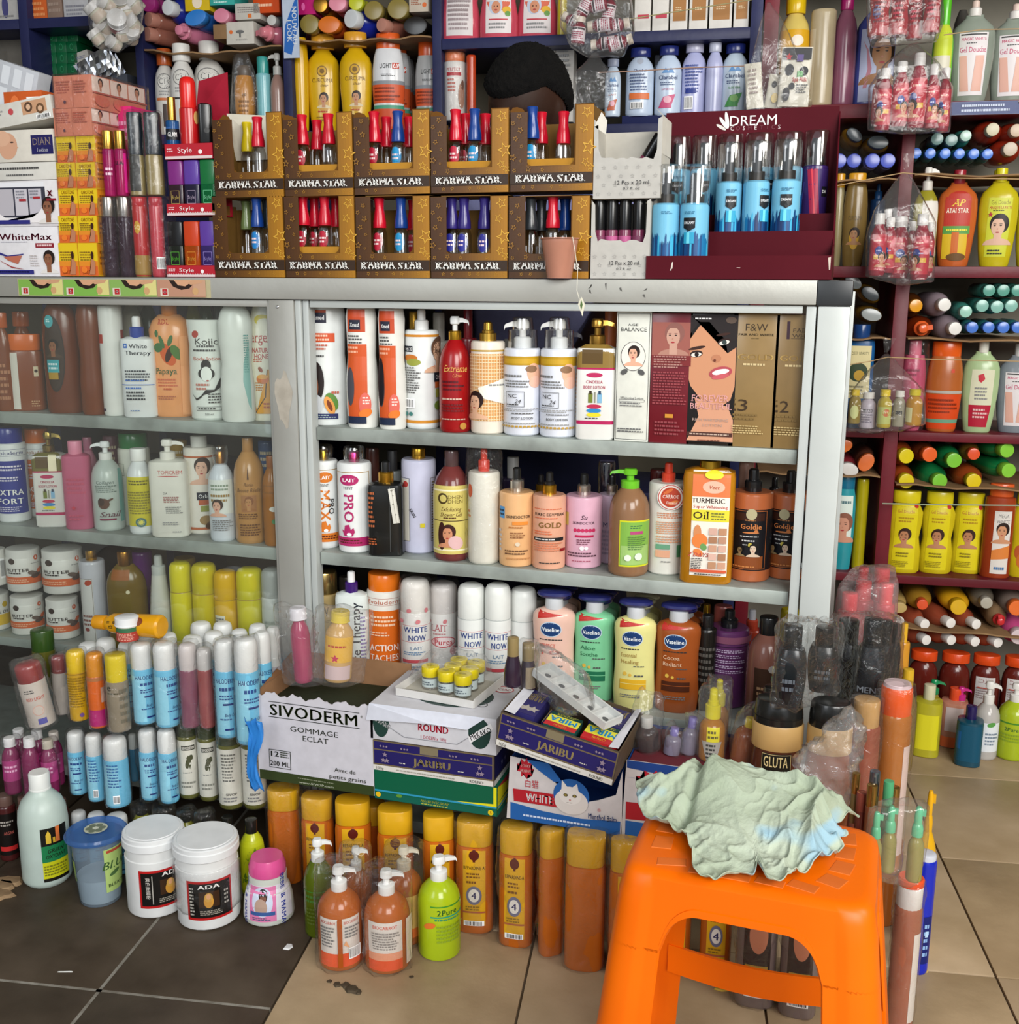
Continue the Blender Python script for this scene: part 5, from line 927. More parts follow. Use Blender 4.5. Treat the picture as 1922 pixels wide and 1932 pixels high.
for k,x in enumerate((1133,1156,1181,1207)):
    u=C.hit(x,400,1.9)[0];H_=.105
    P=bottle_parts(.022,H_,.022,'cyl','g7a3050',('cyl','g151517'),[('R',-1.5,.25,1.5,.42,'b85a8a' if k in(1,2)else '7a3a58'),('R',-1.5,.05,1.5,.24,'1f1a1c')],.52,.96,2)
    o=root('nail_polish_bottle','pink and black polish in the lower grey box, %s from the star boxes'%ORD[k],'nail polish',(u,1.895,ZT+.028),0,'pink and black polishes');[link(nm,me,o)for nm,me,c in P]
u,zz=C.hit(1206,290,1.9)
P=bottle_parts(.022,.085,.022,'cyl','g7a3050',('cyl','g151517'),[],.5,.96,2)
o=root('nail_polish_bottle','black capped polish leaning alone in the upper grey box','nail polish',(u-.02,1.905,ZP+.07),0);o.location=(C.hit(1196,300,1.925)[0],1.925,C.hit(1196,300,1.925)[1]-.035);o.rotation_euler=(0,rad(32),0);[link(nm,me,o)for nm,me,c in P]

# dark red stepped display with blue body mists
MAR=simple_mat('maroon_card','4a0d18',.5,.06,40,'54121e',3);MAR.node_tree.nodes['Principled BSDF'].inputs['Specular IOR Level'].default_value=.08
DU0,DU1=C.hit(1219,480,1.862)[0],C.hit(1568,480,1.862)[0]
def dream():
    w=DU1-DU0;r=root('stepped_display','maroon stepped cardboard display with white winged logo','display',(DU0,1.862,ZT+.0005),0)
    zf=[C.hit(1400,y,1.862+dd)[1]-ZT for y,dd in((483,0),(437,.056),(405,.112))]
    ztop=C.hit(1420,205,2.0)[1]-ZT
    for k,(dd,h,x0)in enumerate(((0,zf[0],0),(.056,zf[1],w*.36),(.112,zf[2],w*.88))):
        link('tier_front',box('tier_front',0 if k==0 else w*.035,dd,.0,w,dd+.002,h),r,MAR)
    link('base',box('base',.0,.0025,0,w,.172,.002),r,MAR)
    link('tier_floor',box('tier_floor',.002,.059,0,w-.002,.1115,zf[0]),r,MAR);link('tier_floor',box('tier_floor',.002,.1145,0,w-.002,.172,zf[1]),r,MAR)
    a=C.hit(1257,214,2.034)[0]-DU0;b=C.hit(1584,200,2.034)[0]-DU0
    zl=C.hit(1257,214,2.034)[1]-ZT;zr=C.hit(1584,200,2.034)[1]-ZT
    V=[(a,.172,.0),(w,.172,.0),(b,.172,zr),(a,.172,zl)];V+=[(x,y+.003,z)for x,y,z in V]
    link('back_panel',mk('back_panel',V,[(0,1,2,3),(7,6,5,4),(0,4,5,1),(1,5,6,2),(2,6,7,3),(3,7,4,0)],False),r,MAR)
    for x in(w,):link('side_panel',mk('side_panel',[(x,0,0),(x,.172,0),(b,.172,zr*.97),(x,.05,zf[0]*1.5),(x,0,zf[0])]+[(x+.002,0,0),(x+.002,.172,0),(b+.002,.172,zr*.97),(x+.002,.05,zf[0]*1.5),(x+.002,0,zf[0])],[(0,1,2,3,4),(9,8,7,6,5)]+[(i,5+i,5+(i+1)%5,(i+1)%5)for i in range(5)],False),r,MAR)
    pw=b-a;f=surf_face((a+pw/2,.172,0),(1,0,0),(0,0,1),(0,-1,0),pw,zl)
    wing=[('E',-.275,.945,.022,.05,'f0ece8',10),('E',-.315,.93,.02,.042,'e8e4e0',35),('E',-.34,.905,.018,.034,'d8d2cc',60)]
    link('front_print',new_print(f,pw/2,zl,wing+[('T',.03,.94,.06,'DREAM','f0ece8',dict(W=.54))]+[('T',-.21+i*.068,.896,.024,c,k_)for i,(c,k_)in enumerate(zip('COSMETICS',('e0d0d0','7a3a44','e0d0d0','6a2a34','e0d0d0','6a2a34','6a2a34','7a3a44','e0d0d0')))]),r)
    link('torn_print',new_print(surf_face((w/2,0,0),(1,0,0),(0,0,1),(0,-1,0),w,zf[0]),w/2,zf[0],[('P',[(-.72,.4),(-.7,.45),(-.695,.75),(-.71,.7)],'cfc4bc'),('P',[(-.73,.36),(-.71,.36),(-.72,.44)],'cfc4bc'),('P',[(0,.5),(.04,.46),(.05,.5)],'b09a94'),('P',[(.985,.4),(.97,.9),(.998,.95),(.998,.4)],'c8b8ac')]),r)
    return zf
ZF=dream()
def mist(lb,xl,xr,yt,d,z,lab=True,rot=0):
    ops=[('R',-1.5,.03,1.5,.66,'6fb4d4')]
    rn=random.Random(int(xl))
    for i in range(22):
        t=-1.45+i*.132;h=rn.uniform(.29,.4);c=('0e3f74','1a6fa4','124a80','3aa8d0','0a2c5c')[rn.randrange(5)]
        ops.append(('P',[(t,.03),(t+.14,.03),(t+.13,h),(t+.07,h+.02),(t,h-.02)],c))
    if lab:ops+=[('P',[(-.35,.53),(-.35,.44),(.05,.41),(.45,.44),(.45,.53)],'16181c'),('T',.05,.485,.024,'DREAMY','e4e8ec',dict(b=1,W=.7)),('R',-.3,.3,.4,.4,'2c9cc4'),('R',-.1,.3,.1,.4,'6fd0e4')]
    ops+=[('m',-.3,.56,.5,.59,2,'3a7a9c')]
    it('body_mist',lb,xl,xr,yt,'cyl','g5a9cc0',('over','g17181a','cfff'),ops,cat='perfume bottle',hb=.65,cw=.99,d=d,z=z,rot=rot,g='blue body mists')
for k,(a,b)in enumerate(((1254,1304),(1304,1353),(1352,1404),(1404,1460),(1461,1515))):
    mist('blue mist bottle in the back tier, %s from the grey boxes'%ORD[k],a,b,259-k*2,1.9775,ZT+ZF[1]+.0015 if k<2 else ZT+ZF[0]+.07 if False else ZT+ZF[1]+.0015,rot=(0,0,10,40,0)[k])
for k,(a,b)in enumerate(((1352,1401),(1403,1454),(1459,1512))):
    mist('blue mist bottle in the middle tier, %s of three'%ORD[k],a,b,271-k*3,1.9215,ZT+ZF[0]+.0015,rot=(10,38,0)[k])
for k,(a,b)in enumerate(((1232,1283),(1285,1340))):
    mist('blue mist bottle in the front tier, %s'%('touching the grey boxes' if k==0 else 'beside the empty step'),a,b,312,1.867,ZT+.003,lab=k==1,rot=(0,-22)[k])
it('body_mist','purple and red mist bottle at the end of the blue row',1514,1564,248,'cyl','g35205c',('over','g17181a','cfff'),[('R',-1.5,.03,1.5,.62,'33205a'),('P',[(-.6,.62),(.2,.62),(.6,.03),(-.1,.03)],'a02444'),('P',[(-.3,.62),(-.2,.62),(.3,.03),(.2,.03)],'e04450'),('R',.6,.35,1.2,.45,'15151a'),('T',.85,.4,.03,'DR','eee',dict(b=1)),('P',[(-1.2,.1),(-1.1,.1),(-.8,.5),(-.85,.5)],'5a4a9c')],cat='perfume bottle',hb=.66,cw=.99,d=1.9775,z=ZT+ZF[1]+.0015)

# cartons at the far end of the counter
ctx(C,1.868,ZT)
def cz(x,y,d=1.868):return C.hit(x,y,d)[1]
zA=cz(50,428);zB=cz(50,341);zC=cz(50,307);zD=cz(50,244)
WX=[('T',-.02,.8,.14,'WhiteMax','6a1c34',dict(b=1,W=1.65)),('R',.28,.58,.85,.67,'8a1c2c'),('m',.32,.59,.8,.66,1,'e8c8c8'),('m',-.8,.68,.1,.71,1,'99a'),('P',[(-1,.72),(-.9,.5),(-.6,.42),(-.1,.46),(-.1,.44),(-.6,.39),(-.95,.46),(-1,.6)],'2f2f7c'),('P',[(-.75,.4),(-.15,.42),(-.3,.25),(-.6,.32)],'b86a54'),('P',[(-.95,.35),(-.5,.2),(-.1,.14),(-.5,.17)],'a04444'),('f',.68,.03,.5,'241a18','8a5c44','e0dcd8')]+[('m',.1,.2+i*.05,.4,.24+i*.05,1,'c0b8b8')for i in range(5)]+[('R',-1,.05,.2,.13,'2f2f7c'),('m',-.95,.065,.15,.115,1,'ccd')]
carton('lotion_carton','white carton with large dark red lettering and smiling woman, bottom of its stack',-8,112,428,'ke4e2e6',WX,z=ZT,depth=.1)
o=carton('lotion_carton','torn white carton showing grey tubes through its hole, with a smiling woman',-8,110,341,'ke0dde0',[('R',-.99,.2,.62,.86,'3a3a48'),('R',-.99,.86,.6,.96,'e8e8ee'),('R',-.35,.24,.05,.82,'c8c4cc'),('R',-.9,.24,-.4,.82,'b8b4bc'),('R',.1,.24,.5,.82,'c2bec8'),('m',-.3,.6,0,.8,3,'8a8a94'),('m',.15,.6,.45,.8,3,'8a8a94'),('R',-.2,.55,.02,.6,'a82c34'),('R',.25,.6,.47,.65,'a82c34'),('P',[(-.99,.34),(-.7,.2),(-.3,.14),(.2,.2),(.4,.3),(.62,.5),(.62,.08),(-.99,.08)],'ece8ea'),('R',-.99,.05,.1,.14,'2f2f7c'),('f',.7,.02,.62,'241a18','8a5c44','e0dcd8'),('T',.8,.75,.2,'x','8a1c34',dict(b=1)),('R',.68,.55,.98,.6,'8a1c2c')],z=zA+.0005,depth=.1)
carton('lotion_carton','thin cream carton with two lines of black text',-8,108,307,'kd8d6cf',[('m',-.9,.55,.85,.8,1,'444'),('m',-.6,.2,.6,.38,1,'666')],z=zB+.001,depth=.1)
carton('lotion_carton','cream carton with a face in profile and navy name plate',-8,103,245,'kdbd6cb',[('E',-.55,.5,.32,.42,'d0a084',-10),('E',-.75,.75,.3,.25,'d8ac90'),('P',[(-.35,.55),(-.18,.45),(-.3,.4)],'d0a084'),('E',-.4,.62,.06,.025,'4a3a34'),('R',.25,.22,.98,.82,'22205a'),('T',.6,.62,.22,'DIAN','8a7a70',dict(s=1,W=.6)),('T',.62,.36,.14,'Lotion','d8d8e8',dict(b=1,W=.36))],z=zC+.0015,depth=.1)
carton('cream_carton','leaning white carton printed with two round flower pictures',-20,103,190,'kd6d4cc',[('R',.1,.35,.85,.9,'c89a78'),('e',.3,.65,.22,'5a4030'),('e',.65,.5,.22,'6a4c34'),('e',.3,.65,.12,'d8b090'),('e',.65,.5,.12,'d8b090'),('e',-.25,.6,.14,'c04a50'),('m',-.9,.5,-.4,.75,2,'999'),('b',.5,.05,.95,.25)],z=zD+.010,depth=.08,tilt=(0,-7))
carton('cream_carton','orange carton with bar code lying behind the flower carton',10,82,172,'kd0602c',[('b',.2,.3,.85,.85),('E',-.4,.5,.3,.4,'e87a40')],z=zD+.012,depth=.05,d=1.98)
carton('cream_carton','shiny white blister carton leaning at the very edge',-30,44,120,'kc4c8cf',[('R',-.8+.6*i,.1+.3*j,-.4+.6*i,.35+.3*j,'dfe4ea')for i in range(3)for j in range(3)],z=zD+.012,depth=.04,d=2.04,tilt=(0,18))
# orange and yellow carrot cartons, two by five
rows=[(515,458),(458,407),(406,355),(354,306),(305,256)]
zs=[ZT]+[cz(150,y)for y in(460,409,357,308,258)]
CRT=lambda flip:[('R',-.98,.02,.98,.98,'e0c020'),('R',-.98,.02,.98,.35,'d8662c'),('R',-.98,.3,.98,.45,'e08a28'),('T',0,.85 if not flip else.12,.13,'CAROTONE','a04a10',dict(b=1,W=1.3,r=180 if flip else 0)),('m',-.8,.45,.6,.75,4,'8a6a1c'),('P',[(.1,.05),(.7,.05),(.8,.4),(.4,.6),(.3,.3)],'b87c5c'),('E',.5,.62,.15,.12,'3a1c14'),('E',-.4,.2,.3,.1,'e87c2c')]
for k in range(5):
    for j,(a,b)in enumerate(((112,149),(149,186))):
        carton('cream_carton','yellow orange carton, %s layer up, %s'%(ORD[k],'beside the white cartons' if j==0 else 'beside the perfume bottles'),a-(4 if k>2 else 0)+1,b-(4 if k>2 else 0),rows[k][1],'kd8a020',CRT(k in(0,4)),[('R',-.95,.05,.95,.95,'d88a20'),('m',-.8,.3,.8,.8,3,'8a4a10')],z=zs[k]+.0006,depth=.055,bev=.0012,d=1.868+.0 if k<3 else 1.87,g='yellow orange cartons')
film('plastic_wrap','clear film around the upper yellow orange cartons',[C.pt(C.hit(x,300,1.866)[0],dd,z)for x in(105,184)for dd in(1.865,1.927)for z in(zs[3],zs[5]+.002)],amp=.0008,smooth=0)
zP=zs[5]
for k in range(2):
    zz=cz(145,205)if k else zP+.001
    carton('cream_carton','%s salmon carton wrapped pair over the yellow orange ones'%('upper' if k else 'lower'),103,174,142 if k else 203,'kcf8068',[('R',-.02,.05,.02,.95,'b86a54'),('m',-.85,.45,-.1,.85,5,'a8584a'),('m',.1,.45,.85,.85,5,'a8584a'),('e',-.4,.2,.05,'5a3a4a')],
[('R',-.98+.66*i,.52,-.36+.66*i,.97,'ead2c6')for i in range(3)]+[('f',-.68+.66*i,.5,.44,'2a1a16','c08468','e8d8d0')for i in range(3)]+[('E',-.68+.66*i,.25,.26,.18,'d0705c')for i in range(3)]+[('R',-1,.46,1,.5,'b85a50')],z=zz,depth=.17,rot=0)
film('plastic_wrap','clear film around the salmon cartons',[C.pt(C.hit(x,170,1.866)[0],dd,z)for x in(101,178)for dd in(1.864,2.04)for z in(zP,cz(140,142)+.003)],amp=.0008,smooth=0)
# perfume bottles and sprays
it('perfume_bottle','dark grey perfume bottle at the foot of the yellow cartons',192,222,372,'cyl','t4a2c44',('cyl','ma09a94'),hb=.76,cw=.96,z=ZT,cat='perfume bottle',g='wrapped perfumes')
it('perfume_bottle','dark grey perfume bottle beside the red slim perfume',222,252,372,'cyl','t4a2c44',('cyl','ma09a94'),hb=.76,cw=.96,z=ZT,cat='perfume bottle',g='wrapped perfumes')
it('perfume_bottle','slim red perfume can with gold base and oval badge',250,281,372,'cyl','gb01c20',('cyl','gb82430'),[('R',-1.5,.0,1.5,.27,'9a7a3a'),('E',-.4,.62,.4,.08,'c8982c'),('T',-.4,.62,.05,'SQ','f0e0b0')],hb=.9,cw=.98,z=ZT,cat='perfume bottle',g='wrapped perfumes')
it('perfume_bottle','slim rose red perfume can beside the small red cartons',282,309,372,'cyl','gb83444',('cyl','gb02a3a'),[('b',-.2,.1,1.2,.25)],hb=.9,cw=.98,z=ZT,cat='perfume bottle',g='wrapped perfumes')
film('plastic_wrap','crinkled clear film around four slim perfumes',[C.pt(C.hit(x,440,1.866)[0],dd,z)for x in(190,312)for dd in(1.862,1.91)for z in(ZT,cz(250,370))],amp=.0025)
zU=cz(240,369)
it('perfume_bottle','magenta body spray with gold cap on top of the slim perfumes',193,218,247,'cyl','tc02c7c',('cyl','mb89040'),[('m',-.6,.3,.6,.45,2,'e8c8d8')],hb=.72,cw=.9,z=zU,cat='perfume bottle')
it('perfume_bottle','magenta body spray with gold cap beside the black wrapped bottles',216,240,247,'cyl','tc8307c',('cyl','mb89040'),[('T',-.1,.5,.06,'GLAM','2a1a24',dict(b=1)),('R',.5,.05,1,.65,'e02c90')],hb=.72,cw=.9,z=zU,cat='perfume bottle')
b1=it('perfume_bottle','black and gold wrapped perfume bottle beside the magenta sprays',240,272,213,'sq','g8a7a4c',('cyl','g1c242c'),[('R',-1.2,.05,.4,.62,'20201c')],hb=.5,cw=.96,z=zU,cat='perfume bottle',n=3)
b2=it('perfume_bottle','black and gold wrapped perfume bottle printed with twenty four',272,306,213,'sq','g8a7a4c',('cyl','g1c242c'),[('T',0,.56,.1,'24','c0b070',dict(s=1))],hb=.5,cw=.96,z=zU,cat='perfume bottle',n=3)
wrap([b1,b2],amp=.004)
carton('cream_carton','bright pink carton standing behind the black wrapped perfumes',213,250,201,'kd82c74',[('m',-.7,.6,.7,.85,3,'f0a0c8'),('R',-.7,.4,.7,.5,'7a3a9a')],z=zU+.01,d=1.95,depth=.08)
# red card trays of small perfumes
def tray(yl,yb,z,cols,nm,last=False):
    d=1.868;u0,u1=C.hit(309,yl,d)[0],C.hit(401,yl,d)[0];w=u1-u0;h=cz(355,yl)-z;lo=h*.28 if True else 0
    r=root('perfume_tray',nm,'display',(u0+w/2,d,z+.0004),0,'red and white perfume trays')
    link('body',boxes('body',[(-w/2,0,0,w/2,.002,.022),(-w/2,.06,0,w/2,.062,.05),(-w/2,.0025,0,w/2,.0595,.002)]),r,'ka81c30')
    link('front_print',new_print(surf_face((0,0,0),(1,0,0),(0,0,1),(0,-1,0),w,.022),w/2,.022,[('R',-.99,.02,.99,.98,'b0202f'),('R',-.99,.02,.99,.22,'d8c8c8')]+[('e',-.9+.1*i,.26,.05,'d8c8c8')for i in range(19)]+[('T',-.15,.6,.34,'Style','f4eeee',dict(W=.6)),('e',.5,.48,.17,'f0e8e8'),('m',-.9,.45,-.6,.75,2,'e8c0c4')]),r)
    for k,(cc,bc,lc)in enumerate(cols):
        x=-w/2+w*(k+.5)/3
        P=bottle_parts(w/3-.002,h-.004,.03,'cyl',bc,('cyl',cc),[('O',-.55,.2,.55,.44,lc),('T',0,.32,.07,'Style',lc,dict(b=1,W=.9)),('m',-.4,.1,.4,.15,1,lc)],.56,.98,8)
        o=root('perfume_bottle','%s capped square perfume in the %s'%(('purple','violet','green','black','orange red','violet')[k+(3 if last else 0)],'lower tray' if last else 'upper tray'),'perfume bottle',(u0+w/2+x,d+.02,z+.003),0,'small square perfumes')
        for n_,me,c in P:link(n_,me,o)
zT1=cz(355,412);
tray(416,515,ZT,[('g17171a','g141a14','5ab03c'),('gc4401c','td8641c','e0a040'),('g5c3c9a','g2c1c5c','9a8ad0')],'red card tray of square perfumes standing on the counter',True)
z1=cz(355,407);tray(300,405,z1,[('g7c2a7c','g2a1420','c0a860'),('g5c3c9a','g181430','b0a0b8'),('g146a38','t1c8a50','7ad0a0')],'red card tray of square perfumes stacked on the other tray')
z2=cz(355,300)
r=root('perfume_tray','uppermost red card tray with a red can and blue spray','display',(C.hit(355,280,1.868)[0],1.868,z2),0,'red and white perfume trays')
w=C.hit(399,280,1.868)[0]-C.hit(309,280,1.868)[0]
link('body',boxes('body',[(-w/2,0,0,w/2,.002,.028),(-w/2,.06,0,w/2,.062,.03),(-w/2,.0025,0,w/2,.0595,.002)]),r,'ka81c30')
link('front_print',new_print(surf_face((0,0,0),(1,0,0),(0,0,1),(0,-1,0),w,.028),w/2,.028,[('R',-.99,.02,.99,.98,'b0202f'),('R',-.99,.02,.99,.2,'d8c8c8'),('T',-.15,.6,.34,'Style','f4eeee',dict(W=.6)),('e',.5,.45,.15,'f0e8e8'),('m',-.9,.45,-.6,.75,2,'e8c0c4')]),r)
it('perfume_bottle','blue glitter spray with gold neck in the uppermost red tray',312,338,184,'cyl','t1c6ab0',('cyl','mb89040'),[('R',-1.4,.3,1.4,.48,'1a1c24'),('T',0,.39,.08,'GLAM','eee',dict(b=1,W=1.4))],hb=.62,cw=.6,z=z2+.003,d=1.872,cat='perfume bottle')
it('spray_can','tall bright red deodorant can with rounded red cap',337,373,146,'cyl','gb8161a',('dome','gd8201c'),[('E',.95,.5,.35,.08,'c89a5c')],hb=.62,cw=.86,z=z2+.003,d=1.872,cat='spray can')
it('spray_can','black bottle under the open red carton lid',375,402,196,'sq','g121112',None,[('e',.2,.5,.05,'2a2a2a')],z=z2+.003,d=1.885,n=4)
def lidcard():
    u,z=C.hit(378,200,1.96);r=root('open_carton','open red carton lid raised behind the red can','box',(u,1.96,z),0)
    V=[(-.012,0,-.02),(.062,0,-.02),(.075,-.02,.055),(.002,-.005,.045)];V+=[(x,y+.002,q)for x,y,q in V]
    link('lid',mk('lid',V,[(0,1,2,3),(7,6,5,4),(0,4,5,1),(1,5,6,2),(2,6,7,3),(3,7,4,0)],False),r,'ka82438')
    link('body',box('body',-.01,0,-.10,.062,.05,-.02),r,'ka01c30')
lidcard()
# ================================================================ ON THE WALL SHELVES
ctx(S,.02,1.545)
def cartons_at(lst,d,z,dep=.07,g=None):
    for lb,a,b,y,col,ops,*zz in lst:carton('cream_carton',lb,a,b,y,col,ops,depth=dep,d=d,z=(zz[0]if zz else z)+.0005,g=g)
cartons_at([('white carton with small blue emblem on the high shelf by the picture edge',-20,41,-30,'kb8b6b4',[('E',0,.4,.2,.3,'4a4a7c'),('m',-.6,.1,.6,.2,1,'888')]),('orange plastic pack on the high navy shelf',56,89,-25,'kc8602c',[('m',-.8,.1,.8,.9,5,'e89a60')]),
('pale brown pack on the high navy shelf',90,118,-22,'k8a7468',[('m',-.8,.2,.8,.8,3,'a08c80')]),('white grey carton at the end of the high navy shelf',121,168,-20,'kb8b8bc',[('m',-.8,.1,.8,.5,3,'8a8a94')])],.03,1.857)
cartons_at([('grey wrapped pack lying in the dim first bay',-10,46,60,'k6a6660',[],1.72),('small yellow carton in the dim first bay',-8,18,96,'k8a6c24',[],1.66),('dim brown carton low in the first bay',-10,40,130,'k4a3c30',[],1.55)],.12,1.6)
for j,y0,n,off in((0,175,3,0),(1,150,3,0),(2,128,4,1),(3,107,4,1),(4,86,4,0),(5,66,4,1)):
    z=S.hit(110,y0+14+(9 if j==0 else 0),.1)[1]
    for k in range(n):
        x=68+k*20+off*2
        carton('soap_carton','green soap carton, %s layer up, %s from the navy upright'%(ORD[j],ORD[k]),x,x+19.5,y0-8,'g0d6038',[('E',0,.5,.35,.3,'2f8a5c'),('E',0,.5,.28,.22,'0d5a34')],depth=.08,d=.1,z=z,bev=.0015,g='green soap cartons')
cartons_at([('navy and white box carrying the green soaps',66,158,190,'k23284c',[])],.1,1.545)
carton('cream_carton','small white carton balanced beside the green soaps',143,172,97,'kc9c4bc',[('m',-.6,.3,.6,.6,2,'7a80a0')],d=.1,z=S.hit(155,117,.1)[1],depth=.04,tilt=(0,-14))
def foil():
    u,z=S.hit(180,128,.03);r=root('foil_blister_pack','crumpled silver blister packs leaning between the soaps and the jar bag','blister pack',S.pt(u,.03,z),S.ang);r.rotation_euler=(rad(10),rad(-26),S.ang)
    rn=random.Random(3);n,m_=12,5;V=[];Fc=[]
    for j in range(m_):
        for i in range(n):V.append((-.055+.11*i/(n-1),rn.uniform(-.006,.006),-.02+.055*j/(m_-1)))
    Fc=[(j*n+i,j*n+i+1,(j+1)*n+i+1,(j+1)*n+i)for j in range(m_-1)for i in range(n-1)]
    for q in range(3):link('foil_sheet',mk('foil_sheet',[(x+.004*q,y+.012*q,zz-.012*q)for x,y,zz in V],Fc,False),r,'mc4c8d0')
foil()
cartons_at([('dark grey carton under the silver blister packs',190,243,140,'k4a4e58',[('R',-.6,.5,.5,.8,'9aa0a8')],1.6),('silver grey carton low beside the navy upright',214,248,160,'ka4a8ac',[('m',-.7,.3,.7,.8,4,'70747a')],1.58)],.06,1.545)
# bay of white capped bottles
CT=[('E',-.05,.62,.72,.09,'6a6a6a'),('E',-.05,.62,.66,.082,'d8d6d0'),('T',-.05,.62,.07,'CT+','555',dict(W=.95)),('m',-.6,.45,.6,.52,2,'999')]
it('lotion_bottle','white bottle with orange brown cap behind the two white capped ones',291,332,93,'rnd','pcfccc6',('cyl','gb0501c'),CT+[('R',-.9,.4,.9,.43,'c8703c'),('R',-.3,.1,.3,.36,'3a2820')],hb=.82,cw=.72)
it('lotion_bottle','white bottle with white cap, circled letters and red cross',320,367,84,'rnd','pdcdad6',('cyl','pe0deda'),CT+[('T',.45,.62,.05,'+','c0502c',dict(b=1)),('R',-.9,.38,.9,.4,'333')],hb=.82,cw=.72,d=-.01)
it('lotion_bottle','white bottle with pale cap and circled letters beside the red carton lid',364,427,80,'rnd','pd8d6d0',('cyl','pd0cec8'),CT,hb=.82,cw=.62)
o1=it('lotion_bottle','orange yellow tube bottle inside crinkled film',442,482,125,'tap','gc8862c',('cyl','p5a4a3c'),[('m',-.6,.3,.6,.5,3,'8a5a1c'),('T',-.1,.55,.06,'fF','5a3a14',dict(i=1))],hb=.85,cw=.7)
film('plastic_wrap','grey crinkled film bag around the orange yellow tube bottle',[S.pt(S.hit(x,y,dd)[0],dd,S.hit(x,y,dd)[1])for x,y in((436,215),(488,215),(480,140),(465,98),(442,102))for dd in(.005,.07)],amp=.004,m=BAG)
it('spray_bottle','slim turquoise spray bottle beside the film bag',483,511,108,'cyl','g7fbcc4',('cyl','g3a9a94'),[],hb=.78,cw=.8)
it('pump_bottle','rosy brown pump bottle with pale grey pump by the navy upright',509,538,101,'rnd','g9a7a70',('pumpr','pb4b2ac','pb4b2ac'),[],hb=.74,cw=.55)
def lies(lst,d=.012,**kw):
    for t in lst:
        lb,xc,yc,rc,rb,bd,cp=t[:7];k=dict(kw);k.update(t[7]if len(t)>7 else{})
        lie('lotion_bottle','lying '+lb,xc,yc,rc,rb,bd,cp,d=d,**k)
lies([('magenta cap bottle at the top of the bay',278,5,15,16,'g8a2c6a',('cyl','g9a2c74')),('royal blue bottle with white cap at the top of the bay',316,14,13,24,'g1f2c8c',('cyl','pd8dce0'),dict(yaw=-12)),('bright blue oval capped bottle',368,33,21,22,'g2a6ac0',('cyl','g2f7ccc'),dict(dr=.62,roll=15)),
('rosy brown bottle, upper of two',279,36,12,14,'g8f5a4c',('cyl','gb88070'),dict(yaw=-25,sty='cyl')),('rosy brown bottle, lower of two',276,64,12,14,'g8f5a4c',('cyl','gb88070'),dict(yaw=-25,sty='cyl')),('pink capped magenta bottle beside the white cartons',417,29,15,17,'gb04468',('cyl','gd8849c'),dict(dr=.8)),
('grey bottle with small white cap beside the navy upright',512,38,9,16,'g4a5258',('cyl','pc0c0bc'))])
lies([('pink pump bottle with raised nozzle',336,56,14,17,'gc0708c',('spray','gd8849c','gd8849c'),dict(yaw=-12)),('pink pump bottle pointing towards the white tree carton',492,60,14,19,'gc46c80',('spray','gd8808c','gd8808c'),dict(yaw=-30,roll=180))])
TREE=[('R',-.06,.3,.06,.5,'555'),('E',0,.55,.3,.08,'6a6a6a'),('e',-.65,.55,.09,'d86a2c'),('m',-.3,.15,.6,.25,2,'888')]
cartons_at([('white carton with tiny tree drawing lying on the cardboard',428,480,41,'kc9c5bc',TREE,S.hit(450,82,.012)[1]),('white carton with orange square above the tree carton',445,492,6,'kc4c0b8',[('R',.0,.1,.3,.35,'d8702c'),('m',-.8,.4,.8,.8,3,'8a8480')],S.hit(450,39,.03)[1]),('orange carton at the top beside the navy upright',478,527,-25,'kcc4c1c',[('m',-.6,.2,.6,.4,1,'f0c0a0')],S.hit(500,26,.03)[1]),
('yellow carton tilted at the top of the bay',350,396,-22,'kd0b01c',[('E',0,.4,.4,.3,'e8d8c0')],S.hit(370,24,.04)[1]),('turquoise carton at the top of the bay',397,443,-24,'k3aa49c',[('m',-.7,.1,.7,.4,2,'c8e8e4')],S.hit(400,14,.04)[1]),('open brown carton between the lying bottles',404,430,46,'k8a6c4c',[],S.hit(415,72,.012)[1])],.025,1.77,.09)
# bay of yellow bottles
ctx(S,.02,1.545)
CUR=[('e',0,.62,.055,'7a5a1c'),('e',0,.62,.045,'c89a20'),('e',0,.62,.025,'7a5a1c'),('T',0,.53,.042,'CURCUMA','6a4a14',dict(W=1.3)),('T',.1,.48,.03,'clear','6a4a14',dict(i=1)),('E',.05,.3,.32,.1,'c89a48'),('f',.05,.24,.17,'2a1a14','c08c68','d8c8a0'),('m',-.3,.2,.4,.23,1,'b03c1c'),('m',-.4,.12,.5,.17,2,'8a6a1c')]
it('lotion_bottle','yellow bottle seen edge-on behind the blue hanging tag',552,582,72,'tap','gd8a810',None,[],dr=.9)
it('lotion_bottle','glossy yellow turmeric bottle with woman portrait beside the blue tag',578,641,66,'shampoo','gd6aa14',('wide','gd89a28'),CUR,hb=.86,cw=.7,dr=.6)
it('lotion_bottle','glossy yellow turmeric bottle with woman portrait beside the orange and white one',640,702,62,'shampoo','gd6aa14',('wide','gd89a28'),CUR,hb=.86,cw=.7,dr=.6)
LU=[('R',-1.5,.28,1.5,.47,'d2562c'),('R',-1.5,.47,1.5,.51,'8a8e94'),('R',-1.5,.22,1.5,.26,'4a9a7c'),('T',-.12,.66,.05,'LIGHT','2a2a2a',dict(W=.75)),('R',.3,.63,.78,.69,'c8422c'),('T',.54,.66,.045,'UP','fff',dict(i=1,b=1)),('m',-.4,.55,.5,.58,2,'555'),('m',-.9,.38,.9,.45,2,'8a3418'),('m',-.9,.3,.9,.37,2,'8a3418'),('R',-1.5,.0,1.5,.22,'c84c20')]
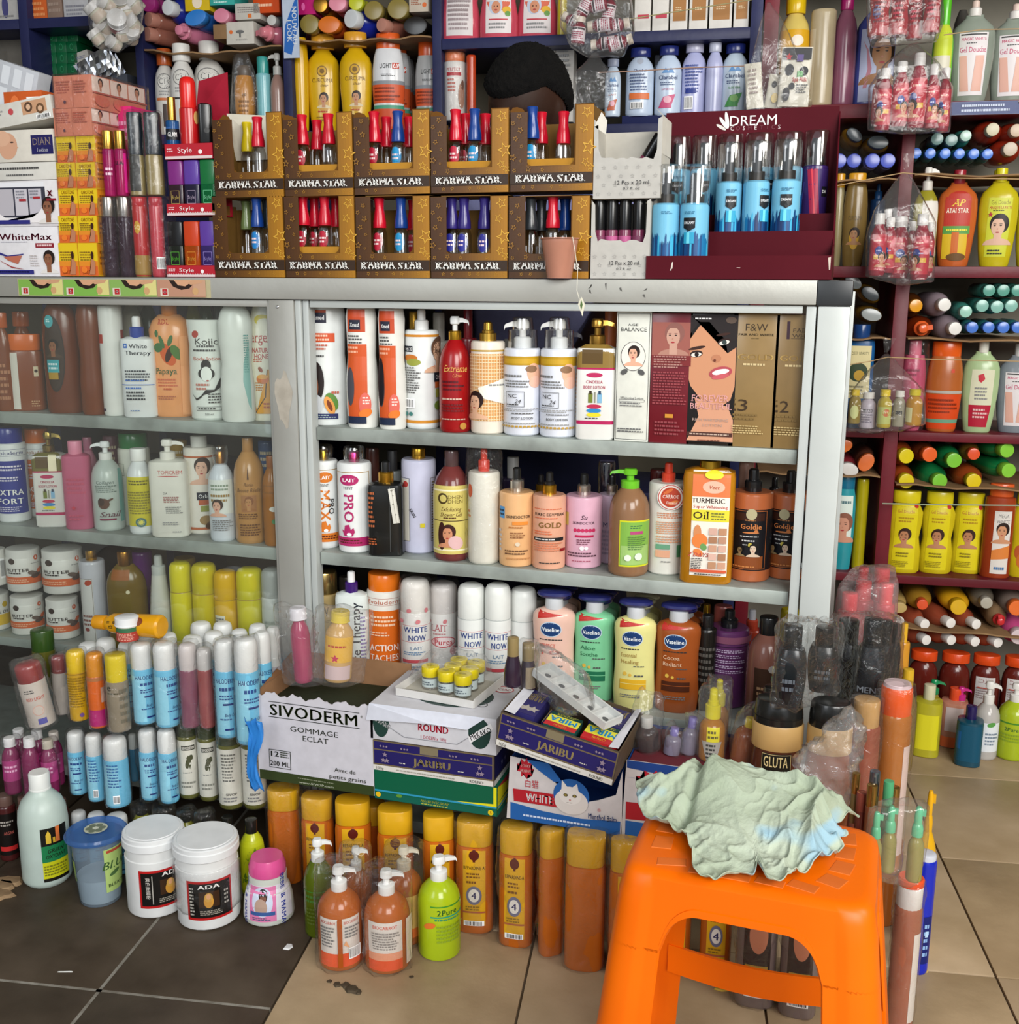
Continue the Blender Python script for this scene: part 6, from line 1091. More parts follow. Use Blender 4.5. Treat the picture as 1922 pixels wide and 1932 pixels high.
it('lotion_bottle','white and orange lotion bottle with orange cap, foremost of its row',702,763,64,'tap','gdcdde0',('wide','gdc5c20'),LU,hb=.84,cw=.74,dr=.6)
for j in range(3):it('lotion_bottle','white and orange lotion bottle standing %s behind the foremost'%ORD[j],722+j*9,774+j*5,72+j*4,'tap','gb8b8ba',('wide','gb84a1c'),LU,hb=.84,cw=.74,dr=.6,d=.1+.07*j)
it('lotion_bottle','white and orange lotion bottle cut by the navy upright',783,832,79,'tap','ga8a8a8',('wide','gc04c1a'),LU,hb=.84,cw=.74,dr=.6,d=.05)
lies([('olive capped bottle beside the blue tag',583,45,18,19,'g6a5a20',('wide','g8a7a3c'),dict(dr=.9)),('orange oval capped bottle',620,46,21,22,'gc0501c',('cyl','gd8701c'),dict(dr=.7)),('royal blue bottle with white cap between orange and brown caps',661,35,16,27,'g1c2a94',('cyl','pd8dce0'),dict(yaw=-22)),('rosy brown bottle with flat cap',719,47,12,15,'g8f5a4c',('cyl','gc08878'),dict(yaw=-22)),
('black oval bottle beside the brown cap',783,48,23,24,'g1f1b18',('cyl','g1c1816'),dict(dr=.7)),('olive capped bottle, first of two at the top',704,19,18,19,'g6a5a20',('wide','g8a7a3c'),dict(dr=.9)),('olive capped bottle, second of two at the top',750,16,20,21,'g6a5a20',('wide','g8a7a3c'),dict(dr=.9)),('lime yellow capped bottle at the top',671,5,14,16,'ga0a01c',('cyl','gc0c424'),dict(dr=.9)),
('pink oval capped bottle at the top',636,6,17,18,'gc06880',('cyl','ge08ca0'),dict(dr=.8)),('golden capped bottle at the top',604,8,14,16,'gb07a1c',('cyl','mb08030'))])
cartons_at([('magenta carton at the top beside the blue tag',563,596,-10,'kb81c6c',[('E',-.4,.4,.2,.2,'e86ab0')],S.hit(580,28,.02)[1]),('white carton with orange dot at the top by the navy upright',772,808,-10,'kc4b8a8',[('e',.6,.4,.14,'d86a2c'),('m',-.8,.4,.3,.7,3,'9a5a3c')],S.hit(790,23,.02)[1])],.02,1.8,.08)
u,z=S.hit(549,50,-.01)
r=root('hanging_tag','blue and white tag with vertical white lettering hanging on the navy upright','tag',S.pt(u,-.012,S.hit(549,110,-.01)[1]),S.ang)
hT=S.hit(549,-14,-.01)[1]-S.hit(549,110,-.01)[1];link('card',box('card',-.022,0,0,.022,.001,hT),r,'kb8c4d8')
link('printed_label',new_print(surf_face((0,0,0),(1,0,0),(0,0,1),(0,-1,0),.044,hT),.022,hT,[('P',[(-.95,.1),(0,.05),(.95,.5),(.95,.98),(.3,.8),(-.7,.5)],'1f62b4'),('T',.5,.5,.085,'NOUVEAU','e8eef4',dict(b=1,r=-90)),('T',-.15,.42,.085,'LOOK','e8eef4',dict(b=1,r=-90))]),r)
# bay behind the shopkeeper
ctx(S,.02,1.762)
PK=[('R',-.72,.06,.72,.45,'e4dcdc'),('E',0,.42,.66,.12,'d86a50'),('E',-.15,.36,.36,.1,'c0cce0'),('E',-.12,.34,.24,.07,'d09070'),('E',-.2,.35,.03,.008,'2a1a14'),('E',-.04,.35,.03,.008,'2a1a14'),('E',-.12,.31,.08,.01,'b04a44'),('E',.45,.31,.24,.04,'e0b030'),('E',.5,.27,.16,.03,'6a9a4a'),('R',-.5,.2,.5,.215,'c03040'),('m',-.5,.1,.6,.18,2,'888')]
for k,(a,b,yy)in enumerate(((831,906,-95),(905,978,-98),(976,1054,-100))):
    it('baby_bottle','pink waisted baby lotion bottle, %s from the navy upright'%ORD[k],a,b,yy,'hour','gcc4c60',('cyl','gd85a70'),PK if k else[('R',-.75,.05,.7,.62,'d8d0d0'),('m',-.6,.1,.6,.5,8,'9a8a8c'),('R',-.5,.52,.3,.6,'c03a34')],hb=.85,cw=.4,dr=.5,g='pink baby bottles')
it('lotion_bottle','yellow bottle edge beside the pink baby bottles',1052,1070,-60,'cyl','gc8b42c',None)
WT=lambda k:[('R',-.6,.2,.8,.26,'c03c50'),('m',-.5,.5,.6,.6,2,'b04a50'),('E',.1,.7,.3,.05,'d87a60')]if k<2 else[('R',-.7,.15,.8,.75,'a8743c'),('E',0,.66,.5,.1,'d8a070'),('m',-.4,.3,.5,.36,2,'e0c8a0')]
for k,(a,b)in enumerate(((1198,1230),(1232,1264),(1266,1300),(1302,1338),(1340,1384),(1386,1416))):
    carton('tube_carton','white upright tube carton on the navy shelf, %s from the hanging jar bag'%ORD[k],a,b-1.5,-70,'ke0dcd6',WT(k),depth=.05,g='white upright tube cartons')
ctx(S,.02,1.558)
cartons_at([('navy batten under the pale blue bottles',1172,1416,216,'k1f2550',[])],.03,1.5455,.25)
ctx(S,.02,S.hit(1300,216,.02)[1])
o1=it('lotion_bottle','white and orange topped bottle in clear film, beside the navy upright',836,880,97,'cyl','pd8d4d0',('wide','gd8703c'),[('T',-.1,.72,.045,'PERFECT','a83c3c',dict(b=1,W=1.2)),('R',-.7,.63,.6,.68,'b02430'),('m',-.6,.4,.2,.6,4,'c06a5c'),('E',.6,.35,.3,.18,'a8806c'),('E',.7,.5,.15,.07,'6a4a3c')],hb=.84,cw=.9)
wrap([o1],amp=.004)
it('lotion_bottle','orange red bottle seen edge-on beside the film wrapped one',880,898,105,'cyl','gb83c18',None)
cartons_at([('white carton with black lettering behind the bowed head',956,1009,82,'kd4d2cc',[('T',.1,.84,.07,'Action','333',dict(b=1))]),('white carton with red line behind the bowed head',1012,1047,78,'kcfccc6',[('m',-.6,.6,.6,.8,2,'8a5a5a')]),('white carton of fine print behind the bowed head',1048,1082,76,'kccc8c2',[('m',-.8,.2,.8,.9,12,'999'),('R',-.8,.3,.8,.32,'444')])],.06,1.56,.06)
CLA=lambda c,w:[('P',[(-.5,.6),(-.2,.68),(0,.62),(.2,.68),(.5,.6)],'6a9ad0'),('T',0,.54,.06,'Clarabel','24386a',dict(b=1,W=1.5)),('m',-.6,.42,.6,.48,2,'5a6a8c'),('T',0,.37,.03,w,c,dict(W=.9)),('P',[(-.7,.1),(-.3,.26),(.6,.3),(.3,.14)],c),('E',0,.22,.3,.05,'e8b0c0' if c[0]=='c' else '8ac070'),('R',-.6,.1,.3,.14,c)]
BK_=[('e',0,.8,.05,'b0b8c8'),('T',0,.66,.04,'Clarabel','24386a',dict(b=1,W=.9)),('m',-.7,.36,.7,.62,6,'5a6a90'),('R',-.7,.24,.7,.33,'d87038'),('b',-.6,.1,.3,.2)]
for a,b,y,bd,cp,ops,lb in[(1141,1171,112,'gc8d8ea',('cyl','p9aa4bc'),CLA('c06040','LAIT'),'pale blue bottle half covered by the polish box'),(1181,1234,92,'gc2d2e8',('cyl','g1f2a6c'),BK_,'pale blue bottle showing its barcode back with orange block'),(1236,1286,88,'gc4d4ea',('cyl','g1f2a6c'),CLA('c8507c','LAIT DE ROSE'),'pale blue bottle with pink rose picture'),
(1286,1333,82,'gb4b8e0',('cyl','gb0b0c8'),[('m',-.7,.3,.7,.7,9,'4a5aa0'),('R',-.6,.3,.2,.36,'2a3a8c'),('b',-.7,.08,0,.26)],'lavender bottle with lavender cap and blue print'),(1332,1364,81,'gb8bce2',('cyl','gb4b8cc'),[],'lavender bottle seen edge-on beside the green pictured one'),(1361,1412,84,'gc6d6e6',('cyl','g1f2a6c'),CLA('4a9a50','ALOE VERA'),'pale blue bottle with green aloe picture')]:
    it('lotion_bottle',lb,a,b,y,'rnd',bd,cp,ops,hb=.88,cw=.72,dr=.7)
it('lotion_bottle','pale bottle glimpsed behind the barcode and rose bottles',1228,1250,105,'rnd','ga8b4c4',('cyl','p8a90a4'),[],hb=.86,d=.11)

# red unit, top row
ctx(S,.02,1.578)
it('shower_gel_bottle','yellow gel bottle with yellow cap behind the milk bag',1470,1530,-2,'rnd','gd8c068',('cyl','gd8b414'),[('R',-1,.15,1.2,.7,'d8a41c'),('E',.2,.6,.4,.05,'ece0d0')],hb=.87,cw=.62)
it('shower_gel_bottle','cloudy beige shower bottle with domed top',1528,1576,20,'cyl','gb8a888',None,[('R',-1.4,.05,-.6,.8,'c8bca0')],dr=.8)
it('shower_gel_bottle','beige back bottle with pink picture label peeking out',1560,1590,50,'cyl','gb49a80',None,[('R',0,.05,1.4,.75,'d0a4a0'),('E',.6,.5,.4,.1,'b8384c'),('R',.2,.1,1.2,.2,'b83c74')],d=.1)
it('shower_gel_bottle','mauve gel bottle with magenta cap',1574,1619,-8,'rnd','g8a5268',('cyl','g9a1c60'),[],hb=.88,cw=.55)
it('shower_gel_bottle','lavender blue bottle with large swirl label and bare shouldered woman',1612,1690,25,'rnd','g4a549c',None,[('R',-.75,.06,1.2,.82,'c0c8e4'),('P',[(-.6,.7),(-.3,.6),(-.1,.4),(-.3,.2),(-.5,.2),(-.3,.4),(-.4,.6)],'c08090'),('f',.45,.2,.6,'2a1c18','a87850')],dr=.6)
it('shower_gel_bottle','lime green bottle with green cap behind the red filled bag',1762,1802,-2,'rnd','g6cc82c',('cyl','g5cc02c'),[('R',-1,.3,1,.75,'c8d840'),('R',-1,.1,.8,.45,'d8d4c0')],hb=.76,cw=.5)
GD=[('P',[(-.7,.68),(.7,.68),(.62,.08),(-.55,.08)],'ded8da'),('R',-.6,.655,.6,.67,'333'),('T',.02,.62,.03,'MAGIC WHITE','c03a68',dict(b=1,W=1.15)),('m',-.3,.57,.3,.59,1,'555'),('T',0,.52,.05,'Gel Douche','c03a68',dict(s=1,W=1.2)),('P',[(-.6,.46),(-.25,.46),(-.1,.2),(-.05,.12),(-.45,.12),(-.35,.25)],'d8a898'),('P',[(.15,.46),(.55,.46),(.35,.25),(.5,.12),(.05,.12),(.1,.2)],'d8a898')]
for k,(a,b)in enumerate(((1795,1880),(1870,1958))):
    it('shower_gel_bottle','frosted grey shower gel bottle with bare feet label, %s'%('beside the lime bottle' if k==0 else 'cut by the picture edge'),a,b,2+k*6,'shampoo','l9aa498',('press','pd8c0b4','pdcd8d4'),GD,hb=.86,cw=.3,dr=.5,cat='bottle')
it('shower_gel_bottle','dim grey bottle between the lime and frosted ones',1795,1830,20,'rnd','g4a4844',None,[],d=.14)
# lying under the top row
ctx(S,.02,1.4)
lies([('dark oval capped amber bottle, upper one by the red display',1612,254,17,24,'lb0822c',('cyl','g4a5258'),dict(dr=.62,roll=-38)),('dark oval capped amber bottle touching the red upright',1657,268,20,26,'lb0822c',('cyl','g5a6468'),dict(dr=.62,roll=-8))])
for k,x in enumerate((1583,1611,1646,1675)):
    lies([('bottle with crumpled film over its blue cap, %s from the red display'%ORD[k],x,303,14,15,'g7a84c4',('cyl','g4a5ac4'),dict(sty='cyl',g='blue capped lying bottles'))],d=.01+(.02 if k<2 else 0))
for k,x in enumerate((1728,1755,1783,1810,1837,1863)):
    lies([('teal bottle with round blue cap, %s from the red upright'%ORD[k],x,289+k*.3,10.5,14,'g2f7478',('cyl','g4a78d0'),dict(g='teal lying bottles'))])
for k,(x,y)in enumerate(((1768,262),(1795,264))):
    lies([('teal bottle under grey film, %s in the upper row'%ORD[k],x,y,12,14,'g4a6460',('cyl','g6a8a88'),dict(g='teal lying bottles'))])
lies([('teal bottle with frosted cap above the blue caps',1822,256,11,17,'g3a8478',('cyl','ga8c8bc')),('red gel bottle with clear cap, upper one',1873,244,13,29,'l9a2c18',('cyl','pc0b89a'),dict(dr=.8)),('red gel bottle with clear cap by the picture edge',1918,246,13,26,'l9a2c18',('cyl','pc0a890'),dict(dr=.8)),('red gel bottle with clear cap, lower one',1906,281,14,31,'l9a2c18',('cyl','pb8a894'),dict(dr=.8))])
# second row standing
ctx(S,.02,1.195)
it('shower_gel_bottle','yellow capped clear gel bottle with small portrait in the narrow bay',1592,1638,327,'tap','l8f7440',('wide','gd89c20'),[('T',0,.52,.05,'CURCUMA','5a4a2c',dict(W=1.2)),('E',0,.3,.4,.12,'c89a2c'),('f',0,.22,.2,'2a1c14','b08058')],hb=.88,cw=.72,dr=.6)
it('shower_gel_bottle','clear bottle with yellow cap against the red display',1572,1594,328,'tap','la89a70',('wide','gd89c20'),[],hb=.86,cw=.8)
it('pump_bottle','dark blue pump bottle in the narrow bay',1640,1670,345,'cyl','g1c3c64',('press','g2c5c94','g2c5c94'),[],d=.1)
it('pump_bottle','olive pump bottle with white pump behind the hanging bag',1724,1773,316,'rnd','la8a030',('pump','pd8d4cc','pd8d4cc'),[('R',-.3,.1,1.2,.66,'ddd8d0')],hb=.78,cw=.4,dr=.6)
it('shower_gel_bottle','orange carrot gel bottle with dark red cap and red star label',1769,1846,321,'shampoo','gc0602c',('cyl','g9a2430'),[('R',-.68,.3,.7,.72,'b8382c'),('E',.05,.72,.55,.06,'b8382c'),('T',0,.66,.07,'AP','e8c83c',dict(i=1,b=1,s=1)),('T',0,.58,.045,'ATAI STAR','f0ecd8',dict(b=1,s=1,W=1.15)),('R',-.7,.34,.72,.42,'5a9a4c'),('m',-.5,.36,.6,.4,1,'e8e04a'),('R',-.68,.08,.6,.34,'d8b42c'),('R',-.2,.12,.15,.36,'c86a2c'),('E',.1,.1,.5,.04,'6a4a24')],hb=.87,cw=.3,dr=.5)
GY=[('P',[(-.55,.7),(.7,.7),(.55,.1),(-.6,.1)],'c8cc3c'),('T',.08,.655,.045,'Gel Douche','7a6a1c',dict(s=1,W=1)),('T',.08,.6,.03,'MARQUE LA PATTE','b02c24',dict(b=1,W=1.15)),('m',-.3,.56,.4,.58,1,'5a5a1c'),('f',.05,.2,.34,'241a18','d8b098','d8b098'),('S',-.4,.53,.03,'b02c3c'),('m',-.4,.12,.4,.18,2,'333')]
it('shower_gel_bottle','yellow shower gel bottle with dark haired woman on its label',1848,1924,318,'shampoo','gc2b41c',('cyl','gd8cc1c'),GY,hb=.87,cw=.3,dr=.5)
it('shower_gel_bottle','yellow shower bottle behind the one with the dark haired woman',1862,1892,322,'shampoo','gb8a41c',('cyl','gc8b41c'),[],hb=.86,cw=.4,d=.1)
it('shower_gel_bottle','yellow shower bottle cut by the picture edge',1920,1990,325,'shampoo','gb8a81c',('cyl','gd8cc1c'),[],hb=.87,cw=.3,dr=.5)
# lying row 2
lies([('dark oval capped amber bottle under clear film by the counter corner',1610,532,18,25,'l9a7428',('cyl','g7a8284'),dict(dr=.62,roll=-35)),('dark oval capped amber bottle, middle of three by the counter corner',1642,554,19,27,'l9a7428',('cyl','g3c4246'),dict(dr=.62,roll=-35)),('dark oval capped amber bottle, lowest by the counter corner',1644,594,20,28,'l7a5a20',('cyl','g9aa0a0'),dict(dr=.6,roll=-12))])
lies([('dark amber bottle with yellow orange cap',1728,577,13,26,'l4a260c',('cyl','ge09a1c'),dict(yaw=6)),('grey lilac bottle with white cap, upper',1782,575,13,25,'g8f8088',('cyl','pe4e2de'),dict(yaw=8)),('grey lilac bottle with white cap, lower',1802,620,13,26,'g8f8088',('cyl','pe4e2de'),dict(yaw=8)),
('dark red amber bottle with orange nozzle',1742,620,15,30,'l6a2408',('spray','ge0602c','ge0602c'),dict(yaw=4,roll=10,dr=.8)),('teal bottle with frosted cap beside the grey ones',1822,588,12,19,'g3a8478',('cyl','g9accbc'))])
for k,(x,y)in enumerate(((1853,577),(1881,579),(1908,577))):lies([('teal bottle with frosted teal cap, %s in its row'%ORD[k],x,y,12.5,16,'g3a8478',('cyl','g84b8ac'),dict(g='teal lying bottles'))])
for k,x in enumerate((1834,1865,1893,1920)):lies([('teal bottle with blue cap, %s in the lower row'%ORD[k],x,618,11.5,15,'g2f7478',('cyl','g4a78d0'),dict(g='teal lying bottles'))])
for k,x in enumerate((1866,1893,1920)):lies([('teal bottle under film, %s in the topmost row'%ORD[k],x,548,12,15,'g4a9484',('cyl','g5a9c8c'),dict(g='teal lying bottles'))])
# third row standing
ctx(S,.02,.785)
it('lotion_bottle','blue bottle with cream olive label in the narrow bay',1596,1650,612,'sq','g1c5a94',('cyl','g1c4078'),[('R',-.95,.3,.75,.8,'dccf9c'),('T',0,.73,.03,'DEEP BEAUTY','5a5a3c',dict(W=1.2)),('e',-.1,.55,.09,'3a4a34'),('e',0,.52,.05,'c8a03c'),('m',-.7,.33,.5,.43,3,'8a8464')],hb=.87,cw=.6,dr=.6,n=3.4)
o1=it('lotion_bottle','pink glitter bottle wrapped in film by the red upright',1700,1748,642,'tap','gc05070',('cyl','gd87a90'),[('m',-.6,.6,.6,.7,2,'8a3c50')],hb=.84,cw=.5)
wrap([o1],amp=.003)
it('lotion_bottle','orange brown lotion bottle with silver stripe and orange cap',1749,1818,644,'tap','gb0602c',('wide','gdc5a18'),[('R',-1.5,.43,1.5,.46,'b0a8a0'),('R',-1.5,.03,1.5,.42,'d0481c'),('R',-1.5,.1,1.5,.14,'6a9a80'),('R',.3,.66,.5,.7,'c83c20'),('m',-.9,.2,.9,.38,4,'8a3014')],hb=.85,cw=.8,dr=.6)
it('lotion_bottle','pale green lotion bottle with cream and crimson label',1817,1888,640,'shampoo','ga8c090',('cyl','pdcdcd0'),[('P',[(-.55,.68),(.75,.68),(.7,.3),(-.6,.3)],'d4d4b8'),('P',[(-.6,.3),(.7,.3),(.5,.06),(-.5,.06)],'b02038'),('P',[(-.2,.62),(.1,.64),(.2,.58),(0,.54),(-.15,.56)],'c02c3c'),('m',-.3,.35,.5,.5,4,'888'),('m',-.3,.15,.5,.27,3,'e8b8b8')],hb=.87,cw=.28,dr=.5)
it('shower_gel_bottle','frosted grey gel bottle with feet label beside the pale green one',1882,1962,648,'shampoo','l8f98a0',('cyl','pd8d8d8'),GD,hb=.87,cw=.28,dr=.5)
lies([('orange oval capped brown bottle, cut by the counter post',1590,843,19,24,'g6a3c28',('cyl','ge0702c'),dict(dr=.65,roll=20)),('orange oval capped brown bottle beside the red upright',1634,873,19,25,'g5a3428',('cyl','gdc7038'),dict(dr=.75,roll=60)),('white oval bottle with dark red rim',1602,886,18,27,'g8a2c34',('cyl','pd8d4d0'),dict(dr=.7,roll=-15))])
AM='l9a441c';GN='g14703c'
lies([('amber bottle with yellow cap, upper row beside the upright',1710,861,15,26,AM,('cyl','gdcc81c'),dict(yaw=10)),('brown bottle with orange cap in the upper row',1754,858,15,22,'l6a3018',('cyl','ge8642c'),dict(yaw=8)),('green bottle with lime cap in the upper row',1800,869,15,24,GN,('cyl','g7cc43c'),dict(yaw=5)),('clear brown bottle with red orange cap',1837,857,12,20,'l8a6428',('cyl','ge0542c')),('green bottle with lime cap, upper one by the picture edge',1900,850,15,26,GN,('cyl','g84c840'),dict(yaw=14,dr=.8)),
('amber bottle with yellow cap, lower row beside the upright',1710,908,15,26,AM,('cyl','gdcc81c'),dict(yaw=6)),('green bottle with lime cap in the lower row',1773,908,15,28,GN,('cyl','g7cc43c'),dict(yaw=8)),('amber bottle with yellow cap, centre of the lower row',1837,908,15,30,AM,('cyl','ge0c41c'),dict(yaw=4,dr=.8)),('green bottle with lime cap, lower one by the picture edge',1903,888,15,27,GN,('cyl','g84c840'),dict(yaw=14,dr=.8))])
# fourth row standing
ctx(S,.02,.41)
it('lotion_bottle','teal bottle with white label and sleeping face',1572,1615,898,'tap','g2a94a0',('cyl','g1c6c8c'),[('R',-.8,.3,.8,.8,'d8e4dc'),('m',-.6,.7,.6,.76,1,'5a7a80'),('f',0,.28,.34,'8a5a48','c89078')],hb=.88,cw=.8,dr=.6)
it('lotion_bottle','olive yellow tall bottle beside the red upright',1613,1637,903,'cyl','ga89c14',None)
YG=[('P',[(-.6,.88),(.75,.88),(.7,.05),(-.7,.05)],'dccc1c'),('T',0,.76,.035,'Gel Douche','b0502c',dict(s=1,W=1)),('E',.65,.83,.18,.03,'c0342c'),('m',-.4,.62,.5,.7,2,'b08a1c'),('f',0,.3,.26,'3a241c','b8805c','b8805c'),('m',-.4,.2,.4,.27,2,'8a7a1c'),('m',-.6,.08,.4,.16,4,'9a8a1c')]
for k,(a,b,y)in enumerate(((1675,1741,925),(1738,1802,927),(1796,1861,929))):
    it('shower_gel_bottle','yellow waisted gel bottle with folded arms portrait, %s from the red upright'%ORD[k],a,b,y,'hour','gd0bc1c',('wide','gd8c81c'),YG,hb=.87,cw=.8,dr=.55,g='yellow waisted gel bottles')
it('shower_gel_bottle','reddish brown bottle with orange cap and white label',1857,1916,912,'sq','g9a3c1c',('wide','gdc602c'),[('R',-.35,.05,.85,.72,'dcd6d0'),('T',.25,.67,.04,'MEGA','6a6a6a',dict(W=.7)),('T',.25,.61,.04,'WHITE','6a6a6a',dict(W=.9)),('f',.25,.36,.24,'2a1c18','c8906c'),('P',[(-.35,.3),(.85,.36),(.85,.22),(-.35,.2)],'d8803c'),('m',-.1,.08,.7,.14,1,'4a7ab0')],hb=.88,cw=.78,dr=.6)
it('shower_gel_bottle','yellow flower printed bottle cut by the picture edge',1908,1968,928,'hour','gd0b81c',('wide','gd8c81c'),[('E',-.4,.3,.3,.08,'b85a2c'),('E',-.2,.2,.3,.08,'c8702c')],hb=.87,cw=.8,dr=.55)
lies([('honey coloured bottle with orange red cap',1740,1141,11,26,'lb0842c',('cyl','ge0542c'),dict(dr=.85)),('yellow bottle with yellow cap',1808,1146,16,31,'gd8a01c',('cyl','ge0b01c'),dict(dr=.7,roll=-12)),('grey bottle with cloudy cap beside the yellow one',1861,1138,12,24,'l7a7264',('cyl','pb0aa9c')),('grey bottle with orange cap by the picture edge',1918,1148,16,26,'l8a7a70',('cyl','ge8702c')),('brown oval bottle behind the pink wrapped pack',1697,1147,14,20,'gb09458',('cyl','gc0a468'),dict(dr=.8))])
for k,(x,y)in enumerate(((1697,1173),(1745,1178),(1794,1176),(1842,1178))):lies([('red brown bottle with white cap, %s in the upper row'%ORD[k],x,y,10.5,22,'la04c34',('cyl','pece8e4'),dict(yaw=22,g='red brown lying bottles',L=.18))])
for k,(x,y)in enumerate(((1748,1208),(1795,1208),(1840,1211),(1883,1213))):lies([('red brown bottle with white cap, %s in the lower row'%ORD[k],x,y,10.5,22,'la04c34',('cyl','pece8e4'),dict(yaw=22,g='red brown lying bottles',L=.18))])
lies([('beige bottle with red nozzle',1888,1174,12,25,'l9a7c5c',('spray','gc82c30','gc82c30'),dict(roll=100,dr=.85)),('pink bottle with white ringed cap by the picture edge',1922,1202,16,26,'gb8487c',('cyl','pd8c8cc'))])
# lowest row standing
ctx(S,.02,.028)
DF=[('R',-.7,.08,.7,.66,'d4d0d0'),('T',0,.6,.07,'DFS','9a6a6c',dict(s=1,W=1)),('m',-.6,.3,.5,.5,5,'9a8a8c'),('R',-.5,.48,.3,.5,'b8584c')]
for k,(a,b,y)in enumerate(((1712,1768,1226),(1770,1829,1230),(1829,1886,1234),(1888,1945,1238))):
    it('shower_gel_bottle','dark red gel bottle with orange cap on the lowest shelf, %s along'%ORD[k],a,b,y,'rnd','l6a241c',('wide','gdc4c1c'),DF if k>1 else[],hb=.86,cw=.9,dr=.7,g='dark red gel bottles on the lowest shelf')
# floor bottles in front of the red shelves
ctx(S,0,'floor')
FL=dict(z='floor')
it('shower_gel_bottle','dark teal blue bottle with navy cap standing on the tiles',1802,1854,1331,'sq','g14485c',('cyl','g241c54'),[('R',-1.3,.1,1.3,.72,'16506a'),('R',-1.2,.3,-.6,.6,'1c5c94')],yb=1449,z='floor',hb=.78,cw=.42,n=3)
it('pump_bottle','bottle with bright green pump half hidden at the foot of the shelf',1742,1774,1282,'rnd','l9a8c3c',('pump','g1c8a54','g1c8a54'),yb=1408,z='floor',cw=.6)
it('shower_gel_bottle','bottle with magenta pump half hidden at the foot of the shelf',1795,1824,1296,'rnd','ld0a8a0',('pump','gc82c84','gc82c84'),yb=1412,z='floor',cw=.6)
it('shower_gel_bottle','clear bottle with yellow gel standing on the tiles',1721,1776,1291,'sq','lc0b830',('cyl','pd0ccac'),[('R',-.7,.12,.8,.62,'d8d028')],yb=1431,z='floor',hb=.8,cw=.42,n=3)
it('shower_gel_bottle','clear bottle with peach gel and red cap standing on the tiles',1771,1823,1297,'sq','ld09078',('cyl','gdc4c28'),[('R',-.6,.3,.7,.72,'c8b8b8'),('R',-1.2,.02,1.2,.2,'dc6c3c')],yb=1438,z='floor',hb=.8,cw=.45,n=3)
it('pump_bottle','clear hand wash bottle with white pump and green leaf label',1835,1886,1285,'rnd','lc8c4c0',('pump','pe4e2de','pe4e2de'),[('R',-.2,.12,1.2,.5,'dfe4ea'),('E',.4,.48,.35,.03,'5a9a4c',15),('m',0,.2,1,.38,4,'7a8a9c')],yb=1443,z='floor',hb=.72,cw=.42)
it('pump_bottle','lime yellow soap bottle with white pump by the picture edge',1879,1944,1288,'rnd','lb8cc2c',('pump','pe4e2de','pe4e2de'),[('R',-1.2,.5,1.3,.52,'4a8a2c'),('T',-.1,.43,.05,'2Pure','3a6a2c',dict(b=1)),('m',-.8,.25,.9,.38,3,'8aa42c')],yb=1450,z='floor',hb=.76,cw=.4)
# ================================================================ PILES ON THE FLOOR IN FRONT OF THE COUNTER
def fl_(name,label,xl,xr,yt,yb,sty,body,cap,ops=(),**kw):return it(name,label,xl,xr,yt,sty,body,cap,ops,z='floor',yb=yb,**kw)
ctx(C,1.6,0)
it_=it
fl_('peroxide_bottle','large milky white bottle with green black and yellow label',35,133,1458,1692,[(0,.86),(.03,.97),(.06,1),(.66,1),(.78,.95),(.87,.8),(.93,.58),(.97,.44),(1,.42)],'pb9c8c0',('thread','pe2e4e0'),
[('R',-.05,.07,1.1,.56,'17140f'),('R',-.05,.25,1.1,.4,'1f7a48'),('R',-.05,.1,1.1,.25,'c9c81c'),('P',[(.15,.42),(.15,.5),(.25,.54),(.35,.5),(.35,.42)],'d8b43c'),('R',.55,.42,.72,.56,'d8743c'),('R',.42,.42,.52,.47,'c8a030'),('T',.5,.35,.035,'GREEN','1c1c14',dict(b=1,i=1,W=.7)),('T',.5,.3,.035,'OXYDANT','1c1c14',dict(b=1,i=1,W=.85)),('m',.0,.12,1,.23,4,'7a7a1c')],hb=.86,cw=.42,g=None)
def tub(label,xl,xr,yt,yb,prof,body,lidc,ops,hb,cw=1.03,content=None,name='hair_product_tub',lidp=None):
    o=fl_(name,label,xl,xr,yt,yb,[(p*hb,q)for p,q in prof],body,None,ops,cat='tub')
    w,dd,h=o['dims'];lp=lidp or[(0,1),(.04,1.02),(.55,1.02),(.62,.99),(.88,.99),(.95,.95),(.95,.88),(1,.86)]
    link('lid',lathe('lid',lp,w*cw,None,2,40,h*hb+.0003,h*(1-hb)-.0003),o,lidc)
    return o,w,h
AD=lambda s:[('R',-.62,.14,.86,.62,'b01c1c'),('R',-.55,.17,.8,.59,'14110f'),('T',.1+s,.55,.05,'ADA','e8e4e0',dict(b=1.5,W=.7)),('R',-.22+s,.3,.42+s,.49,'3a2414'),('E',.08+s,.37,.15,.08,'c89038'),('E',.08+s,.42,.13,.055,'c89a48'),('E',.08+s,.43,.07,.035,'d8a074'),('m',-.2+s,.2,.5+s,.27,3,'9a9488'),('m',-.5,.2,-.35,.56,9,'a8a49c'),('m',.55,.3,.7,.5,4,'a8a49c')]
JP=[(0,.92),(.02,.98),(.05,1),(.84,1),(.85,.97),(1,.97)]
tub('white cosmetic tub with red framed black label, beside the blue lidded tub',238,353,1562,1746,JP,'pdcdddc','pdfe1e2',[('R',-.5,.14,1.1,.62,'b01c1c'),('R',-.43,.17,1.1,.59,'14110f'),('T',.62,.56,.055,'ADA','e8e4e0',dict(b=1.5,W=.7)),('R',.2,.3,.9,.49,'3a2414'),('E',.55,.37,.18,.08,'c89038'),('E',.55,.43,.14,.055,'c89a48'),('E',.55,.44,.07,.035,'d8a074'),('T',-.2,.4,.04,'美白面膜粉','c8c4bc',dict(r=-90)),('m',.15,.2,1,.27,3,'9a9488'),('R',-.06,.2,-.03,.56,'a8a49c')],.84)
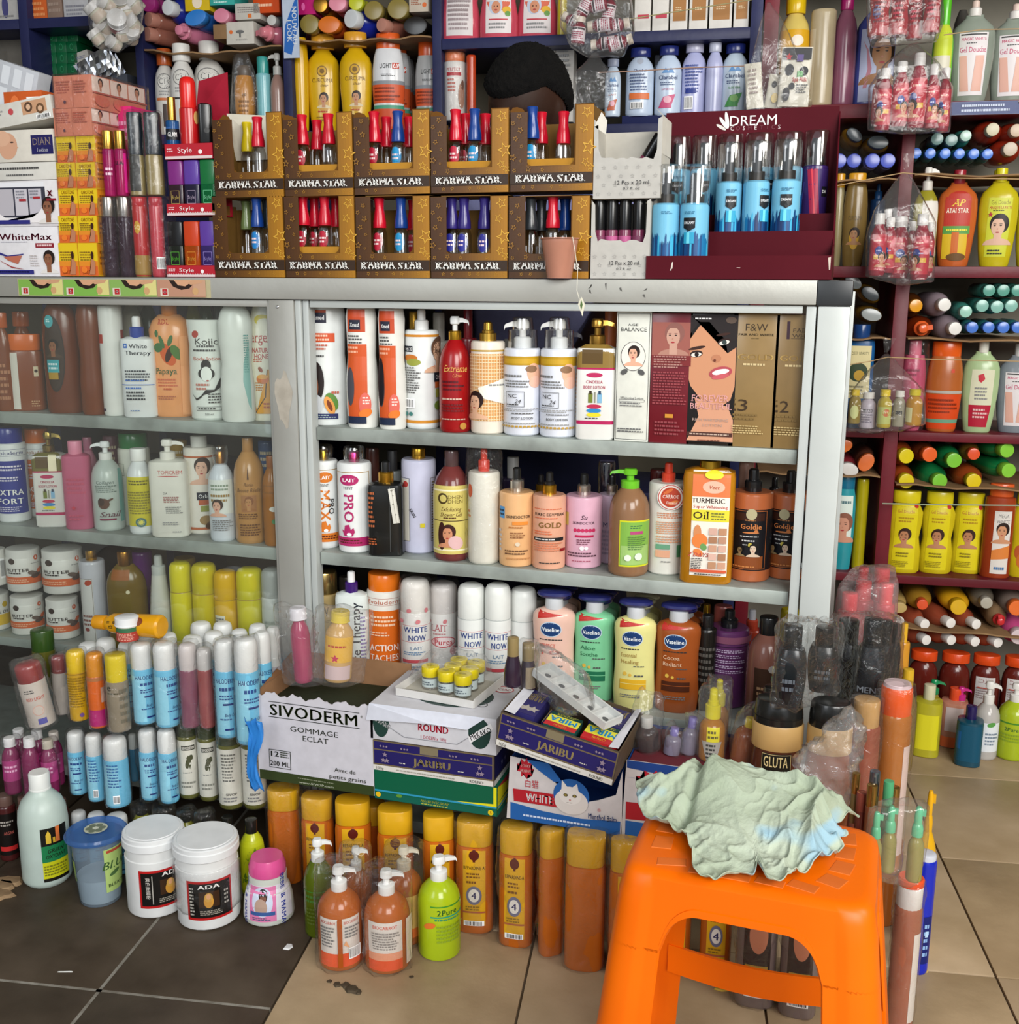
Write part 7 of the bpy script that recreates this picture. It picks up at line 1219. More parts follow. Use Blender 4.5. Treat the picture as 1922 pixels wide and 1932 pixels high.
o,w,h=tub('white cosmetic tub with red framed black label and film, beside the pink lidded jar',333,454,1577,1768,JP,'pdcdddc','pdfe1e2',AD(0),.84)
film('plastic_wrap','thin film stretched over the label of the front white tub',[o.matrix_basis@Vector((x*w*.53,y*w*.53,z))for z in(h*.2,h*.72)for x,y in((-1,-.2),(-.7,-.75),(0,-1),(.7,-.75),(1,-.2))],amp=.0012,smooth=0)
o,w,h=tub('cloudy tub of bleaching powder with translucent blue lid',136,240,1566,1732,PROF['tubb'],'t9aaab8','t5a86c0',[('R',.3,.2,1.2,.84,'a9c272'),('R',.4,.78,1.2,.82,'b04a34'),('T',.75,.6,.12,'BLUE','3a5a30',dict(b=1,i=1)),('E',.7,.47,.25,.03,'4a6a3c',20),('T',.8,.3,.05,'BLEACH','3a4a2c',dict(b=1,W=.8)),('R',-1.35,.35,-.95,.65,'7a9450')],.93,1.14,lidp=[(0,.92),(.1,1.03),(.4,1.04),(.5,1),(1,.96)])
link('powder',lathe('powder',[(0,.7),(.05,.76),(1,.84)],w,None,2,28,.004,h*.35),o,'pd8dcd8')
link('lid_sticker',new_print(surf_face((0,-w*.22,h+.0018),(1,0,0),(0,1,0),(0,0,1),w*.44,w*.44),w*.22,w*.44,[('e',0,.5,.5,'b9bba4')]+[('e',.56*math.cos(a),.5+.28*math.sin(a),.15,'6a7058')for a in[2*PI*i/6 for i in range(6)]]+[('e',0,.5,.12,'c9cab8')]),o)
tub('squat cream jar with pink lid and mother and baby label',458,556,1615,1758,[(0,.9),(.03,.97),(.1,1),(.45,.95),(.68,.84),(.74,.74),(1,.74)],'pc9cdc4','gd0508c',[('R',-1.15,.1,1.15,.64,'dcd8e0'),('R',-.75,.1,.35,.63,'d87aa8'),('E',-.2,.4,.42,.22,'c8d0e4'),('E',-.15,.5,.17,.1,'241a18'),('E',-.15,.46,.12,.08,'7a5040'),('E',-.25,.33,.25,.13,'b09484'),('R',-.7,.2,.3,.26,'3a5a94'),('T',.66,.37,.085,'BEBE & MAMAN','2a3a94',dict(b=1,r=-90)),('T',-1.0,.37,.07,'BEBE & MAMAN','2a3a94',dict(b=1,r=-90)),('m',-.6,.12,.2,.18,2,'557')],.74,.72,name='baby_cream_jar',lidp=[(0,.98),(.03,1),(.5,1),(.7,.93),(.9,.88),(1,.84)])

# wrapped orange gel bottles that carry the cartons
REP=lambda full:[('R',-.55,.08 if full else.1,.65,.8,'d8a41c'),('E',.05,.72,.28,.045,'5a1c14'),('R',-.02,.66,.12,.78,'5a1c14'),('T',.05,.61,.032,'REPARDINE-A','3a2416',dict(b=1,W=1.12)),('m',-.35,.51,.4,.57,2,'7a4a14'),('m',-.35,.46,.4,.5,1,'7a4a14'),('E',.05,.36,.42,.085,'6a6a84'),('E',.05,.36,.3,.06,'e0dcd4'),('T',.05,.36,.06,'4','2a2a5c',dict(b=1)),('R',-.55,.2,.65,.215,'a85a3c'),('m',-.4,.22,.5,.27,2,'8a6a1c'),('b',-.5,.085,.6,.13)]
RR=[]
RB_=[(507,570,1485,1672,0),(571,631,1500,1700,1),(634,702,1507,1716,1),(713,781,1523,1735,1),(798,858,1534,1752,1),(861,931,1543,1764,2),(942,1006,1556,1790,2),(1016,1064,1562,1806,0),(1066,1142,1571,1836,0),(1148,1208,1583,1846,1)]
NXT=['touching the green capped bottles','behind the green pump soap','behind the film wrapped carrot soaps','behind the taller carrot soap pump','behind the yellow pump soap','with its whole yellow label showing','with a tilted label inside loose film','plain and slim inside loose film','plain sided beside the stool','half hidden by the stool leg']
for k,(a,b,y,yb,m)in enumerate(RB_):
    o=fl_('shower_gel_bottle','orange gel bottle with yellow cap %s'%NXT[k],a,b,y,yb,'sq','ld4701c',('wide','gd8a41c'),REP(m==2)if m else[],hb=.8,cw=.96,n=2.8,dr=.75,rot=(0,-8,4,4,10,0,-6,30,0,12)[k],g='orange gel bottles under the cartons')
    RR.append(o)
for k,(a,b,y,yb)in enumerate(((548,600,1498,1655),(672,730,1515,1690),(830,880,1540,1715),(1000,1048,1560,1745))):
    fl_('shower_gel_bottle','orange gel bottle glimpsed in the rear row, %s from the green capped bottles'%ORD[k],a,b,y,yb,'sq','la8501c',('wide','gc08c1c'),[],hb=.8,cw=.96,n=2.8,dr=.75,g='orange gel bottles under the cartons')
for k,(a,b,yt,yb,c)in enumerate(((1322,1382,1600,1852,'lc4641c'),(1390,1468,1610,1905,'l8a7a78'),(1474,1548,1615,1925,'l8a7a78'),(1250,1305,1600,1836,'lc4641c'))):
    RR.append(fl_('shower_gel_bottle',('orange','grey','second grey','amber')[k]+' gel bottle seen through the legs of the stool',a,b,yt,yb,'sq',c,('wide','gd0981c'),REP(1)if k in(0,3)else[('R',-.6,.1,.7,.75,'2a1814'),('E',.1,.5,.45,.12,'c07a5a'),('R',-.5,.2,.6,.3,'b08c2c'),('b',-.5,.08,.6,.16)],hb=.82,cw=.9,n=2.8,dr=.7,g='gel bottles behind the stool'))
wrap(RR[:2],amp=.004)
wrap(RR[5:8],amp=.005)
wrap(RR[8:10],amp=.004)
wrap(RR[11:13],amp=.004)
# soaps with pumps
BIO=[('R',-.95,.1,-.05,.56,'d8d0c8'),('R',.15,.1,1.05,.56,'d8d0c8'),('R',-.95,.06,-.05,.2,'e0562c'),('R',.15,.06,1.05,.2,'e0562c'),('T',-.5,.52,.03,'BIOCARROT','c0402c',dict(b=1,W=.75)),('T',.6,.52,.03,'BIOCARROT','c0402c',dict(b=1,W=.75)),('m',-.85,.26,-.15,.49,7,'777'),('m',.25,.36,.95,.49,4,'777'),('P',[(.2,.3),(.45,.26),(.3,.34)],'e0a070'),('b',.4,.14,1,.26),('R',-.05,.06,.15,.56,'a04c14')]
BI2=[('R',-.85,.08,.75,.56,'d8d0c8'),('R',-.85,.05,.75,.18,'dc5228'),('R',-.85,.16,.75,.24,'e09878'),('T',-.05,.51,.035,'BIOCARROT','d05038',dict(b=1,W=1.1)),('m',-.6,.27,.6,.47,7,'8a8480'),('R',.9,.08,1.4,.56,'d8c8b8')]
fl_('pump_bottle','green liquid soap bottle with white pump behind the carrot soaps',573,630,1583,1776,'rnd','l5c6c14',('pump','pe0e2e0','pe0e2e0'),[('R',-1.2,.5,1.2,.51,'3a7a2c'),('m',-.9,.38,.8,.48,2,'4a7a34'),('m',-.8,.15,.9,.35,5,'5a6a24')],hb=.78,cw=.44)
s1=fl_('pump_bottle','orange carrot soap bottle with two white label panels in film',599,684,1634,1840,'rnd','lc06420',('pump','pe4e4e2','pe4e4e2'),BIO,hb=.76,cw=.36)
s2=fl_('pump_bottle','orange carrot soap bottle with one broad label in film',687,774,1641,1845,'rnd','lc06420',('pump','pe4e4e2','pe4e4e2'),BI2,hb=.76,cw=.36)
s3=fl_('pump_bottle','rear orange carrot soap bottle, only its small white pump clear',645,702,1598,1790,'rnd','la85818',('pump','pd8d8d4','pd8d8d4'),[],hb=.76,cw=.36)
s4=fl_('pump_bottle','rear orange carrot soap bottle with tall cream pump',728,798,1597,1792,'rnd','lb86020',('pump','pd4ccb8','pd4ccb8'),[('R',.1,.1,1.2,.55,'d8b060'),('R',.4,.1,1,.2,'e0702c')],hb=.76,cw=.38)
wrap([s1,s2,s3,s4],amp=.003)
fl_('pump_bottle','bright lime yellow liquid soap bottle with white pump on the tiles',788,869,1615,1819,'rnd','lb8d020',('pump','pe6e8e6','pe6e8e6'),[('R',-.7,.57,1.35,.583,'3a8a2c'),('T',.1,.52,.06,'2Pure','2a5a20',dict(b=1)),('R',-.7,.465,1.35,.48,'2a9a7c'),('m',-.5,.43,.9,.46,1,'2a8a6c'),('E',-.75,.38,.3,.03,'d8742c',20),('m',-.4,.2,1,.4,5,'8aa42c')],hb=.77,cw=.4,rot=20)

# wrapped oil bottles beside the tubs, three layers
L1,L2=.150,.316
HAL=lambda s,back=0:[('R',-1.5,.04,1.5,.69,'6ab4d4'),('R',-1.2+s*.2,.04,.2,.62,'8cc8dc')]+([('T',s,.6,.05,'HALODERM','1c3470',dict(b=1.2,W=1.9)),('m',-.5+s,.48,.9+s,.55,1,'2a4a84'),('m',-.5+s,.4,.9+s,.46,2,'2a4a84'),('R',-.2+s,.35,.7+s,.37,'1c3070'),('T',.35+s,.25,.035,'Body Oil','1c3470',dict(i=1,W=.9)),('m',-.5+s,.19,.8+s,.22,1,'3a5a8c'),('R',-.1+s,.09,.6+s,.11,'1c3070')]if not back else[('m',-.7,.3,.5,.66,8,'3a6a9c'),('b',-.3,.08,.2,.2)])
def hal(label,xl,xr,yt,z,d,s=0,back=0,**kw):return it('oil_bottle',label,xl,xr,yt,'cyl','g6ab4d4' if True else '',('dome','pd8dad8'),HAL(s,back),hb=.7,cw=.96,z=z,d=d,g='blue and white oil bottles',**kw)
G0=[]
for k,(a,b)in enumerate(((136,167),(167,202),(201,245))):G0.append(hal('blue and white oil bottle in the lowest layer, %s from the milky bottle'%ORD[k],a,b,1531+k*3,.0,1.645-.01*k,0))
G1=[]
for k,(a,b,s,bk)in enumerate(((128,163,-.3,0),(162,196,0,1),(195,243,0,1))):G1.append(hal('blue and white oil bottle in the middle layer, %s from the pink bottles'%ORD[k],a,b,1380+k*5,L1,1.64-.012*k,s,bk))
G1b=[hal('blue and white oil bottle in the middle layer, %s'%t,a,b,1375,L1,1.665,s)for a,b,s,t in((262,298,.1,'first in the bulging film'),(298,334,.4,'second in the bulging film'))]
G2=[hal('blue and white oil bottle in the top layer, %s'%t,a,b,y,L2,1.65,s)for a,b,y,s,t in((247,291,1213,.3,'beside the yellow mesh cap'),(289,334,1212,.6,'beside the mauve wrapped bottle'))]
G2b=[hal('blue and white oil bottle in the top layer, %s'%t,a,b,y,L2,dd,s)for a,b,y,s,dd,t in((404,447,1206,-.1,1.645,'second from the white carton'),(441,488,1203,.3,1.63,'touching the white carton'),(478,512,1192,.4,1.70,'behind the one touching the white carton'))]
it('oil_bottle','grey white oil bottle between the blue ones and the aluminium post',502,530,1183,'cyl','pc0c2be',('dome','pd0d2ce'),[('R',-1.4,.1,1.4,.6,'a8a4a8'),('m',-.8,.3,.8,.55,4,'6a6a70')],hb=.7,cw=.96,z=L2,d=1.74)
for k,(a,b,y,dd)in enumerate(((183,222,1205,1.71),(224,262,1212,1.715),(262,300,1193,1.76),(300,337,1195,1.74),(345,385,1200,1.70),(385,425,1192,1.735),(360,402,1174,1.79),(403,441,1174,1.785),(437,470,1188,1.77),(150,190,1213,1.70),(470,505,1178,1.79))):
    hal('rear oil bottle showing its white dome, %s of the rear rows'%ORD[k],a,b,y,L2,dd,0)
Y1=it('oil_bottle','yellow oil bottle with yellow dome cap in film, top layer',126,164,1226,'cyl','gc89c1c',('dome','ge0bc14'),[('m',-.9,.2,.9,.65,12,'8a6a14'),('E',.3,.1,.2,.03,'6a4a84'),('R',-1.4,.68,1.4,.69,'8a6a14')],hb=.7,cw=.97,z=L2-.008,d=1.64)
Y2=it('oil_bottle','orange and magenta oil bottle in film, top layer',163,199,1231,'cyl','gdc6418',('dome','gd88c20'),[('R',-1.5,.03,1.5,.25,'b01c6c'),('R',.5,.35,1.4,.55,'c8a090'),('R',-1.5,.64,1.5,.69,'b07040')],hb=.7,cw=.97,z=L2-.014,d=1.635)
Y3=it('oil_bottle','grey brown bottle with yellow mesh covered cap, top layer',198,243,1234,'cyl','g8a7f6c',('cyl','gd8c01c'),[('T',-.7,.6,.09,'e','2a2a24',dict(b=1)),('m',-.9,.5,.6,.54,1,'55503c'),('m',.2,.1,1.2,.6,5,'6a6454')],hb=.66,cw=.92,z=L2-.012,d=1.625)
R1=it('oil_bottle','white bottle with dark red cap leaning in film, over the pink bottles',48,103,1246,'cyl','pc4bab0',('dome','g8a2c2c'),[('m',-.6,.55,.2,.62,2,'444'),('T',.1,.47,.05,'RED LIGHT','c0503c',dict(b=1,W=1.3)),('e',.1,.28,.08,'d0a090'),('e',.1,.28,.07,'c4bab0'),('R',-.1,.06,.5,.15,'4a4a9c')],hb=.72,cw=.95,z=L2-.025,d=1.62,tilt=(0,-9))
R2=it('oil_bottle','white bottle with dark red cap behind the leaning one',98,132,1236,'cyl','pa8a098',('dome','g7a2828'),[],hb=.72,cw=.95,z=L2-.02,d=1.67)
it('oil_bottle','bottle with tall dark green cap rising behind the leaning one',60,106,1188,'cyl','l5a5a20',('cyl','g2f4a1c'),[],hb=.74,cw=.98,z=L2-.02,d=1.70)
M1=it('oil_bottle','mauve bottle under grey film in the top layer',337,374,1214,'cyl','l8a4a62',('dome','pc8c0be'),[],hb=.7,cw=.95,z=L2,d=1.665)
M2=it('oil_bottle','dull red bottle under grey film in the top layer',372,402,1222,'cyl','g9a4a4a',('dome','pc8c4c0'),[],hb=.74,cw=.95,z=L2,d=1.675)
SIV=lambda v:[('R',-1.45,.06,1.45,.74,'d4d2c6')]+([('R',-.55,.62,.75,.68,'3a3a30'),('T',.1,.65,.035,'SIVODERM','eeeadf',dict(b=1,W=1.15)),('E',.15,.48,.3,.09,'4a4c34',-20),('E',.3,.44,.16,.07,'d4d2c6',-20),('P',[(-.1,.53),(.1,.56),(.35,.46),(.2,.38)],'4a4c34'),('m',-.5,.33,.6,.35,1,'777'),('m',-.7,.14,.7,.24,2,'8a8a80')]if v else[('m',-.6,.34,.5,.7,9,'6a6a64'),('T',.1,.2,.03,'SIVOP','333',dict(b=1,W=.8)),('m',-.5,.1,.6,.17,2,'777')])
G3=[it('oil_bottle','white labelled bottle with dark green cap, %s from the bulging film'%ORD[k],a,b,y,'cyl','l6a6a2c',('cyl','g343c20'),SIV(k<2),hb=.78,cw=.93,z=L1,d=dd,g='white labelled bottles with dark green caps')for k,(a,b,y,dd)in enumerate(((333,374,1352,1.655),(372,409,1356,1.66),(409,456,1366,1.63),(455,500,1367,1.64)))]
YL=lambda v:[('m',-.8,.3,.8,.5,3,'6a6a14')]if not v else[('R',-1.4,.08,1.4,.75,'b8c01c'),('S',-.3,.5,.1,'5a7a1c'),('S',.4,.3,.1,'5a7a1c'),('S',.3,.6,.08,'6a8a1c'),('S',-.6,.25,.09,'5a7a1c')]
G4=[it('oil_bottle','yellow green bottle with black cap in the lowest layer, %s from the lowest blue bottles'%ORD[k],a,b,y,'rnd','la0a030' if k<5 else 'gb8c020',('cyl','g1c1c1a'),YL(k==5),hb=.84,cw=.5,z=.0,d=dd,g='yellow green bottles with black caps')for k,(a,b,y,dd)in enumerate(((248,291,1517,1.67),(290,333,1521,1.665),(334,372,1528,1.66),(370,408,1532,1.66),(410,452,1541,1.655),(452,499,1546,1.64)))]
G5=[]
for k,(a,b,y,dd,cc)in enumerate(((4,40,1392,1.60,'pdcdcdc'),(41,76,1392,1.60,'pdcdcdc'),(77,110,1396,1.60,'pb8b0a0'),(22,56,1376,1.65,'pd0d0d0'),(57,90,1378,1.65,'pd0d0d0'),(90,120,1381,1.65,'pbcb4ac'))):
    G5.append(it('oil_bottle','%s row pink liquid bottle with white cap, %s from the picture edge'%('front' if k<3 else 'rear',ORD[k%3]),a,b,y,'small','l8a2c5c',('thread',cc),[('R',-1.3,.25,1.3,.62,'a83c78'),('m',-.8,.4,.7,.55,2,'e0a8c8')]if k!=1 else[],hb=.86,cw=.64,z=L1-.0,d=dd,g='pink bottles with white caps'))
for k,(a,b,y,dd)in enumerate(((-6,33,1500,1.60),(34,66,1503,1.61),(67,100,1505,1.61),(101,132,1508,1.62))):
    it('oil_bottle','dark red argan bottle in the lowest layer, %s from the picture edge'%ORD[k],a,b,y,'cyl','g4a1c1c',('cyl','p6a5048'),[('R',-1.4,.1,1.4,.75,'17110f'),('T',.2,.45,.05,'ARGAN','b05a50',dict(b=1,W=1)),('m',-.6,.55,.8,.65,2,'a8a098'),('R',-.8,.17,1,.24,'c02c2c')],hb=.85,cw=.8,z=.0,d=dd,g='dark argan bottles')
for k in range(2):
    it('oil_bottle','blue oil bottle deep in the middle layer, %s'%ORD[k],244+k*14,262+k*20,1385,'cyl','g3a6a84',('dome','pb8bcb8'),[],hb=.7,cw=.96,z=L1,d=1.73)
def grp(label,L,amp=.004,**kw):wrap(L,amp=amp,**kw)
grp('crinkled film around the yellow and orange oil bottles',[Y1,Y2]);grp('crinkled film around the mesh capped bottle',[Y3],.003);grp('cloudy film bag around the leaning red capped bottles',[R1,R2],.006,m=BAG)
grp('clear film around the three blue bottles of the middle layer',G1,.002);grp('bulging film around two blue bottles of the middle layer',G1b,.006);grp('clear film around two blue bottles beside the mesh cap',G2,.003)
grp('grey cloudy film around the mauve and red bottles',[M1,M2],.006,m=BAG);grp('clear film around the blue bottles touching the white carton',G2b[:2],.003)
grp('film around the first pair of green capped bottles',G3[:2],.002);grp('film around the second pair of green capped bottles',G3[2:],.002);grp('film around the pink bottles',G5[:3],.005);grp('film around the first pair of yellow green bottles',G4[:2],.003);grp('film around the middle pair of yellow green bottles',G4[2:4],.003)
# lying yellow bottle and small jar on the white domes
u,z=C.hit(185,1178,1.68);u2,z2_=C.hit(303,1184,1.68)
P=bottle_parts(.046,.152,.046,[(0,.8),(.03,.97),(.06,1),(.62,.9),(.85,.84),(.95,.6),(1,.5)],'gd89a14',('cyl','gd0901c'),[('T',-.1,.64,.055,'e','2a2414',dict(b=1,r=0)),('T',-.1,.72,.05,'ll','2a2414',dict(b=1)),('T',-.5,.68,.06,'B','2a2414',dict(b=1)),('E',.1,.3,.4,.1,'7a3a1c'),('E',.3,.36,.2,.05,'8a4a24')],.84,.62,2.)
M=Matrix.Translation((u2-.003,1.69,z2_-.002))@Matrix.Rotation(rad(-90-2),4,'Y')@Matrix.Rotation(rad(30),4,'Z')
o=root('lotion_bottle','yellow lotion bottle lying on its side across the white domes','bottle',None,M=M);[link(nm,me,o)for nm,me,c in P]
it('cream_jar','small white lidded jar with red and green label on the white domes',219,262,1163,'jar','pd8d4cc',('thread','pe6e8ea'),[('R',-1.4,.02,1.4,.6,'a83c34'),('R',-1.4,.42,1.4,.6,'3a6a4a'),('m',-.9,.08,.9,.4,5,'d8a090')],cat='jar',hb=.66,cw=1.08,z='pix',yb=1216,d=1.645)

# ---------------------------------------------------------------- cartons standing on the gel bottles
ZC=.2445;D0=1.655
def cx(x,y,d=D0):return C.hit(x,y,d)[0]
def cz2(x,y,d=D0):return C.hit(x,y,d)[1]
def siv():
    x0,x1=cx(486,1400),cx(704,1400);w=x1-x0;h=cz2(600,1322)-ZC;dep=.18
    r=root('shipping_carton','torn open white carton with dark green lettering and green base band','box',((x0+x1)/2,D0+dep/2,ZC),0)
    T_=.003;V=[];rn=random.Random(5)
    link('body',boxes('body',[(-w/2,dep/2-T_,0,w/2,dep/2,h*1.12),(-w/2,-dep/2+T_,0,-w/2+T_,dep/2-T_,h*1.02),(w/2-T_,-dep/2+T_,0,w/2,dep/2-T_,h*.94),(-w/2+T_,-dep/2+T_,0,w/2-T_,dep/2-T_,T_)]),r,'k9a7454')
    n=44;top=[(w/2-w*i/n,h+.0035*math.sin(i*.7)+.002*math.sin(i*1.9+1)+(rn.random()-.5)*.0015)for i in range(n+1)]
    poly=[(-w/2,0),(w/2,0)]+top;n2=len(poly);V=[(x,-dep/2,z)for x,z in poly]+[(x,-dep/2+T_,z)for x,z in poly]
    link('front',mk('front',V,[tuple(range(n2)),tuple(range(n2,2*n2))[::-1]]+[(i,n2+i,n2+(i+1)%n2,(i+1)%n2)for i in range(n2)],False),r,'kc4c2ca')
    S_=[('R',-.985,.0,.995,.115,'323d1e'),('R',-.78,.945,.78,.953,'1c2018'),('R',-.78,.765,.78,.773,'1c2018'),('T',0,.86,.135,'SIVODERM','2a3318',dict(b=1,W=1.5)),('T',.82,.91,.03,'®','2a3318'),('T',0,.66,.065,'GOMMAGE','22261c',dict(W=.82)),('T',.02,.565,.065,'ECLAT','22261c',dict(W=.44)),('O',-.8,.16,-.42,.38,'22261c',.0012),('T',-.71,.33,.065,'12','22261c',dict(b=1,W=.14)),('m',-.6,.29,-.45,.37,3,'3a3e34'),('T',-.61,.22,.06,'200 ML','22261c',dict(b=1,W=.34)),('T',.52,.25,.05,'Avec de','22261c',dict(W=.36)),('T',.56,.165,.05,'petits grains','22261c',dict(W=.62)),('T',.02,.035,.026,'www.SIVOP.com','b8bca8',dict(W=.6)),('m',-.3,.07,.35,.095,1,'7a8068')]
    link('front_print',new_print(surf_face((0,-dep/2,0),(1,0,0),(0,0,1),(0,-1,0),w,h*.97),w/2,h*.97,S_),r)
    link('inner_filling',box('inner_filling',-w/2+.004,-dep/2+.006,.0035,w/2-.004,dep/2-.005,h*.83,.004),r,'k2f3424')
    link('torn_flap',mk('torn_flap',[(-w/2,-dep/2+.01,h),(-w/2,dep/2,h*1.02),(-w/2-.012,dep/2-.01,h*1.16),(-w/2-.004,0,h*1.1)],[(0,1,2,3)],False),r,'k8a6446')
siv()
x0,x1=cx(706,1480),cx(938,1500)
wS=x1-x0;xm=(x0+x1)/2
def cbox(name,label,xa,xb,z0,z1,dep,col,front,side=(),top=(),rz=0,d=D0,cat='box',tilt=(0,0)):
    r=root(name,label,cat,((xa+xb)/2,d+dep/2,z0),rad(rz));w=xb-xa;h=z1-z0
    if tilt!=(0,0):r.rotation_euler=(rad(tilt[0]),rad(tilt[1]),rad(rz))
    link('body',box('body',-w/2,-dep/2,0,w/2,dep/2,h-.0006,.001),r,col)
    for nm,ops,og,ux,uz,nr,a,b in(('front_print',front,(0,-dep/2,0),(1,0,0),(0,0,1),(0,-1,0),w,h),('side_print',side,(w/2,0,0),(0,1,0),(0,0,1),(1,0,0),dep,h),('top_print',top,(0,-dep/2,h-.0006),(1,0,0),(0,1,0),(0,0,1),w,dep)):
        if ops:link(nm,new_print(surf_face(og,ux,uz,nr,a,b),a/2,b,ops),r)
    return r,w,h
zg0,zg1=ZC-.004,cz2(820,1468);zj1=cz2(820,1410);zm1=cz2(820,1342)
cbox('soap_carton','dark green soap carton with blue and yellow base stripes, bottom of the stack',x0,x1,zg0,zg1,.178,'k06503a',
[('R',-.99,.02,.99,.98,'07573c'),('R',-.99,.27,.99,.33,'2a8cb0'),('P',[(.3,.33),(.94,.33),(.94,.42)],'d8d01c'),('R',.94,.33,.99,.98,'d8d01c'),('R',-.99,.02,.99,.24,'0a5a4a'),('T',.0,.17,.09,'ANTISEPTIC SOAP','c8c01c',dict(b=1,W=.46)),('m',-.22,.04,.22,.11,1,'a8a83c'),('e',-.93,.17,.09,'d8b01c'),('e',.9,.13,.09,'d8c01c'),('T',.9,.13,.1,'S','c03a1c',dict(b=1)),('E',-.58,.22,.05,.06,'5a8a2c')],
[('R',-.99,.02,.99,.98,'d8cc1c'),('P',[(-.99,.98),(.99,.98),(.99,.7),(-.4,.8)],'b82c34'),('R',-.99,.02,.99,.24,'0a6a5a'),('R',-.99,.27,.99,.33,'2a8cb0'),('P',[(-.99,.45),(-.2,.5),(.6,.8),(.99,.7),(.99,.5),(.3,.4)],'07673c'),('e',-.4,.13,.08,'d8c01c')])
STRS=lambda t,v,s=.09:[('S',t-.03,v-.07,s,'8a7a8c'),('S',t+.03,v-.07,s,'8a7a8c'),('S',t,v+.12,s,'8a7a8c')]
JAR=[('R',-.99,.02,.99,.98,'6a5c44'),('R',-.97,.7,.97,.94,'221c5a'),('R',-.97,.22,.97,.66,'221c5a'),('R',-.99,.0,.99,.17,'cfccc6'),('T',0,.44,.24,'JARIBU','8a7a50',dict(b=2,W=.62)),('m',-.55,.3,-.42,.36,1,'c8c4b8'),('m',.42,.3,.55,.36,1,'c8c4b8'),('R',-.2,.72,.1,.96,'7a7058'),('T',-.88,.08,.1,'100g','5a584c',dict(W=.12)),('T',.72,.08,.09,'ROUND','5a584c',dict(b=1,W=.22)),('m',-.6,.05,.55,.12,1,'9a968c')]+STRS(-.78,.44)+STRS(.78,.44)+[('S',t,.82,.045,'8a7a8c')for t in(-.85,-.8,-.75,-.5,-.45,-.4,.3,.35,.4,.65,.7,.75)]
cbox('soap_carton','navy blue soap carton with gold lettering between the green and white ones',x0-.002,x1-.006,zg1,zj1,.172,'k4a4038',JAR,[('R',-.99,.0,.99,.17,'cfccc6'),('R',-.97,.22,.97,.94,'1c1a48'),('S',-.5,.5,.1,'6a6a8c'),('S',-.3,.5,.1,'6a6a8c')])
MEK=[('E',-.82,.5,.13,.42,'1f3a34'),('T',-.8,.5,.14,'MEKAKO','e4e4e6',dict(b=1,W=.3,r=-25)),('E',.74,.55,.17,.42,'1f3a34'),('P',[(.56,.42),(.6,.25),(.95,.72),(.91,.86)],'dcdcde'),('T',.755,.55,.17,'MEKAKO','15181c',dict(b=1,W=.36,r=28)),('T',.02,.52,.2,'ROUND','b01c34',dict(b=2,W=.48)),('T',.02,.25,.1,'1 DOZEN x 100g','a83c50',dict(W=.4)),('P',[(-.75,.45),(-.45,.16),(.4,.16),(.58,.4),(.565,.4),(.39,.18),(-.44,.18),(-.74,.46)],'8a8a90')]
r,w,h=cbox('soap_carton','white soap carton with red word and two dark green ovals, top of the stack',x0-.006,x1-.002,zj1,zm1,.18,'kc8c8ce',MEK,[('E',-.3,.5,.2,.3,'1f3a34')],[('E',.1,.45,.62,.3,'1f3a34'),('E',.1,.55,.5,.2,'c8c8ce'),('T',.2,.3,.12,'MEKAKO','dcdce0',dict(b=1)),('E',.75,.75,.16,.09,'b83c44'),('E',.75,.75,.14,.07,'dcdcdc'),('T',.75,.75,.06,'ROUND','b01c34',dict(b=1,W=.22))])
V=[(-w/2-.006,-.092,h*.55),(-w/2,-.091,h),(w/2-.02,-.091,h),(w/2-.05,-.098,h*.68),(0,-.1,h*.72)];link('torn_flap',mk('torn_flap',V+[(x,y-.0015,z-.001)for x,y,z in V],[(0,4,3,2,1),(5,6,7,8,9)],False),r,'kcdd0dc')
# white card tray of yellow lidded jars
zt0=zm1+.0006;dT=1.70
a,b=cx(752,1290,dT),cx(905,1300,dT);wt=b-a
r=root('card_tray','white card tray with upside down web address holding yellow lidded jars','tray',((a+b)/2,dT+.06,zt0),rad(-6))
dT_=.13;hh=.014
link('base',box('base',-wt/2,-dT_/2,0,wt/2,dT_/2,.0015),r,'kb8b4a8')
for nm,bx_ in(('front_wall',(-wt/2,-dT_/2-.0015,.0,wt/2,-dT_/2,hh)),('rear_wall',(-wt/2,dT_/2,0,wt/2,dT_/2+.0015,hh*1.3)),('side_wall',(wt/2,-dT_/2,0,wt/2+.0015,dT_/2,hh*1.2)),('side_wall',(-wt/2-.0015,-dT_/2,0,-wt/2,dT_/2,hh*1.2))):link(nm,box(nm,*bx_),r,'kcfcdca')
link('tray_print',new_print(surf_face((0,-dT_/2-.001,hh),(1,0,0),(0,1,0),(0,0,1),wt,.001),wt/2,.001,[]),r)if False else None
link('inner_flap',mk('inner_flap',[(-wt/2+.002,-dT_/2,.0138),(wt/2-.002,-dT_/2,.0138),(wt/2-.006,-dT_/2+.026,.004),(-wt/2+.006,-dT_/2+.026,.004)],[(0,1,2,3)],False),r,'kc4c2be')
link('front_print',new_print(surf_face((0,-dT_/2,.0142),(1,0,0),(0,.936,-.352),(0,.352,.936),wt,.027),wt/2,.027,[('T',.0,.5,.62,'www.apponiki.com','222',dict(b=1,r=180,W=1.5))]),r)
JAR_=[(-.036,-.010,0),(.002,-.020,0),(.037,-.024,0),(-.002,.014,0),(.034,.010,0),(-.006,.047,0),(.030,.046,0)]
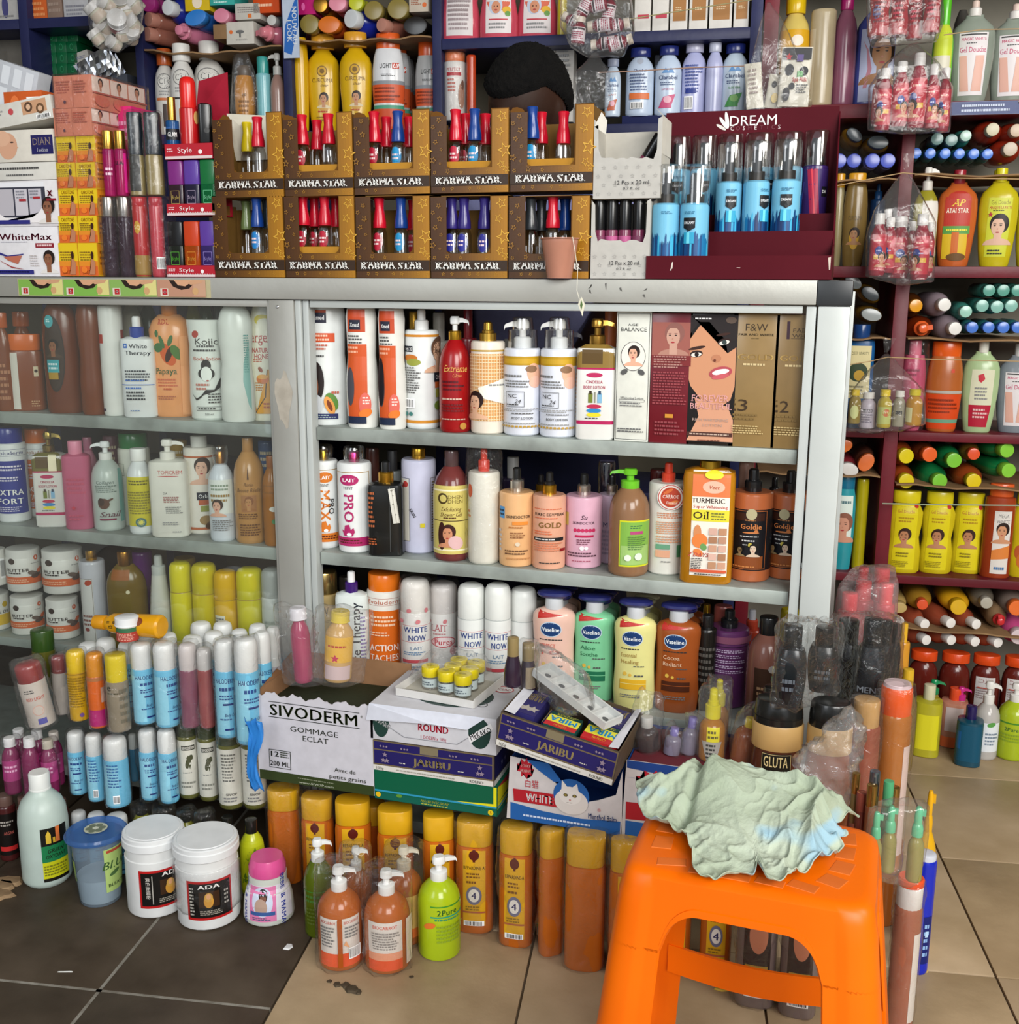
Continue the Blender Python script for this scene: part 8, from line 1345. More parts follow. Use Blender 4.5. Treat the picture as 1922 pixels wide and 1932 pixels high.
for k,(x,y,_)in enumerate(JAR_):
    P=bottle_parts(.031,.042,.031,'jar','cddd8b0',('wide','gd8c41c'),[('R',-1.4,.12,1.4,.5,'b8c4c4'),('m',-.8,.2,.8,.4,2,'55606a')],.58,1.06,2.)
    o=root('balm_jar','small balm jar with yellow lid in the card tray, %s from the tray front'%ORD[k],'jar',Vector((r.location.x,r.location.y,zt0+.0018))+Matrix.Rotation(rad(-6),3,'Z')@Vector((x,y,0)),0,'yellow lidded balm jars');[link(nm,me,o)for nm,me,c in P]
    link('lid_print',new_print(surf_face((0,-.012,.0421),(1,0,0),(0,1,0),(0,0,1),.024,.024),.012,.024,[('m',-.6,.35,.6,.65,2,'8a7c1c')]),o)
film('plastic_bag','crumpled clear bag half over the yellow lidded jars',[Vector((r.location.x+x,r.location.y+y,zt0+z))for x,y,z in((-.085,.0,.01),(-.06,.05,.055),(-.01,.065,.06),(.05,.06,.05),(.06,.0,.046),(-.03,.0,.05),(-.08,.06,.02),(.0,.06,.02),(.06,.06,.02))],cat='plastic bag',amp=.004,m=BAG)
# two wrapped bottles standing in the torn carton
for k,(xa,xb,y,bd,cp,lab)in enumerate(((553,590,1146,'lb04468',('thread','pdcdae0'),[]),(608,662,1152,'ld8b070',('thread','gd8c04c'),[('R',-1.2,.3,1.2,.66,'d8a83c'),('m',-.8,.5,.8,.56,1,'b03c2c'),('S',-.2,.36,.06,'b8284c'),('R',-1,.05,1,.25,'c8b0b0')]))):
    dd=1.70
    o=it('lotion_bottle',('pink liquid bottle with white cap wrapped in the torn carton','yellow flowery bottle with yellow cap wrapped in the torn carton')[k],xa,xb,y,'small',bd,cp,lab,hb=.86,cw=.66 if k else.86,z='pix',yb=1292,d=dd,tilt=(0,4 if k else-3))
    film('film',None,[Vector((p.x+(p.x-o.location.x)*.9,p.y-.004,p.z))for p in hull_pts(o)],parent=o,amp=.006,m=BAG,freq=22)
# cat picture cartons
xa,xb=cx(962,1500),cx(1172,1520);zc1=cz2(1060,1440)
def cat(label,xa,xb,z0,z1,rz,part=0):
    r=root('balm_carton',label,'box',((xa+xb)/2,D0+.08,z0),rad(rz));w=xb-xa;h=z1-z0;dep=.16;T_=.0015
    link('body',boxes('body',[(-w/2,dep/2-T_,0,w/2,dep/2,h),(-w/2,-dep/2+T_,0,-w/2+T_,dep/2-T_,h*.97),(w/2-T_,-dep/2+T_,0,w/2,dep/2-T_,h*.97),(-w/2+T_,-dep/2+T_,0,w/2-T_,dep/2-T_,T_)]),r,'k1c3f84')
    top=[(w/2,h),(w*.45,h*.62),(w*.3,h*.5),(w*.16,h*.42),(0,h*.55),(-w*.12,h*.72),(-w*.25,h*.86),(-w*.36,h*.98),(-w/2,h)]if not part else[(w/2,h),(-w/2,h)]
    poly=[(-w/2-.006,0),(w/2+.002,0)]+top;n=len(poly);V=[(x,-dep/2,z)for x,z in poly]+[(x,-dep/2+T_,z)for x,z in poly]
    link('front',mk('front',V,[tuple(range(n)),tuple(range(n,2*n))[::-1]]+[(i,n+i,n+(i+1)%n,(i+1)%n)for i in range(n)],False),r,'kc8c2c2')
    star=('P',[],'')
    BU=[('P',[(-.72+(.16 if i%2==0 else.1)*math.cos(i*PI/9),.84+(.17 if i%2==0 else.1)*math.sin(i*PI/9))for i in range(18)],'b02030'),('T',-.72,.88,.05,'FOOD','f0d8d0',dict(b=1,W=.16)),('T',-.71,.8,.05,'NORMAL','f0d8d0',dict(b=1,W=.2))]
    CT_=[('P',[(-.99,.0),(.99,.0),(.99,.22),(.3,.17),(-.4,.2),(-.99,.27)],'1f5aa0'),('m',-.75,.06,.75,.12,1,'c8d4e8'),('P',[(-.92,.3),(-.94,.5),(-.2,.5),(-.02,.3)],'a81c28'),('T',-.45,.4,.13,'WHITE','e4dcdc',dict(b=1.5,W=.5)),('T',-.6,.61,.1,'白猫','b02c3c',dict(W=.24)),('P',[(-.3,.98),(-.05,.72),(-.2,.7),(-.5,.86),(-.7,.99)],'1f5aa0'),
('E',.12,.52,.32,.26,'1f5aa0'),('E',.12,.42,.3,.2,'cfc8c4'),('P',[(-.06,.55),(-.05,.75),(.06,.64)],'d8d2ce'),('P',[(.12,.64),(.22,.72),(.26,.55)],'d8d2ce'),('E',.1,.52,.2,.14,'d8d2ce'),('E',.02,.52,.04,.025,'2a2418'),('E',.18,.52,.04,.025,'2a2418'),('E',.02,.52,.025,.022,'8a7a3c'),('E',.18,.52,.025,.022,'8a7a3c'),('E',.1,.45,.02,.015,'c08a84'),('m',.04,.4,.16,.415,1,'8a8078'),
('T',.68,.25,.09,'Menthol Balm','2a4a8c',dict(b=1,W=.5)),('T',.62,.36,.05,'®','b02c3c')]
    sub=BU+CT_ if not part else[('R',-.99,.0,.99,.2,'1f5aa0'),('P',[(-.99,.22),(-.99,.45),(.99,.5),(.99,.3)],'a81c28'),('P',[(-.99,1),(-.99,.9),(.99,.8),(.99,1)],'1a3f84')]+[('P',[(-.55+(.3 if i%2==0 else.18)*math.cos(i*PI/9),.75+(.17 if i%2==0 else.1)*math.sin(i*PI/9))for i in range(18)],'b02030')]
    link('front_print',new_print(surf_face((0,-dep/2,0),(1,0,0),(0,0,1),(0,-1,0),w,h),w/2,h,sub),r)
    return r
cat('white balm carton with a white cat in a blue circle',xa,xb,ZC-.002,zc1,0)
xa2,xb2=cx(1180,1500),cx(1412,1520)
rc=cat('white balm carton with red burst and blue rim half hidden by the cloth',xa2,xb2,ZC,cz2(1230,1440),0,1)
BZ0=cz2(1240,1425,1.70);link('inner_board',box('inner_board',-(xb2-xa2)/2+.003,-.075,BZ0-ZC-.004,(xb2-xa2)/2-.003,.077,BZ0-ZC),rc,'k6a2c34')
link('open_flap',mk('open_flap',[(-(xb2-xa2)/2,-.08,.105),(0,-.082,.104),(.0,-.07,.118),(-(xb2-xa2)/2,-.07,.12)],[(0,1,2,3)],False),rc,'k1c4f94')
# tilted navy tray of soap cartons
def jar_tray():
    d=1.60;xa,za=C.hit(934,1404,d);xb,zb=C.hit(1158,1476,d);L=math.hypot(xb-xa,zb-za);rol=math.atan2(zb-za,xb-xa)
    M=Matrix.Translation((xa,d,za))@Matrix.Rotation(-rol,4,'Y')@Matrix.Rotation(rad(4),4,'X')@Matrix.Rotation(rad(-3),4,'Z')
    r=root('soap_carton','open navy soap carton lying tilted, filled with small soap boxes','box',None,M=M);dep=.15;h=.062;T_=.002
    link('body',boxes('body',[(0,dep-T_,0,L,dep,h),(0,T_,0,T_,dep-T_,h),(L-T_,T_,0,L,dep-T_,h),(T_,T_,0,L-T_,dep-T_,T_)]),r,'k5a4c3c')
    link('front',box('front',0,0,0,L,T_,h),r,'k4a4038')
    link('front_print',new_print(surf_face((L/2,0,0),(1,0,0),(0,0,1),(0,-1,0),L,h),L/2,h,JAR),r)
    link('side_flap',mk('side_flap',[(L-.02,.004,h),(L-.004,.004,h+.003),(L-.004,dep,h+.006),(L-.014,dep,h+.002)],[(0,1,2,3)],False),r,'kd0d0d8')
    link('side_flap',mk('side_flap',[(.004,.004,h+.002),(.022,.006,h),(.02,dep,h),(.004,dep,h+.004)],[(0,1,2,3)],False),r,'kd0d0d8')
    JS=[('R',-.98,.02,.98,.98,'2c2860'),('R',-.98,.0,-.9,1,'8a7a50'),('T',0,.7,.3,'JARIBU','8a7a50',dict(b=2,W=1.5,r=180)),('S',-.5,.25,.13,'a8a098'),('S',0,.25,.13,'a8a098'),('S',.5,.25,.13,'a8a098')]
    MI=[('R',-.98,.0,.98,1,'d8d040'),('R',-.98,.0,.98,.3,'b82028'),('R',-.98,.78,.98,1,'14403c'),('T',0,.54,.34,'MIRA','2a8cc0',dict(b=2.5,W=1.7,r=180)),('T',0,.15,.13,'CITRON','d8a830',dict(b=1,i=1,W=.8,r=180)),('m',-.6,.82,.8,.95,2,'b8b03c')]
    spec=[(.008,.02,.052,.11,JS,'k2c2860'),(.062,.03,.10,.08,JS,'k2c2860'),(.07,.012,.125,.06,MI,'k1c4a44'),(.135,.012,L-.012,.07,MI,'kb82028'),(.13,.073,L-.014,.14,JS,'k2c2860')]
    for k,(a,y0,b,y1,ops,col)in enumerate(spec):
        zt=h*(.96 if k!=1 else.8)-.002
        s_=root('soap_box',('navy soap box standing sideways at the end of the tilted carton','navy soap box sunk in the middle of the tilted carton','green and yellow soap box under the white insert','yellow and red citron soap box upside down in the tilted carton','navy soap box upside down behind the citron one')[k],'box',None,M=M@Matrix.Translation((0,0,.0025)))
        link('body',box('body',a,y0,0,b,y1,zt,.0008),s_,col)
        link('top_print',new_print(surf_face(((a+b)/2,y0,zt),(1,0,0),(0,1,0),(0,0,1),b-a,y1-y0),(b-a)/2,y1-y0,ops),s_)
    # white moulded insert
    M2=M@Matrix.Translation((.012,.10,h+.028))@Matrix.Rotation(rad(-24),4,'Z')@Matrix.Rotation(rad(6),4,'Y')@Matrix.Rotation(rad(2),4,'X')
    q=root('tray_insert','white moulded plastic insert with round holes lying across the tilted carton','tray',None,M=M2);wi=.17;di=.045
    link('body',boxes('body',[(0,0,0,wi,.003,.014),(0,di-.003,0,wi,di,.014),(0,.003,.0,.003,di-.003,.014),(wi-.003,.003,0,wi,di-.003,.014),(.003,.003,0,wi-.003,di-.003,.003)]+[(wi*k/5,.003,.003,wi*k/5+.004,di-.003,.011)for k in range(1,5)]),q,'pc8cac8')
    for k in range(5):link('hole',lathe('hole',[(0,1),(1,1)],.012,.009,2,14,.003,.0006,wi*(k+.5)/5,di/2),q,'p55585a')
    for k,(x,y)in enumerate(((.004,-.002),(.036,.002))):pass
    return M,M2
MJ,MI_=jar_tray()
for k,(xa,xb,y,yb)in enumerate(((950,985,1202,1300),(978,1014,1213,1318))):
    o=it('perfume_bottle','dark violet bottle with tall gold brown cap, %s of two above the white insert'%ORD[k],xa,xb,y,'bell','g2f2030',('cyl','g8a7850'),[('R',-.2,.05,.9,.5,'8a7a60')]if k else[],hb=.62,cw=.62,z='pix',yb=yb,d=1.66,cat='perfume bottle')
    if k:wrap([o],amp=.004,m=BAG)
film('plastic_bag','empty crumpled clear bag standing on the white insert',[C.pt(C.hit(x,y,dd)[0],dd,C.hit(x,y,dd)[1])for x,y in((1015,1215),(1035,1225),(1075,1255),(1108,1275),(1118,1340),(1060,1345),(1020,1310))for dd in(1.64,1.70)],cat='plastic bag',amp=.007,m=BAG,freq=45)
# ================================================================ STOOL, CLOTH AND THE THINGS AROUND IT
ORANGE=simple_mat('orange_moulded_plastic','e26200',.36,.05,40,'ec6e04',3,3)
ORANGE2=simple_mat('scuffed_orange_plastic','cf6420',.5,.1,60,'d86c28',12,4)
def stool():
    cxs,cys,H_=-.079,1.302,.45
    r=root('plastic_stool','bright orange moulded plastic stool with crossbars, a cloth thrown on it','stool',(cxs,cys,0),rad(-2))
    a_t,b_t,a_b,b_b=.148,.105,.198,.155  # half sizes at the top and the feet
    def per(p,z,off=0):  # p in 0..4, perimeter of a rounded rectangle
        k=1-z/H_;a=a_t+(a_b-a_t)*k+off;b=b_t+(b_b-b_t)*k+off
        th=p*PI/2-PI/4*3;c,s=math.cos(th),math.sin(th);n=9.
        q=(abs(c)**n+abs(s)**n)**(-1/n);return(a*q*c,b*q*s,z)
    sides=60
    def q_of(p):  # position along one side, -1..1
        f=(p%1);th=f*PI/2-PI/4;return math.tan(th)
    P_=[i/sides for i in range(4*sides)]
    ZA=.404
    def zb(q):
        q=abs(q);e=.60
        if q>=e:return None
        rr=.27;x=(e-q)
        return ZA if x>rr else ZA-.055*(1-math.sqrt(max(0,1-((rr-x)/rr)**2)))
    def bulge(q):return.0035 if abs(q)>.74 else 0
    def rimz(k):return[(H_,-.012),(H_-.0015,-.006),(H_-.006,-.001),(H_-.012,0)]
    # seat and skirt
    V=[];Fc=[];N=4*sides;lv=8
    for i,p in enumerate(P_):
        q=q_of(p);z0=zb(q);edge=z0 is not None;z0=.349 if z0 is None else z0
        col=[per(p,H_,-.014),per(p,H_-.002,-.006),per(p,H_-.008,0)]
        for j in range(1,lv-1):
            z=H_-.008-(H_-.008-z0-.010)*j/(lv-2);col.append(per(p,z,bulge(q)*min(1,j/2)))
        for z,ex in((z0+.0092,.002),(z0,.002)):col.append(per(p,z,bulge(q)+(ex*min(1,(.6-abs(q))/.12)if edge else 0)))
        z=z0;x,y,_=per(p,z,bulge(q));xi,yi,_=per(p,z,bulge(q)-.004);col.append((xi,yi,z))
        xi,yi,_=per(p,H_-.006,-.006);col.append((xi,yi,H_-.006))
        V+=col
    M_=len(col)
    for i in range(N):
        j=(i+1)%N
        for k in range(M_-1):Fc.append((i*M_+k,i*M_+k+1,j*M_+k+1,j*M_+k))
    Fc.append(tuple(i*M_ for i in range(N)));Fc.append(tuple(i*M_+M_-1 for i in range(N))[::-1])
    me=mk('seat',V,Fc,True,40);bm=bmesh.new();bm.from_mesh(me);bmesh.ops.recalc_face_normals(bm,faces=bm.faces);bm.to_mesh(me);bm.free();me.polygons.foreach_set('use_smooth',[True]*len(me.polygons));me.set_sharp_from_angle(angle=rad(40))
    link('seat',me,r,ORANGE)
    # legs
    for c in range(4):
        idx=[i for i in range(N)if abs(q_of(P_[i]))>=.595 and(round((P_[i])))%4==c]
        idx.sort(key=lambda i:((P_[i]-c+2)%4))
        zs_=[.3525-.3525*k/8 for k in range(9)]
        outer=[[per(P_[i],z,bulge(q_of(P_[i])))for i in idx]for z in zs_];inner=[[per(P_[i],z,bulge(q_of(P_[i]))-.0035)for i in idx]for z in zs_]
        rings=[o_+i_[::-1]for o_,i_ in zip(outer,inner)]
        link('leg',mk('leg',*loft(rings),True,45),r,ORANGE)
    # crossbars
    zr=.181
    for s,(x0,y0,x1,y1)in enumerate(((-1,-1,1,-1),(1,-1,1,1),(1,1,-1,1),(-1,1,-1,-1))):
        k=1-zr/H_;a=a_t+(a_b-a_t)*k-.006;b=b_t+(b_b-b_t)*k-.006
        pts=[]
        for i in range(9):
            t=i/8;bow=1-.05*math.sin(PI*t);pts.append((x0*a+(x1-x0)*a*t,y0*b+(y1-y0)*b*t,zr))
        e=.74
        R_=[]
        for i in range(9):
            t=.5+(i/8-.5)*e*1.0;x=x0*a+(x1-x0)*a*t;y=y0*b+(y1-y0)*b*t
            nx,ny=(0,y0)if s%2==0 else(x0,0);z=zr-.012*math.sin(PI*i/8)
            R_.append([(x+nx*.0025,y+ny*.0025,z-.022),(x-nx*.0025,y-ny*.0025,z-.022),(x-nx*.0025,y-ny*.0025,z+.022),(x+nx*.0025,y+ny*.0025,z+.022)])
        link('crossbar',mk('crossbar',*loft(R_),True,40),r,ORANGE)
    # raised pads on the seat
    def pad(x,y,w,h,rot=0,sk=0):
        me=mk('grip_pad',*loft([[(-w+sk*-h,-h,0),(w-sk*h*.0,-h,0),(w+sk*h,h,0),(-w+sk*h,h,0)],[(-w*.94-sk*h,-h*.94,.0009),(w*.94,-h*.94,.0009),(w*.94+sk*h,h*.94,.0009),(-w*.94+sk*h,h*.94,.0009)]]),False)
        link('grip_pad',me,r,ORANGE2,Matrix.Translation((x,y,H_-.0002))@Matrix.Rotation(rad(rot),4,'Z'))
    for k,(x,y,w,h,ro)in enumerate(((.112,.060,.009,.016,8),(.110,.022,.011,.016,0),(.108,-.016,.012,.015,-8),(.098,-.052,.014,.013,-20),(.066,-.076,.017,.009,-14),(.028,-.080,.017,.008,-5),(-.012,-.082,.017,.008,0),(-.052,-.082,.017,.008,5),(-.092,-.074,.018,.009,14),(-.112,-.03,.012,.016,8),(-.114,.012,.011,.016,0),(-.114,.054,.009,.016,-6))):pad(x,y,w,h,ro,.12)
    return r
stool()

def cloth():
    m=simple_mat('pale_green_cotton','98a48e',.85,.3,260,'b2bcaa',7,4)
    nt=m.node_tree;N,L=nt.nodes,nt.links;b=N['Principled BSDF'];src=b.inputs['Base Color'].links[0].from_socket
    tc=N.new('ShaderNodeTexCoord');vz=N.new('ShaderNodeTexNoise');vz.inputs['Scale'].default_value=16;vz.inputs['Detail'].default_value=1;L.new(tc.outputs['Object'],vz.inputs['Vector'])
    cr=N.new('ShaderNodeValToRGB');cr.color_ramp.elements[0].position=.60;cr.color_ramp.elements[1].position=.70;L.new(vz.outputs[0],cr.inputs[0])
    mx=N.new('ShaderNodeMix');mx.data_type='RGBA';L.new(cr.outputs[0],mx.inputs[0]);L.new(src,mx.inputs[6]);mx.inputs[7].default_value=(*lin('94b4c2'),1);L.new(mx.outputs[2],b.inputs['Base Color'])
    b.inputs['Subsurface Weight'].default_value=.0
    seatz=.4545;c0=Vector((-.085,1.335))
    # outline on the seat, from the picture: pixel points on the seat plane, then real overhangs at the front
    out_px=[(1625,1556),(1575,1575),(1558,1592),(1600,1592),(1592,1612),(1560,1632),(1500,1662),(1448,1680),(1425,1660),(1425,1632),(1395,1652),(1350,1668),(1309,1652),(1308,1612),(1290,1588),(1255,1572),(1220,1560),(1205,1540),(1200,1510),(1206,1482)]
    pts=[Vector(on_floor(x,y,seatz))for x,y in out_px]
    pts+=[Vector((-.17,1.425)),Vector((-.10,1.435)),Vector((-.03,1.42)),Vector((.03,1.405))]
    pol=sorted([(math.atan2((p-c0).y,(p-c0).x),(p-c0).length)for p in pts])
    ang=np.array([p[0]for p in pol]);rr=np.array([p[1]for p in pol]);ang=np.concatenate([ang-2*PI,ang,ang+2*PI]);rr=np.tile(rr,3)
    NA,NR=300,64;V=[];Fc=[]
    pk=[(Vector((-.155,1.385)),.052,.05),(Vector((-.08,1.385)),.044,.065),(Vector((-.225,1.36)),.022,.03),(Vector((.0,1.37)),.030,.05),(Vector((-.03,1.30)),.018,.035),(Vector((.045,1.39)),.012,.04),(Vector((-.12,1.30)),.016,.05)]
    for j in range(NR+1):
        rho=j/NR
        for i in range(NA):
            a=2*PI*i/NA-PI;R_=float(np.interp(a,ang,rr))*(1+.03*noise.noise(Vector((math.cos(a)*7,math.sin(a)*7,3))))
            p=c0+Vector((math.cos(a),math.sin(a)))*R_*rho
            h=sum(hh*math.exp(-((p-c).length/s)**2)for c,hh,s in pk)
            edge=min(1,(1-rho)*5)
            q=Vector((p.x*17+p.y*6,p.y*13-p.x*4,1.5));q+=noise.noise_vector(q*.5)*.9
            rid=(1-abs(noise.noise(q))*2.2);rid2=(1-abs(noise.noise(q*2.3+Vector((4,1,2))))*2.2);fine=noise.noise(Vector((p.x*120,p.y*120,0)))
            tri=math.exp(-((p.x+.115-(1.335-p.y)*.1)/.062)**4)*min(1,max(0,(1.44-p.y)/.04))  # the smooth stretched panel towards the front corner
            w=1-.82*tri;crease=math.exp(-((p.x+.172-(p.y-1.3)*.12)/.007)**2)*.014
            sharp=max(0,1-abs(noise.noise(q*.8+Vector((9,2,5))))*3.4)**2;sharp2=max(0,1-abs(noise.noise(q*1.9+Vector((3,7,1))))*3.4)**2
            z=seatz+.0015+h*(.2+.8*edge)+sharp*.016*w*(.4+.6*edge)+sharp2*.008*(.35+.65*w)+max(0,rid)*.004*w+fine*.0007+(max(0,1-abs(noise.noise(q*4.2))*3.2)**2)*.0026*(.35+.65*w)-crease*edge
            z+=(.007*max(0,math.sin(a*19+3*math.sin(a*3)))*(rho**6))+(.0035 if rho>.97 else 0)
            # let the front corner hang a little over the seat edge
            over=max(0,1.192-p.y);z-=over*1.6
            V.append((p.x,p.y+min(0,0),max(z,seatz+.0005-over*1.8)))
    for j in range(NR):
        for i in range(NA):
            k=(i+1)%NA;Fc.append((j*NA+i,j*NA+k,(j+1)*NA+k,(j+1)*NA+i))
    me=mk('cloth',[(x-c0.x,y-c0.y,z-seatz)for x,y,z in V],Fc,True,180)
    o=link('cloth',me,None,m);o.location=(c0.x,c0.y,seatz);tag(o,'crumpled pale green cloth with blue patches heaped on the orange stool','cloth')
    sm=o.modifiers.new('sub','SUBSURF');sm.levels=1;sm.render_levels=1
    so=o.modifiers.new('thick','SOLIDIFY');so.thickness=.0012;so.offset=1
cloth()

# hidden support for the upper bottles by the end post
ctx(C,1.62,0)
fl_('shower_gel_bottle','amber bottle at the foot of the end post',1600,1655,1610,1800,'sq','la8602c',('wide','gb89048'),[],hb=.84,cw=.8)
zG=.262
cbox('cardboard_box','brown cardboard box under the dark scrub jars, mostly hidden by the cloth',-.19,.03,.2355,zG,.17,'k7a5c3c',[],d=1.63)
GL=[('R',-.55,.46,.6,.665,'17150f'),('O',-.53,.465,.58,.66,'c8b078'),('T',0,.615,.07,'GLUTA','d8c48c',dict(b=1,W=.9)),('T',0,.52,.07,'WHITE','b8c0cc',dict(b=1,W=.9))]
G6=[it('scrub_jar','dark amber scrub jar with gold collar and black cap printed with gold letters',1416,1520,1316,[(0,.86),(.03,.95),(.3,1),(.6,.98),(.78,.88),(.8,.84),(1,.84)],'l5a3020',('flip','g191918'),GL+[],cat='jar',hb=.84,cw=.9,z=zG,d=1.64,dr=.8),
it('scrub_jar','dark amber scrub jar with gold collar and open black flip cap',1520,1612,1322,[(0,.86),(.03,.95),(.3,1),(.6,.98),(.78,.88),(.8,.84),(1,.84)],'l8a4420',('flip','g191918'),[],cat='jar',hb=.84,cw=.9,z=zG,d=1.62,dr=.8),
it('scrub_jar','amber scrub jar standing behind the two black capped ones',1432,1500,1296,[(0,.86),(.03,.95),(.3,1),(.6,.98),(.85,.85),(1,.86)],'l8a4c20',('flip','g1c1b1a'),[],cat='jar',hb=.84,cw=.9,z=zG,d=1.73,dr=.8)]
for o in G6[:2]:w,dd,h=o['dims'];link('collar',lathe('collar',[(0,.96),(.05,1),(.95,1),(1,.97)],w*.945,w*.945*.8,2,28,h*.68,h*.165),o,'pb8945c')
film('plastic_bag','bright creased torn film across the open flip cap jar',[C.pt(C.hit(x,y,dd)[0],dd,C.hit(x,y,dd)[1])for x,y in((1605,1335),(1626,1370),(1620,1420),(1580,1465),(1530,1452),(1495,1440),(1575,1400),(1600,1500),(1590,1530))for dd in(1.575,1.61)],cat='plastic bag',amp=.009,m=film_mat('milky_film',.09,hi=.6),freq=85)
# big wrapped brown bottles at the corner
B1=it('shower_gel_bottle','tall rosy brown bottle with gold cap wrapped by the end post',1603,1662,1318,'cyl','l9a5440',('wide','gb8905c'),[],hb=.86,cw=.86,z=.2,d=1.70)
B2=it('shower_gel_bottle','tall amber bottle with orange cap and pink lid wrapped by the end post',1656,1722,1293,'cyl','lb8702c',('wide','gdc5418'),[('R',.7,.1,1.4,.7,'d0b8b0')],hb=.86,cw=.92,z=.2,d=1.74)
link('lid_disc',lathe('lid_disc',[(0,.98),(1,.9)],B2['dims'][0]*.86,None,2,24,B2['dims'][2]-.001,.006),B2,'pd0b8bc')
fl_('shower_gel_bottle','amber bottle carrying the tall wrapped ones',1625,1700,1560,1750,'sq','lb86c30',('wide','gd0782c'),[],hb=.9,cw=.8)
wrap([B1,B2],amp=.004)
# perfumes with gold and green caps
for k,(a,b,y,yb,cc,bd,dd)in enumerate(((1604,1620,1458,1530,'mb08c4c','l8a7448',1.56),(1636,1657,1454,1545,'m8a94a4','l8a7c50',1.555),(1631,1652,1480,1560,'mb08c4c','l9a5a3c',1.53),(1662,1683,1473,1560,'g4a9a6c','l2c6a44',1.54),(1673,1694,1484,1565,'mb08c4c','l8a7448',1.53),(1612,1634,1494,1560,'g8a4438','l7a3c34',1.545))):
    it('perfume_bottle','slim perfume with %s cap between the cloth and the tall wrapped bottles'%('short gold','silver blue','middle gold','bright green','outer gold','dull red')[k],a,b,y,'cyl',bd,('cyl',cc),[],hb=.6,cw=.97,z='pix',yb=yb+25,d=dd,cat='perfume bottle')
pk=[]
for k,(a,b,y,yb,dd)in enumerate(((1636,1664,1532,1660,1.42),(1662,1692,1520,1650,1.45),(1712,1744,1522,1668,1.44))):
    pk.append(it('spray_bottle','small pale oil spray with mint green nozzle, %s beside the stool'%ORD[k],a,b,y,'small','l9a9450',('spray','g5ab488','g5ab488'),[],hb=.62,cw=.7,z='pix',yb=yb,d=dd))
film('plastic_bag','clear glossy bag around the mint green nozzle sprays',sum([hull_pts(o)for o in pk],[]),cat='plastic bag',amp=.006,m=BAG)
o=fl_('shower_gel_bottle','tall pinkish bottle with white and orange red cap wrapped beside the stool',1678,1732,1664,1960,'cyl','lb06a50',('wide','pdcd8d4'),[('R',.6,.1,1.4,.7,'d8d0c8')],hb=.86,cw=.92)
link('cap_band',lathe('cap_band',[(0,1),(.8,1),(1,.9)],o['dims'][0]*.95,None,2,24,o['dims'][2]-.001,.012),o,'gd85028')
wrap([o],amp=.003)
fl_('spray_can','royal blue aerosol can standing at the outer corner of the pile',1716,1759,1606,1842,'cyl','g1428b4',('dome','pc8ccd8'),[('R',.3,.1,1.2,.5,'14206a'),('m',.4,.15,.9,.45,5,'8ab0e0'),('R',.5,.33,.8,.38,'b0d0f0')],hb=.95,cw=.9,cat='spray can')
fl_('pump_bottle','bright yellow bottle with curved yellow nozzle behind the blue can',1722,1764,1490,1790,'rnd','gdca818',('spray','ge0a818','ge0a818'),[],hb=.74,cw=.4)
# film balls, lilac nozzles and yellow spray on the second cat carton
Bz=BZ0+.0005
q=it('oil_bottle','clear round bottle of dark liquid in crumpled film near the pale yellow lotion',1196,1242,1352,'rnd','l3a2c2c',('cyl','pb8b8b4'),[],hb=.7,cw=.5,z=Bz,d=1.70);film('film',None,hull_pts(q)+[Vector((q.location.x-.01,q.location.y,Bz+.115)),Vector((q.location.x+.022,q.location.y,Bz+.11))],parent=q,amp=.007,m=BAG,freq=50)
for k,(a,b,y)in enumerate(((1250,1282,1372),(1282,1314,1352))):
    q=it('oil_bottle','%s wrapped bottle with lilac nozzle beside the film twist'%ORD[k],a,b,y,'small','l8a8498',('cyl','g7a70b0'),[],hb=.72,cw=.5,z=Bz,d=1.70,tilt=(0,6));wrap([q],amp=.006,m=BAG,freq=50)
q1=it('spray_bottle','amber spray bottle with yellow pump and small yellow tag',1320,1370,1298,'small','lb87818',('dropper','gd0c41c','gd0c41c'),[('R',-.4,.3,.6,.5,'e0d41c'),('m',-.3,.33,.5,.47,2,'5a5418'),('P',[(-.8,.3),(.8,.3),(.3,.02),(-.3,.02)],'a8a49c'),('m',-.4,.05,.4,.28,4,'3a3a38')],hb=.6,cw=.6,z=Bz,d=1.695)
q2=it('spray_bottle','yellow pump spray standing behind the amber tagged one',1336,1376,1281,'small','lb87818',('dropper','gd0c41c','gd0c41c'),[],hb=.6,cw=.6,z=Bz,d=1.77)
wrap([q1,q2],amp=.004,m=BAG)
q=it('oil_bottle','orange brown bottle with yellow cap lying under film beside the dark jars',1376,1424,1352,'rnd','l9a5024',('cyl','gd0b82c'),[],hb=.8,cw=.4,z=Bz,d=1.70,tilt=(0,9));film('film',None,hull_pts(q)+[Vector((q.location.x+.03,q.location.y,q.location.z+q['dims'][2]+.045))],parent=q,amp=.005,m=BAG)
